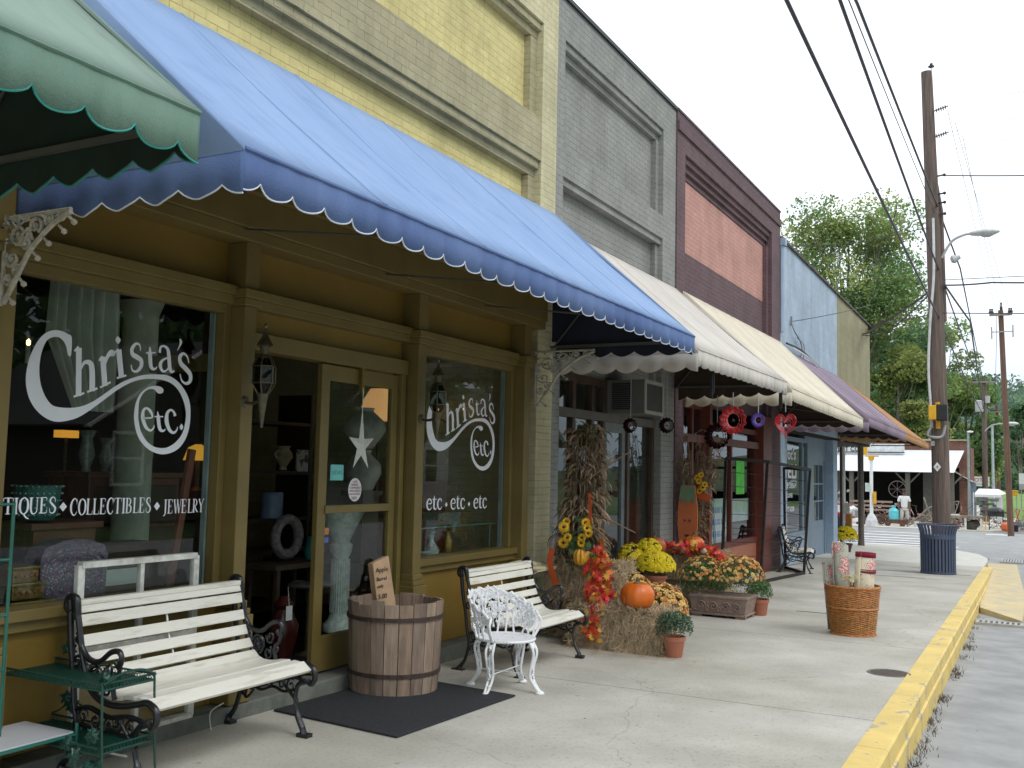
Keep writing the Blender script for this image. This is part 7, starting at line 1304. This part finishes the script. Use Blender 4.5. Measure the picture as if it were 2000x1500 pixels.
# wooded hill: far mass
def hz(x, y): return 24*math.exp(-((y-235)/75)**2)*(1-.25*math.sin(x*.03+1))*(1/(1+math.exp(-(-x+38)/22)))*.98+2.0*noise.noise(Vector((x*.03, y*.03, 0)))-1.5
mb = MB(); nx, ny = 50, 26; vs = [(-170+i*6.5, 110+j*8.5, hz(-170+i*6.5, 110+j*8.5)) for j in range(ny) for i in range(nx)]
tag(mb.add(vs, [(j*nx+i, j*nx+i+1, (j+1)*nx+i+1, (j+1)*nx+i) for j in range(ny-1) for i in range(nx-1)]).build('hill', mat('hill floor', (.05, .08, .03), .95)), kind='structure')
HB = [leafy(mat('wood '+n_, c, .7, .3, .06, isl=.2), .35) for n_, c in (('green', (.18, .29, .16)), ('dark', (.14, .22, .155)), ('blue', (.18, .27, .24)))]; hm = [MB(), MB(), MB()]; r2 = random.Random(4); keep = rng; rng = r2  # distance haze is put into the leaf colours: paler and bluer
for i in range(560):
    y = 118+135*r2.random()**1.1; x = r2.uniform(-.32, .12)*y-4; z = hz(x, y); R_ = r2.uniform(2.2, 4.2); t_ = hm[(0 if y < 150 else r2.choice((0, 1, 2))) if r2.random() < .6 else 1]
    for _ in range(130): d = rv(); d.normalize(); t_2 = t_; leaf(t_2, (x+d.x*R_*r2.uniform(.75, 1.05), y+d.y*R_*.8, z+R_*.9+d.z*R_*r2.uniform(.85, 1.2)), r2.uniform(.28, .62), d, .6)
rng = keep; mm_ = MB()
w0 = hm[0].build('wood', HB[0]); tag(w0, 'haze tinted bluish green wood covering the far hill at the right', 'wood', kind='stuff')
for k in (1, 2): b_ = hm[k]; o_ = b_.build('wood', HB[k]); tag(o_, ('', 'dark tree clumps scattered through the far wooded hill', 'haze tinted blue green tree clumps on the far wooded hill')[k], 'wood', kind='stuff')
# ---------------- junk shop across the side street ----------------
gy = gz(56); J = thing('junk_shop', 'brick junk shop with a white sheet metal awning across the side street', 'shop building', (-9, 58, gy))
MB().box(-22, -3.62, 57.6, 58, 2.2, 3.62).box(-3.98, -3.62, 57.6, 58, gy, 2.2).box(-3.9, -3.45, 58, 61, gy, 3.3).build('wall', M['rbrick'], J)
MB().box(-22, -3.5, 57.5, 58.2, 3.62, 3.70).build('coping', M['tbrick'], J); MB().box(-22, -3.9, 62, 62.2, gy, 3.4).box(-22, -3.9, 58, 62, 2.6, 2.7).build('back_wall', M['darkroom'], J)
aw = MB().add([(-22, 57.5, 3.1), (-3.72, 57.5, 3.1), (-4.05, 55.2, 1.93), (-22, 55.2, 1.93)], [(0, 1, 2, 3)]); aw.build('awning_sheet', wave('white sheet metal', (.78, .81, .86), (.74, .77, .83), .45, 'X', .4, 0, .3), J, solid=.03)
MB().add([(-4.25, 57.0, 2.05), (-3.30, 57.0, 1.48), (-3.36, 58.6, 1.48), (-4.25, 58.6, 2.05)], [(0, 1, 2, 3)]).build('lean_to_roof', mat('white painted tin', (.6, .6, .58), .5), J, solid=.04)
for x in (-9.1, -6.3, -4.2): 
    q = MB().box(x-.11, x+.11, 55.5, 55.7, gy, 2.0); q.build('porch_post', mat('grey porch timber', (.14, .13, .11), .8), J)
    for s_ in (-1, 1): MB().beam((x, 55.6, 1.25), (x+s_*.6, 55.6, 1.9), .08).build('brace', bpy.data.materials['grey porch timber'], J)
MB().box(-5.7, -5.3, 57, 57.5, gy, 2.0).box(-10.2, -9.8, 57, 57.5, gy, 2.0).build('inner_pier', mat('grey pier', (.12, .12, .11), .8), J)
MB().box(-3.62, -3.20, 57.9, 57.98, gy, 1.45).build('shed_door', mat('blue grey door paint', (.20, .25, .32), .6), J)
o = thing('shop_sign', 'white roof sign reading WEST CO on the junk shop, under the deli awning', 'sign', (-9, 57, 3.3)); MB().box(-13, -6.6, 56.9, 57, 2.98, 3.42).build('board', mat('white sign board', (.68, .70, .70), .5), o); text('sign_text', 'WES T CO', .34, faceYn(-10.36, 56.87, 3.01), M['black'], o, .92, bold=.02); MB().box(-13, -6.6, 56.86, 57, 2.93, 2.98).build('frame', M['black'], o)
o = thing('small_sign', 'small white notice hanging at the right end of the white awning', 'sign', (-4.3, 55.1, 1.5)); MB().box(-4.48, -4.26, 55.1, 55.13, 1.25, 1.82).build('board', M['white'], o); MB().box(-4.43, -4.31, 55.09, 55.1, 1.65, 1.70).box(-4.43, -4.31, 55.09, 55.1, 1.5, 1.53).build('lines', M['black'], o)
# motel sign
o = thing('motel_sign', 'white MOTEL sign in red letters beyond the junk shop', 'sign', (-3.9, 75, gz(60))); MB().box(-4.62, -3.32, 75, 75.1, 1.15, 1.80).build('board', M['white'], o); text('sign_text', 'MOTEL', .36, faceYn(-4.55, 74.97, 1.45), mat('sign red', (.45, .03, .04), .5), o, 1.05); text('sign_text', 'VACANCY', .14, faceYn(-4.3, 74.97, 1.25), mat('sign teal', (.05, .25, .25), .5), o); MB().tube([(-4.4, 75.1, -1), (-4.4, 75.1, 1.2)], .05, 6).tube([(-3.5, 75.1, -1), (-3.5, 75.1, 1.2)], .05, 6).build('post', M['galv'], o)
o = thing('brick_house', 'low brown brick house on the lawn at the far right', 'house', (2, 150, 2)); MB().box(-9, 6, 150, 158, .5, 4.6).build('wall', M['rbrick'], o); MB().add([(-9.5, 149.5, 4.6), (6.5, 149.5, 4.6), (6.5, 158.5, 4.6), (-9.5, 158.5, 4.6), (-8, 154, 6.6), (5, 154, 6.6)], [(0, 1, 5, 4), (2, 3, 4, 5), (1, 2, 5), (3, 0, 4), (0, 3, 2, 1)]).build('roof', mat('dark shingle', (.06, .05, .045), .9), o)
for x in (-6.5, -4, -1.5): MB().box(x, x+1.1, 149.93, 150, 2.2, 3.5).build('window', M['white'], o)
o = thing('yard_sign', 'white board sign at the right picture edge over the lawn', 'sign', (-1.4, 80, 0)); MB().box(-1.64, -.9, 80, 80.05, 1.35, 2.1).build('board', M['white'], o); MB().box(-1.64, -.9, 80, 80.05, .95, 1.35).build('lower_board', M['galv'], o); MB().tube([(-1.5, 80.1, -.6), (-1.5, 80.1, 1.0)], .04, 6).build('post', M['galv'], o)
o = thing('yellow_bin', 'bright yellow bin on the lawn at the far right', 'bin', (-1.95, 78, -.2)); MB().box(-2.15, -1.70, 78, 78.4, .52, .86).box(-2.18, -1.67, 77.98, 78.42, .80, .9).build('bin', M['yellowp'], o, bev=.03); MB().box(-2.1, -2.05, 78.1, 78.2, -.7, .52).box(-1.8, -1.75, 78.1, 78.2, -.7, .52).build('leg', M['galv'], o)
# ---------------- items in front of the junk shop ----------------
def jz(y): return gz(y)
RU = mat('rusty iron', (.12, .055, .035), .85, .5, 14, .5, 40); WD = mat('grey old wood', (.26, .22, .17), .85, .4, 6); RD = mat('faded red paint', (.35, .03, .03), .5); GY = mat('grey machine metal', (.20, .21, .21), .5, .3, 6, metal=.5); WH = M['white']
def T(name, label, c, x, y): return thing(name, label, c, (x, y, jz(y)), 0)
y = 50.2; zz = jz(y)
o = T('water_cooler', 'pale turquoise drinks cooler jug on the wagon by the man', 'cooler', -6.32, y); MB().lathe([(.2, .30), (.22, .35), (.22, .72), (.17, .80), (.08, .84), (.10, .95), (0, .97)], n=16).build('body', mat('turquoise plastic', (.12, .55, .62), .35), o, local=True)
o = T('rusty_wagon', 'rusty low wagon full of scrap next to the white bucket', 'wagon', -6.2, y); MB().box(-.45, .45, -.25, .25, .14, .30).build('tray', RU, o, local=True)
for x in (-.35, .3): MB().lathe([(.02, -.02), (.13, -.02), (.13, .02), (.02, .02)], (x, -.28, .13), 16, Matrix.Rotation(math.pi/2, 4, 'X')).build('wheel', RU, o, local=True)
o = T('scrap_heap', 'tangle of rusty scrap iron left of the man', 'scrap heap', -6.9, y+.1); mb = MB()
for _ in range(70): p = Vector((rng.gauss(0, .25), rng.gauss(0, .15), rng.uniform(0, .45))); mb.tube([p, p+rv(.3)], .014, 4); 
mb.build('scrap', RU, o, local=True)
o = T('white_bucket', 'white bucket on the ground right of the man', 'bucket', -5.35, y+.2); MB().lathe([(.09, 0), (.12, .26), (.11, .26)], n=14).build('body', WH, o, local=True)
o = T('plough_frame', 'old walking plough with curved wooden handles leaning by the big pole', 'plough', -4.9, y); MB().tube(cat([(-.9, 0, .1), (-.3, 0, .5), (.1, 0, .9), (.5, 0, 1.02)]), .035, 6).tube(cat([(-.8, .2, .05), (-.1, .2, .45), (.3, .2, .72), (.75, .2, .8)]), .035, 6).tube([(-.1, 0, 1.4), (.35, 0, 0)], .035, 6).tube([(.1, .1, .8), (.65, .1, 0)], .03, 6).build('frame', WD, o, local=True)
o = T('wooden_ladder', 'narrow wooden ladder upright beside the plough', 'ladder', -4.45, y+.3); mb = MB().beam((-.12, 0, 0), (-.1, .3, 1.3), .03).beam((.12, 0, 0), (.1, .3, 1.3), .03)
for k in range(6): mb.beam((-.12, .04*k, .15+.2*k), (.12, .04*k, .15+.2*k), .02)
mb.build('frame', WD, o, local=True)
for i, x in enumerate((-8.0, -7.75, -7.5)):
    o = T('garden_tool', ('leftmost', 'middle', 'rightmost')[i]+' of the three upright tool handles behind the white post', 'garden tool', x, y+.4); MB().tube([(0, 0, 0), (.05, .2, 1.1)], .016, 5).build('handle', WD, o, local=True); MB().box(-.08, .08, -.02, .02, 0, .2).build('blade', RU, o, local=True)
o = T('white_table', 'low white trestle table in front of the junk on the right', 'table', -3.2, y-.4); MB().box(-.85, .75, -.3, .3, .52, .62).build('table_top', WD, o, local=True)
for x in (-.75, 0, .65):
    MB().beam((x, -.28, 0), (x, -.25, .52), .09).build('leg', mat('chalky white paint', (.6, .6, .57), .7) if x < -.7 else bpy.data.materials['chalky white paint'], o, local=True)
o = T('white_churn', 'white enamel can on the ground in front of the big pole', 'can', -4.05, y-.5); MB().lathe([(.13, 0), (.14, .5), (.1, .55)], n=14).build('body', WH, o, local=True)
o = T('stone_block', 'rough dark stone block under the white trestle table', 'stone', -2.95, y-.3); MB().ico((0, 0, .22), .3, 2, .5, 2, (1.2, .8, .8)).build('body', mat('dark rough stone', (.09, .08, .065), .95, .4, 6, .8, 20), o, local=True)
o = T('red_pot', 'small red iron pot left of the stone block', 'pot', -3.6, y-.6); MB().lathe([(.1, 0), (.16, .1), (.13, .24), (.15, .26)], n=14).build('body', RD, o, local=True)
o = T('orange_drum', 'orange round drum on the ground at the far right', 'drum', -1.55, y-.4); MB().lathe([(.18, 0), (.22, .12), (.22, .30), (.17, .38), (0, .4)], n=18).build('body', mat('faded orange plastic', (.72, .16, .06), .5), o, local=True)
o = T('dark_bucket', 'small dark bucket right of the orange drum', 'bucket', -1.18, y-.3); MB().lathe([(.09, 0), (.11, .28)], n=12).build('body', M['black'], o, local=True)
o = T('barbecue_grill', 'black barbecue grill with rounded lid in the junk yard', 'grill', -2.0, y+.5); MB().ico((0, 0, .85), .36, 2, sc=(1, .7, .55)).build('lid', mat('sooty black', (.03, .03, .035), .4), o, local=True); MB().box(-.34, .34, -.2, .2, .62, .82).build('body', bpy.data.materials['sooty black'], o, local=True)
for x in (-.28, .28): MB().tube([(x, 0, .62), (x, 0, 0)], .02, 5).build('leg', M['black'], o, local=True)
o = T('engine_block', 'grey old engine machinery under the white canopy', 'machinery', -2.45, y+1.6); mb = MB()
for _ in range(26): p = Vector((rng.uniform(-.4, .4), rng.uniform(-.2, .2), rng.uniform(.5, 1.4))); a_ = rng.uniform(.06, .16); mb.box(p.x-a_, p.x+a_, p.y-.1, p.y+.1, p.z-.05, p.z+.05, Matrix.Translation((0, 0, 0)))
mb.build('parts', GY, o, local=True)
o = T('white_canopy', 'white cloth canopy over the old machinery', 'canopy', -2.4, y+2.2); MB().add([(-.55, -.3, 1.60), (.6, -.3, 1.60), (.75, .9, 1.66), (-.6, .9, 1.66), (-.4, .3, 1.86), (.45, .3, 1.86)], [(0, 1, 5, 4), (2, 3, 4, 5), (1, 2, 5), (3, 0, 4)]).build('cloth', WH, o, local=True, solid=.02); MB().box(-.55, .6, -.31, -.29, 1.48, 1.60).box(.35, .62, .5, .52, .3, 1.6).build('valance', WH, o, local=True)
for x in (-.6, .58): MB().tube([(x, -.28, 0), (x, -.28, 1.7)], .02, 5).build('leg', WH, o, local=True)
o = T('folding_chair', 'white folding chair on the porch right of the big pole', 'chair', -3.75, y+.9); MB().box(-.2, .2, -.2, .2, .60, .64).build('seat', WH, o, local=True); MB().beam((-.2, -.2, 0), (.18, .2, 1.25), .03).beam((.2, -.2, 0), (-.1, .2, .62), .03).beam((-.2, .2, 0), (.1, -.1, .62), .03).beam((-.1, .2, 1.2), (.2, .2, 1.25), .03).build('frame', WD, o, local=True)
o = T('yellow_dolly', 'yellow hand dolly at the foot of the grill', 'hand truck', -2.55, y-.5); MB().beam((0, 0, 0), (.08, .1, .62), .035).beam((.14, 0, 0), (.2, .1, .62), .035).beam((-.05, -.1, .02), (.2, -.1, .02), .05).build('frame', M['yellowp'], o, local=True)
for i, (x, s_) in enumerate(((-1.15, 1), (-.75, -1))):
    o = T('red_barrow', ('left', 'right')[i]+' red handled barrow at the right picture edge', 'wheelbarrow', x, y+.3); MB().beam((-.1*s_, 0, .2), (.12*s_, .3, .95), .03).beam((.15, 0, .2), (-.05, .3, .95), .03).build('handles', RD, o, local=True); MB().box(-.15, .2, -.2, .1, .18, .42).build('tray', GY, o, local=True); MB().lathe([(.02, -.02), (.11, -.02), (.11, .02), (.02, .02)], (0, -.25, .12), 14, Matrix.Rotation(math.pi/2, 4, 'Y')).build('wheel', M['black'], o, local=True)
o = T('garden_bench', 'long grey wooden bench on the junk shop porch', 'bench', -7.6, y+1.6); 
MB().box(-1.0, 1.0, -.2, .2, .68, .74).build('seat', mat('pinkish bleached wood', (.34, .24, .20), .8), o, local=True); MB().box(-1.0, 1.0, .18, .22, .85, .95).box(-1.0, 1.0, .18, .22, 1.05, 1.15).build('backrest', bpy.data.materials['pinkish bleached wood'], o, local=True)
for x in (-.9, 0, .9): MB().beam((x, -.15, 0), (x, -.15, .7), .06).build('leg', bpy.data.materials['pinkish bleached wood'], o, local=True)
o = T('metal_wheel', 'old spoked wheel hung on the porch post behind the man', 'wheel', -6.75, 55.2-.1); mb = MB().tube([(.42*math.cos(k*.2618), 0, 1.75+.42*math.sin(k*.2618)) for k in range(24)], .02, 5, closed=True)
for k in range(8): mb.tube([(0, 0, 1.75), (.42*math.cos(k*.785), 0, 1.75+.42*math.sin(k*.785))], .012, 4)
mb.build('spokes', mat('grey rusty wheel', (.16, .13, .12), .8), o, local=True)
o = T('wire_sculpture', 'pale twisted metal tree sculpture behind the white post', 'sculpture', -8.9, 51.4); mb = MB()
for _ in range(40): p = Vector((rng.gauss(0, .14), rng.gauss(0, .1), rng.uniform(.4, 1.6))); mb.ico(p, .07, 1)
mb.tube([(0, 0, 0), (0, 0, 1.5)], .03, 5); mb.build('branches', mat('pale rusty metal', (.3, .28, .26), .7), o, local=True)
mb = MB(); o = T('mixed_junk', 'small unsorted junk heaped along the foot of the porch', 'junk', -3.5, 53)
for _ in range(520):
    p = Vector((rng.uniform(-5.2, 2.9), rng.uniform(-.6, 1.4), abs(rng.gauss(0, .38))+.02)); s_ = rng.uniform(.02, .08)
    if rng.random() < .5: mb.box(p.x-s_, p.x+s_, p.y-s_, p.y+s_, p.z-s_*.7, p.z+s_*.7)
    else: mb.tube([p, p+rv(.35)], .014, 4)
q = mb.build('junk', mat('mixed junk colours', (.26, .20, .16), .8, .5, 3, isl=.9), o, local=True); q['kind'] = 'stuff'
# white pedestrian post
o = thing('crossing_post', 'white pedestrian crossing post with conical base across the side street', 'signal post', (-7.08, 48.6, gz(48.6))); zq = gz(48.6)
MB().lathe([(.26, 0), (.26, .25), (.20, .42), (.12, .55), (.08, .58)], (-7.08, 48.6, zq), 8).build('base', mat('pale grey cast base', (.60, .60, .62), .6), o); MB().tube([(-7.08, 48.6, zq+.5), (-7.08, 48.6, 2.45)], .075, 12).build('post', WH, o)
MB().box(-7.35, -6.75, 48.5, 48.7, 2.56, 2.62).lathe([(.12, 2.40), (.14, 2.56)], (-7.08, 48.6, 0), 8).build('bracket', M['yellowp'], o); MB().box(-7.55, -7.25, 48.5, 48.75, 2.65, 3.3).build('signal_head', M['yellowp'], o, bev=.02); MB().box(-6.98, -6.88, 48.45, 48.7, .40, .95).build('button_box', M['yellowp'], o); MB().box(-7.33, -7.12, 48.42, 48.45, .95, 1.35).build('plate', mat('pale sign plate', (.5, .6, .55), .5), o)
# near white post with a button sign
o = thing('crossing_sign_post', 'thin brown and white post with instruction plate, just left of the corner post', 'signal post', (-5.16, 30.4, gz(30.4))); MB().tube([(-5.2, 30.4, gz(30.4)), (-5.2, 30.4, 2.5)], .05, 12).build('post', WH, o); MB().tube([(-5.27, 30.42, gz(30.4)), (-5.27, 30.42, 2.5)], .045, 10).build('back_post', mat('brown post', (.10, .05, .04), .6), o); MB().box(-5.16, -5.02, 30.3, 30.33, .55, .86).build('plate', mat('ivory plate', (.55, .55, .48), .5), o); MB().box(-5.12, -4.98, 30.32, 30.5, .02, .55).build('button_box', mat('dull amber box', (.35, .17, .03), .5), o, bev=.02)
# dark tub planter at the open corner
o = thing('corner_planter', 'dark green tub with a clipped shrub inside the open shop corner', 'planter', (-5.75, 30.0, gz(30))); MB().lathe([(.36, 0), (.42, .38), (.45, .40), (.40, .42)], n=20).build('tub', mat('dark green tub', (.04, .06, .05), .5), o, local=True); mb = MB()
for _ in range(900): d = rv(); d.normalize(); leaf(mb, Vector((0, 0, .52))+Vector((d.x*.34, d.y*.34, abs(d.z)*.32))*rng.random()**.3, .03, d, .5)
mb.build('shrub', M['green'], o, local=True)
# ---------------- pickup truck ----------------
o = thing('pickup_truck', 'red and white pickup truck parked beyond the open shop corner', 'truck', (-8.2, 43.2, gz(43))); z = gz(43); RT = mat('red truck paint', (.38, .02, .03), .25, .05, 2, coat=.5); WT = mat('white truck paint', (.72, .72, .72), .3, .05, 2, coat=.5)
side = [(-11.3, .35), (-11.3, 1.0), (-10.2, 1.05), (-9.95, 1.62), (-8.95, 1.66), (-8.4, 1.12), (-7.2, .98), (-6.98, .86), (-6.94, .40), (-7.2, .30), (-11.1, .3)]
MB().poly([(x, 42.4, z+h) for x, h in side if h > .0], (0, 1.75, 0)).build('body', WT, o, bev=.05); MB().poly([(-11.32, 42.38, z+.34), (-11.32, 42.38, z+.72), (-7.0, 42.38, z+.72), (-6.92, 42.38, z+.6), (-6.9, 42.38, z+.34)], (0, 1.79, 0)).build('lower_panel', RT, o, bev=.02); MB().poly([(-9.85, 42.385, z+1.12), (-9.75, 42.385, z+1.55), (-9.05, 42.385, z+1.58), (-8.65, 42.385, z+1.15)], (0, 1.78, 0)).build('window', mat('dark car glass', (.02, .025, .03), .05), o)
MB().poly([(-8.45, 42.5, z+1.10), (-7.15, 42.5, z+.985), (-7.15, 44.05, z+.985), (-8.45, 44.05, z+1.10)], (0, 0, .03)).build('bonnet', RT, o)
MB().box(-6.93, -6.88, 42.6, 43.95, z+.52, z+.80).build('grille', M['chrome'], o); MB().box(-6.95, -6.80, 42.35, 44.2, z+.34, z+.48).build('bumper', M['white'], o, bev=.02)
for yy in (42.6, 43.85): MB().box(-6.94, -6.87, yy-.12, yy+.12, z+.58, z+.78).build('headlight', mat('headlight glass', (.6, .6, .55), .2), o)
for x in (-7.7, -10.4):
    for yy in (42.45, 44.05):
        q = MB().lathe([(.0, -.1), (.33, -.1), (.35, -.05), (.35, .05), (.33, .1), (0, .1)], (x, yy, z+.35), 24, Matrix.Rotation(math.pi/2, 4, 'X')).build('wheel', M['black'], o); MB().lathe([(0, -.112), (.18, -.112), (.19, -.1)], (x, yy, z+.35), 16, Matrix.Rotation(math.pi/2, 4, 'X')).build('rim', M['chrome'], q)
# ---------------- man across the street ----------------
def person(label, loc, rz, sc=1):
    o = thing('person', label, 'person', loc, rz, sc=sc); SK = mat('skin', (.16, .08, .05), .6, .1, 8); TS = mat('white cotton', (.74, .74, .75), .8, .08, 8); TR = mat('pale khaki cloth', (.50, .48, .44), .8, .1, 8)
    def skin(name, V, E, m, sub=2):
        me = bpy.data.meshes.new(name); me.from_pydata([v[:3] for v in V], E, []); q = bpy.data.objects.new(name, me); S.collection.objects.link(q)
        s_ = q.modifiers.new('skin', 'SKIN'); s_.use_smooth_shade = True
        for i, v in enumerate(V): me.skin_vertices[0].data[i].radius = (v[3], v[4] if len(v) > 4 else v[3]); 
        me.skin_vertices[0].data[0].use_root = True
        q.modifiers.new('sub', 'SUBSURF').levels = sub; q.modifiers['sub'].render_levels = sub; bpy.context.view_layer.update()
        dg = bpy.context.evaluated_depsgraph_get(); m2 = bpy.data.meshes.new_from_object(q.evaluated_get(dg)); mb = MB(); mb.add([v.co for v in m2.vertices], [tuple(p.vertices) for p in m2.polygons]); bpy.data.objects.remove(q); return mb
    V = [(0, 0, .95, .13, .10), (0, 0, 1.15, .13, .09), (0, 0, 1.38, .15, .09), (0, 0, 1.50, .055), (0, -.01, 1.60, .07), (0, -.01, 1.70, .075), (0, -.01, 1.77, .05),
         (.19, 0, 1.41, .05), (.25, -.01, 1.15, .042), (.24, -.07, .92, .034), (.23, -.10, .84, .03), (-.19, 0, 1.41, .05), (-.26, 0, 1.15, .042), (-.27, -.06, .92, .034), (-.27, -.09, .84, .03),
         (.10, 0, .86, .085), (.13, -.02, .48, .06), (.14, .02, .09, .04), (.14, -.12, .04, .04), (-.10, 0, .86, .085), (-.15, -.06, .48, .06), (-.16, .03, .09, .04), (-.17, -.10, .04, .04),
         (.215, -.115, .76, .012), (.245, -.12, .76, .012), (-.255, -.10, .76, .012), (-.285, -.105, .76, .012)]
    E = [(0, 1), (1, 2), (2, 3), (3, 4), (4, 5), (5, 6), (2, 7), (7, 8), (8, 9), (9, 10), (2, 11), (11, 12), (12, 13), (13, 14), (0, 15), (15, 16), (16, 17), (17, 18), (0, 19), (19, 20), (20, 21), (21, 22), (10, 23), (10, 24), (14, 25), (14, 26)]
    b_ = skin('body', V, E, SK); b_.ico((0, -.10, 1.655), .016, 1, sc=(1, 1.2, 1.3)).build('body', SK, o, local=True, smooth=True)
    V2 = [(0, 0, .84, .175, .13), (0, 0, 1.0, .17, .125), (0, 0, 1.2, .175, .125), (0, 0, 1.40, .185, .115), (0, 0, 1.47, .09), (.20, 0, 1.41, .075), (.255, -.01, 1.17, .085), (-.20, 0, 1.41, .075), (-.265, 0, 1.17, .085)]
    skin('shirt', V2, [(0, 1), (1, 2), (2, 3), (3, 4), (3, 5), (5, 6), (3, 7), (7, 8)], TS).build('shirt', TS, o, local=True, smooth=True)
    V3 = [(0, 0, .90, .155, .125), (.10, 0, .80, .11), (.135, -.02, .46, .10), (.14, .0, .30, .095), (-.10, 0, .80, .11), (-.15, -.06, .46, .10), (-.155, -.0, .12, .085)]
    skin('trousers', V3, [(0, 1), (1, 2), (2, 3), (0, 4), (4, 5), (5, 6)], TR).build('trousers', TR, o, local=True, smooth=True)
    MB().lathe([(.098, 1.70), (.100, 1.74), (.085, 1.80), (0, 1.825)], (0, -.01, 0), 16).box(-.07, .07, -.18, -.07, 1.70, 1.715).build('cap', mat('dark cap cloth', (.05, .045, .04), .8), o, local=True, smooth=40)
    for s_ in (.14, -.17): MB().ico((s_, -.08, .04), .075, 2, sc=(.8, 1.7, .6)).build('shoe', mat('white shoe', (.6, .6, .58), .5), o, local=True, smooth=True)
    return o
person('man in a white T-shirt, pale trousers and dark cap standing by the junk shop', (-5.88, 50.4, gz(50.4)), R(20), .97)
# ---------------- across the main street (seen only as reflections in the shop windows) ----------------
def house(label, x, y0, y1, h, pk, m):
    o = thing('cottage', label, 'house', (x, (y0+y1)/2, -.3)); MB().box(x, x+8, y0, y1, -.4, h).build('wall', m, o); ym = (y0+y1)/2
    MB().poly([(x, y0, h), (x, y1, h), (x, ym, h+pk)], (8, 0, 0)).build('gable', m, o); sl_ = pk/(ym-y0); RF = bpy.data.materials.get('grey shingle') or mat('grey shingle', (.10, .10, .10), .9)
    for s_, ye in ((1, y0-.5), (-1, y1+.5)):
        MB().add([(x-.5, ye, h-.5*sl_), (x+8.5, ye, h-.5*sl_), (x+8.5, ym, h+pk+.04), (x-.5, ym, h+pk+.04)], [(0, 1, 2, 3)]).build('roof', RF, o, solid=.1)
        MB().beam((x-.52, ye, h-.5*sl_-.02), (x-.52, ym, h+pk+.02), .08, .26, (1, 0, 0)).build('rake_board', M['white'], o)
    for y in (y0+1.0, y1-2.3):
        q = MB().box(x-.04, x, y, y+1.1, .9, 2.5).build('window', mat('dark window', (.03, .035, .04), .1), o); MB().box(x-.08, x-.04, y-.12, y, .8, 2.6).box(x-.08, x-.04, y+1.1, y+1.22, .8, 2.6).box(x-.08, x-.04, y, y+1.1, 2.5, 2.6).box(x-.08, x-.04, y, y+1.1, .8, .9).box(x-.08, x-.04, y, y+1.1, 1.68, 1.75).build('frame', M['white'], q)
    MB().box(x-.06, x, ym-.5, ym+.5, -.2, 2.1).build('door', mat('cottage door', (.2, .05, .04), .5), o)
WB = wave('white clapboard', (.70, .70, .68), (.5, .5, .49), 3.2, 'Z', .6, 0, .4)
house('brown cottage with white rake boards across the main street', 17, 21.5, 31, 3.0, 2.9, wave('brown clapboard', (.13, .11, .095), (.08, .07, .06), 3.2, 'Z', .7, 0, .4)); house('white clapboard cottage across the main street', 17.5, 34, 44, 3.9, 3.4, WB); house('second white cottage farther along the main street', 17.5, 48, 57, 3.4, 3.0, WB)
tag(MB().poly([(11.5, -60, -.20), (45, -60, .4), (45, 46, -.1), (11.5, 46, -.7)]).build('roadside_lawn', mat('mown grass', (.06, .11, .03), .9, .3, 1.5, .4, 30)), kind='structure')
k_ = 0
for x, y, s_ in ((30, 2, 1.3), (31, 19, 1.4), (30, 35, 1.5), (18, -6, 1.3), (22, 44, 1.4), (33, 10, 1.6), (34, 27, 1.6), (26, -14, 1.6), (30, 52, 1.7), (28, -26, 1.7), (16, 36, 1.0), (40, 0, 2.0), (40, 40, 2.0)):
    tree(('street side tree across the road number of the row behind the cottages', 'tall tree across the main street')[1]+', '+('beside the brown cottage', 'behind the brown cottage', 'behind the white cottage', 'opposite the green awning', 'near the crossing', 'nearer than the brown cottage', 'between the brown and the white cottage', 'far back opposite the camera', 'past the crossing', 'at the far near end', 'low one by the road', 'on the rise behind', 'on the rise past the cottages')[k_], x, y, -.5, 9, (x, y, 6*s_, 4.2*s_, 4.2*s_, 4.6*s_), [LV[0], LV[1]], 5200, .42, 40+k_, .35, 'trees across the main street', lobes=16, dens=.1); k_ += 1
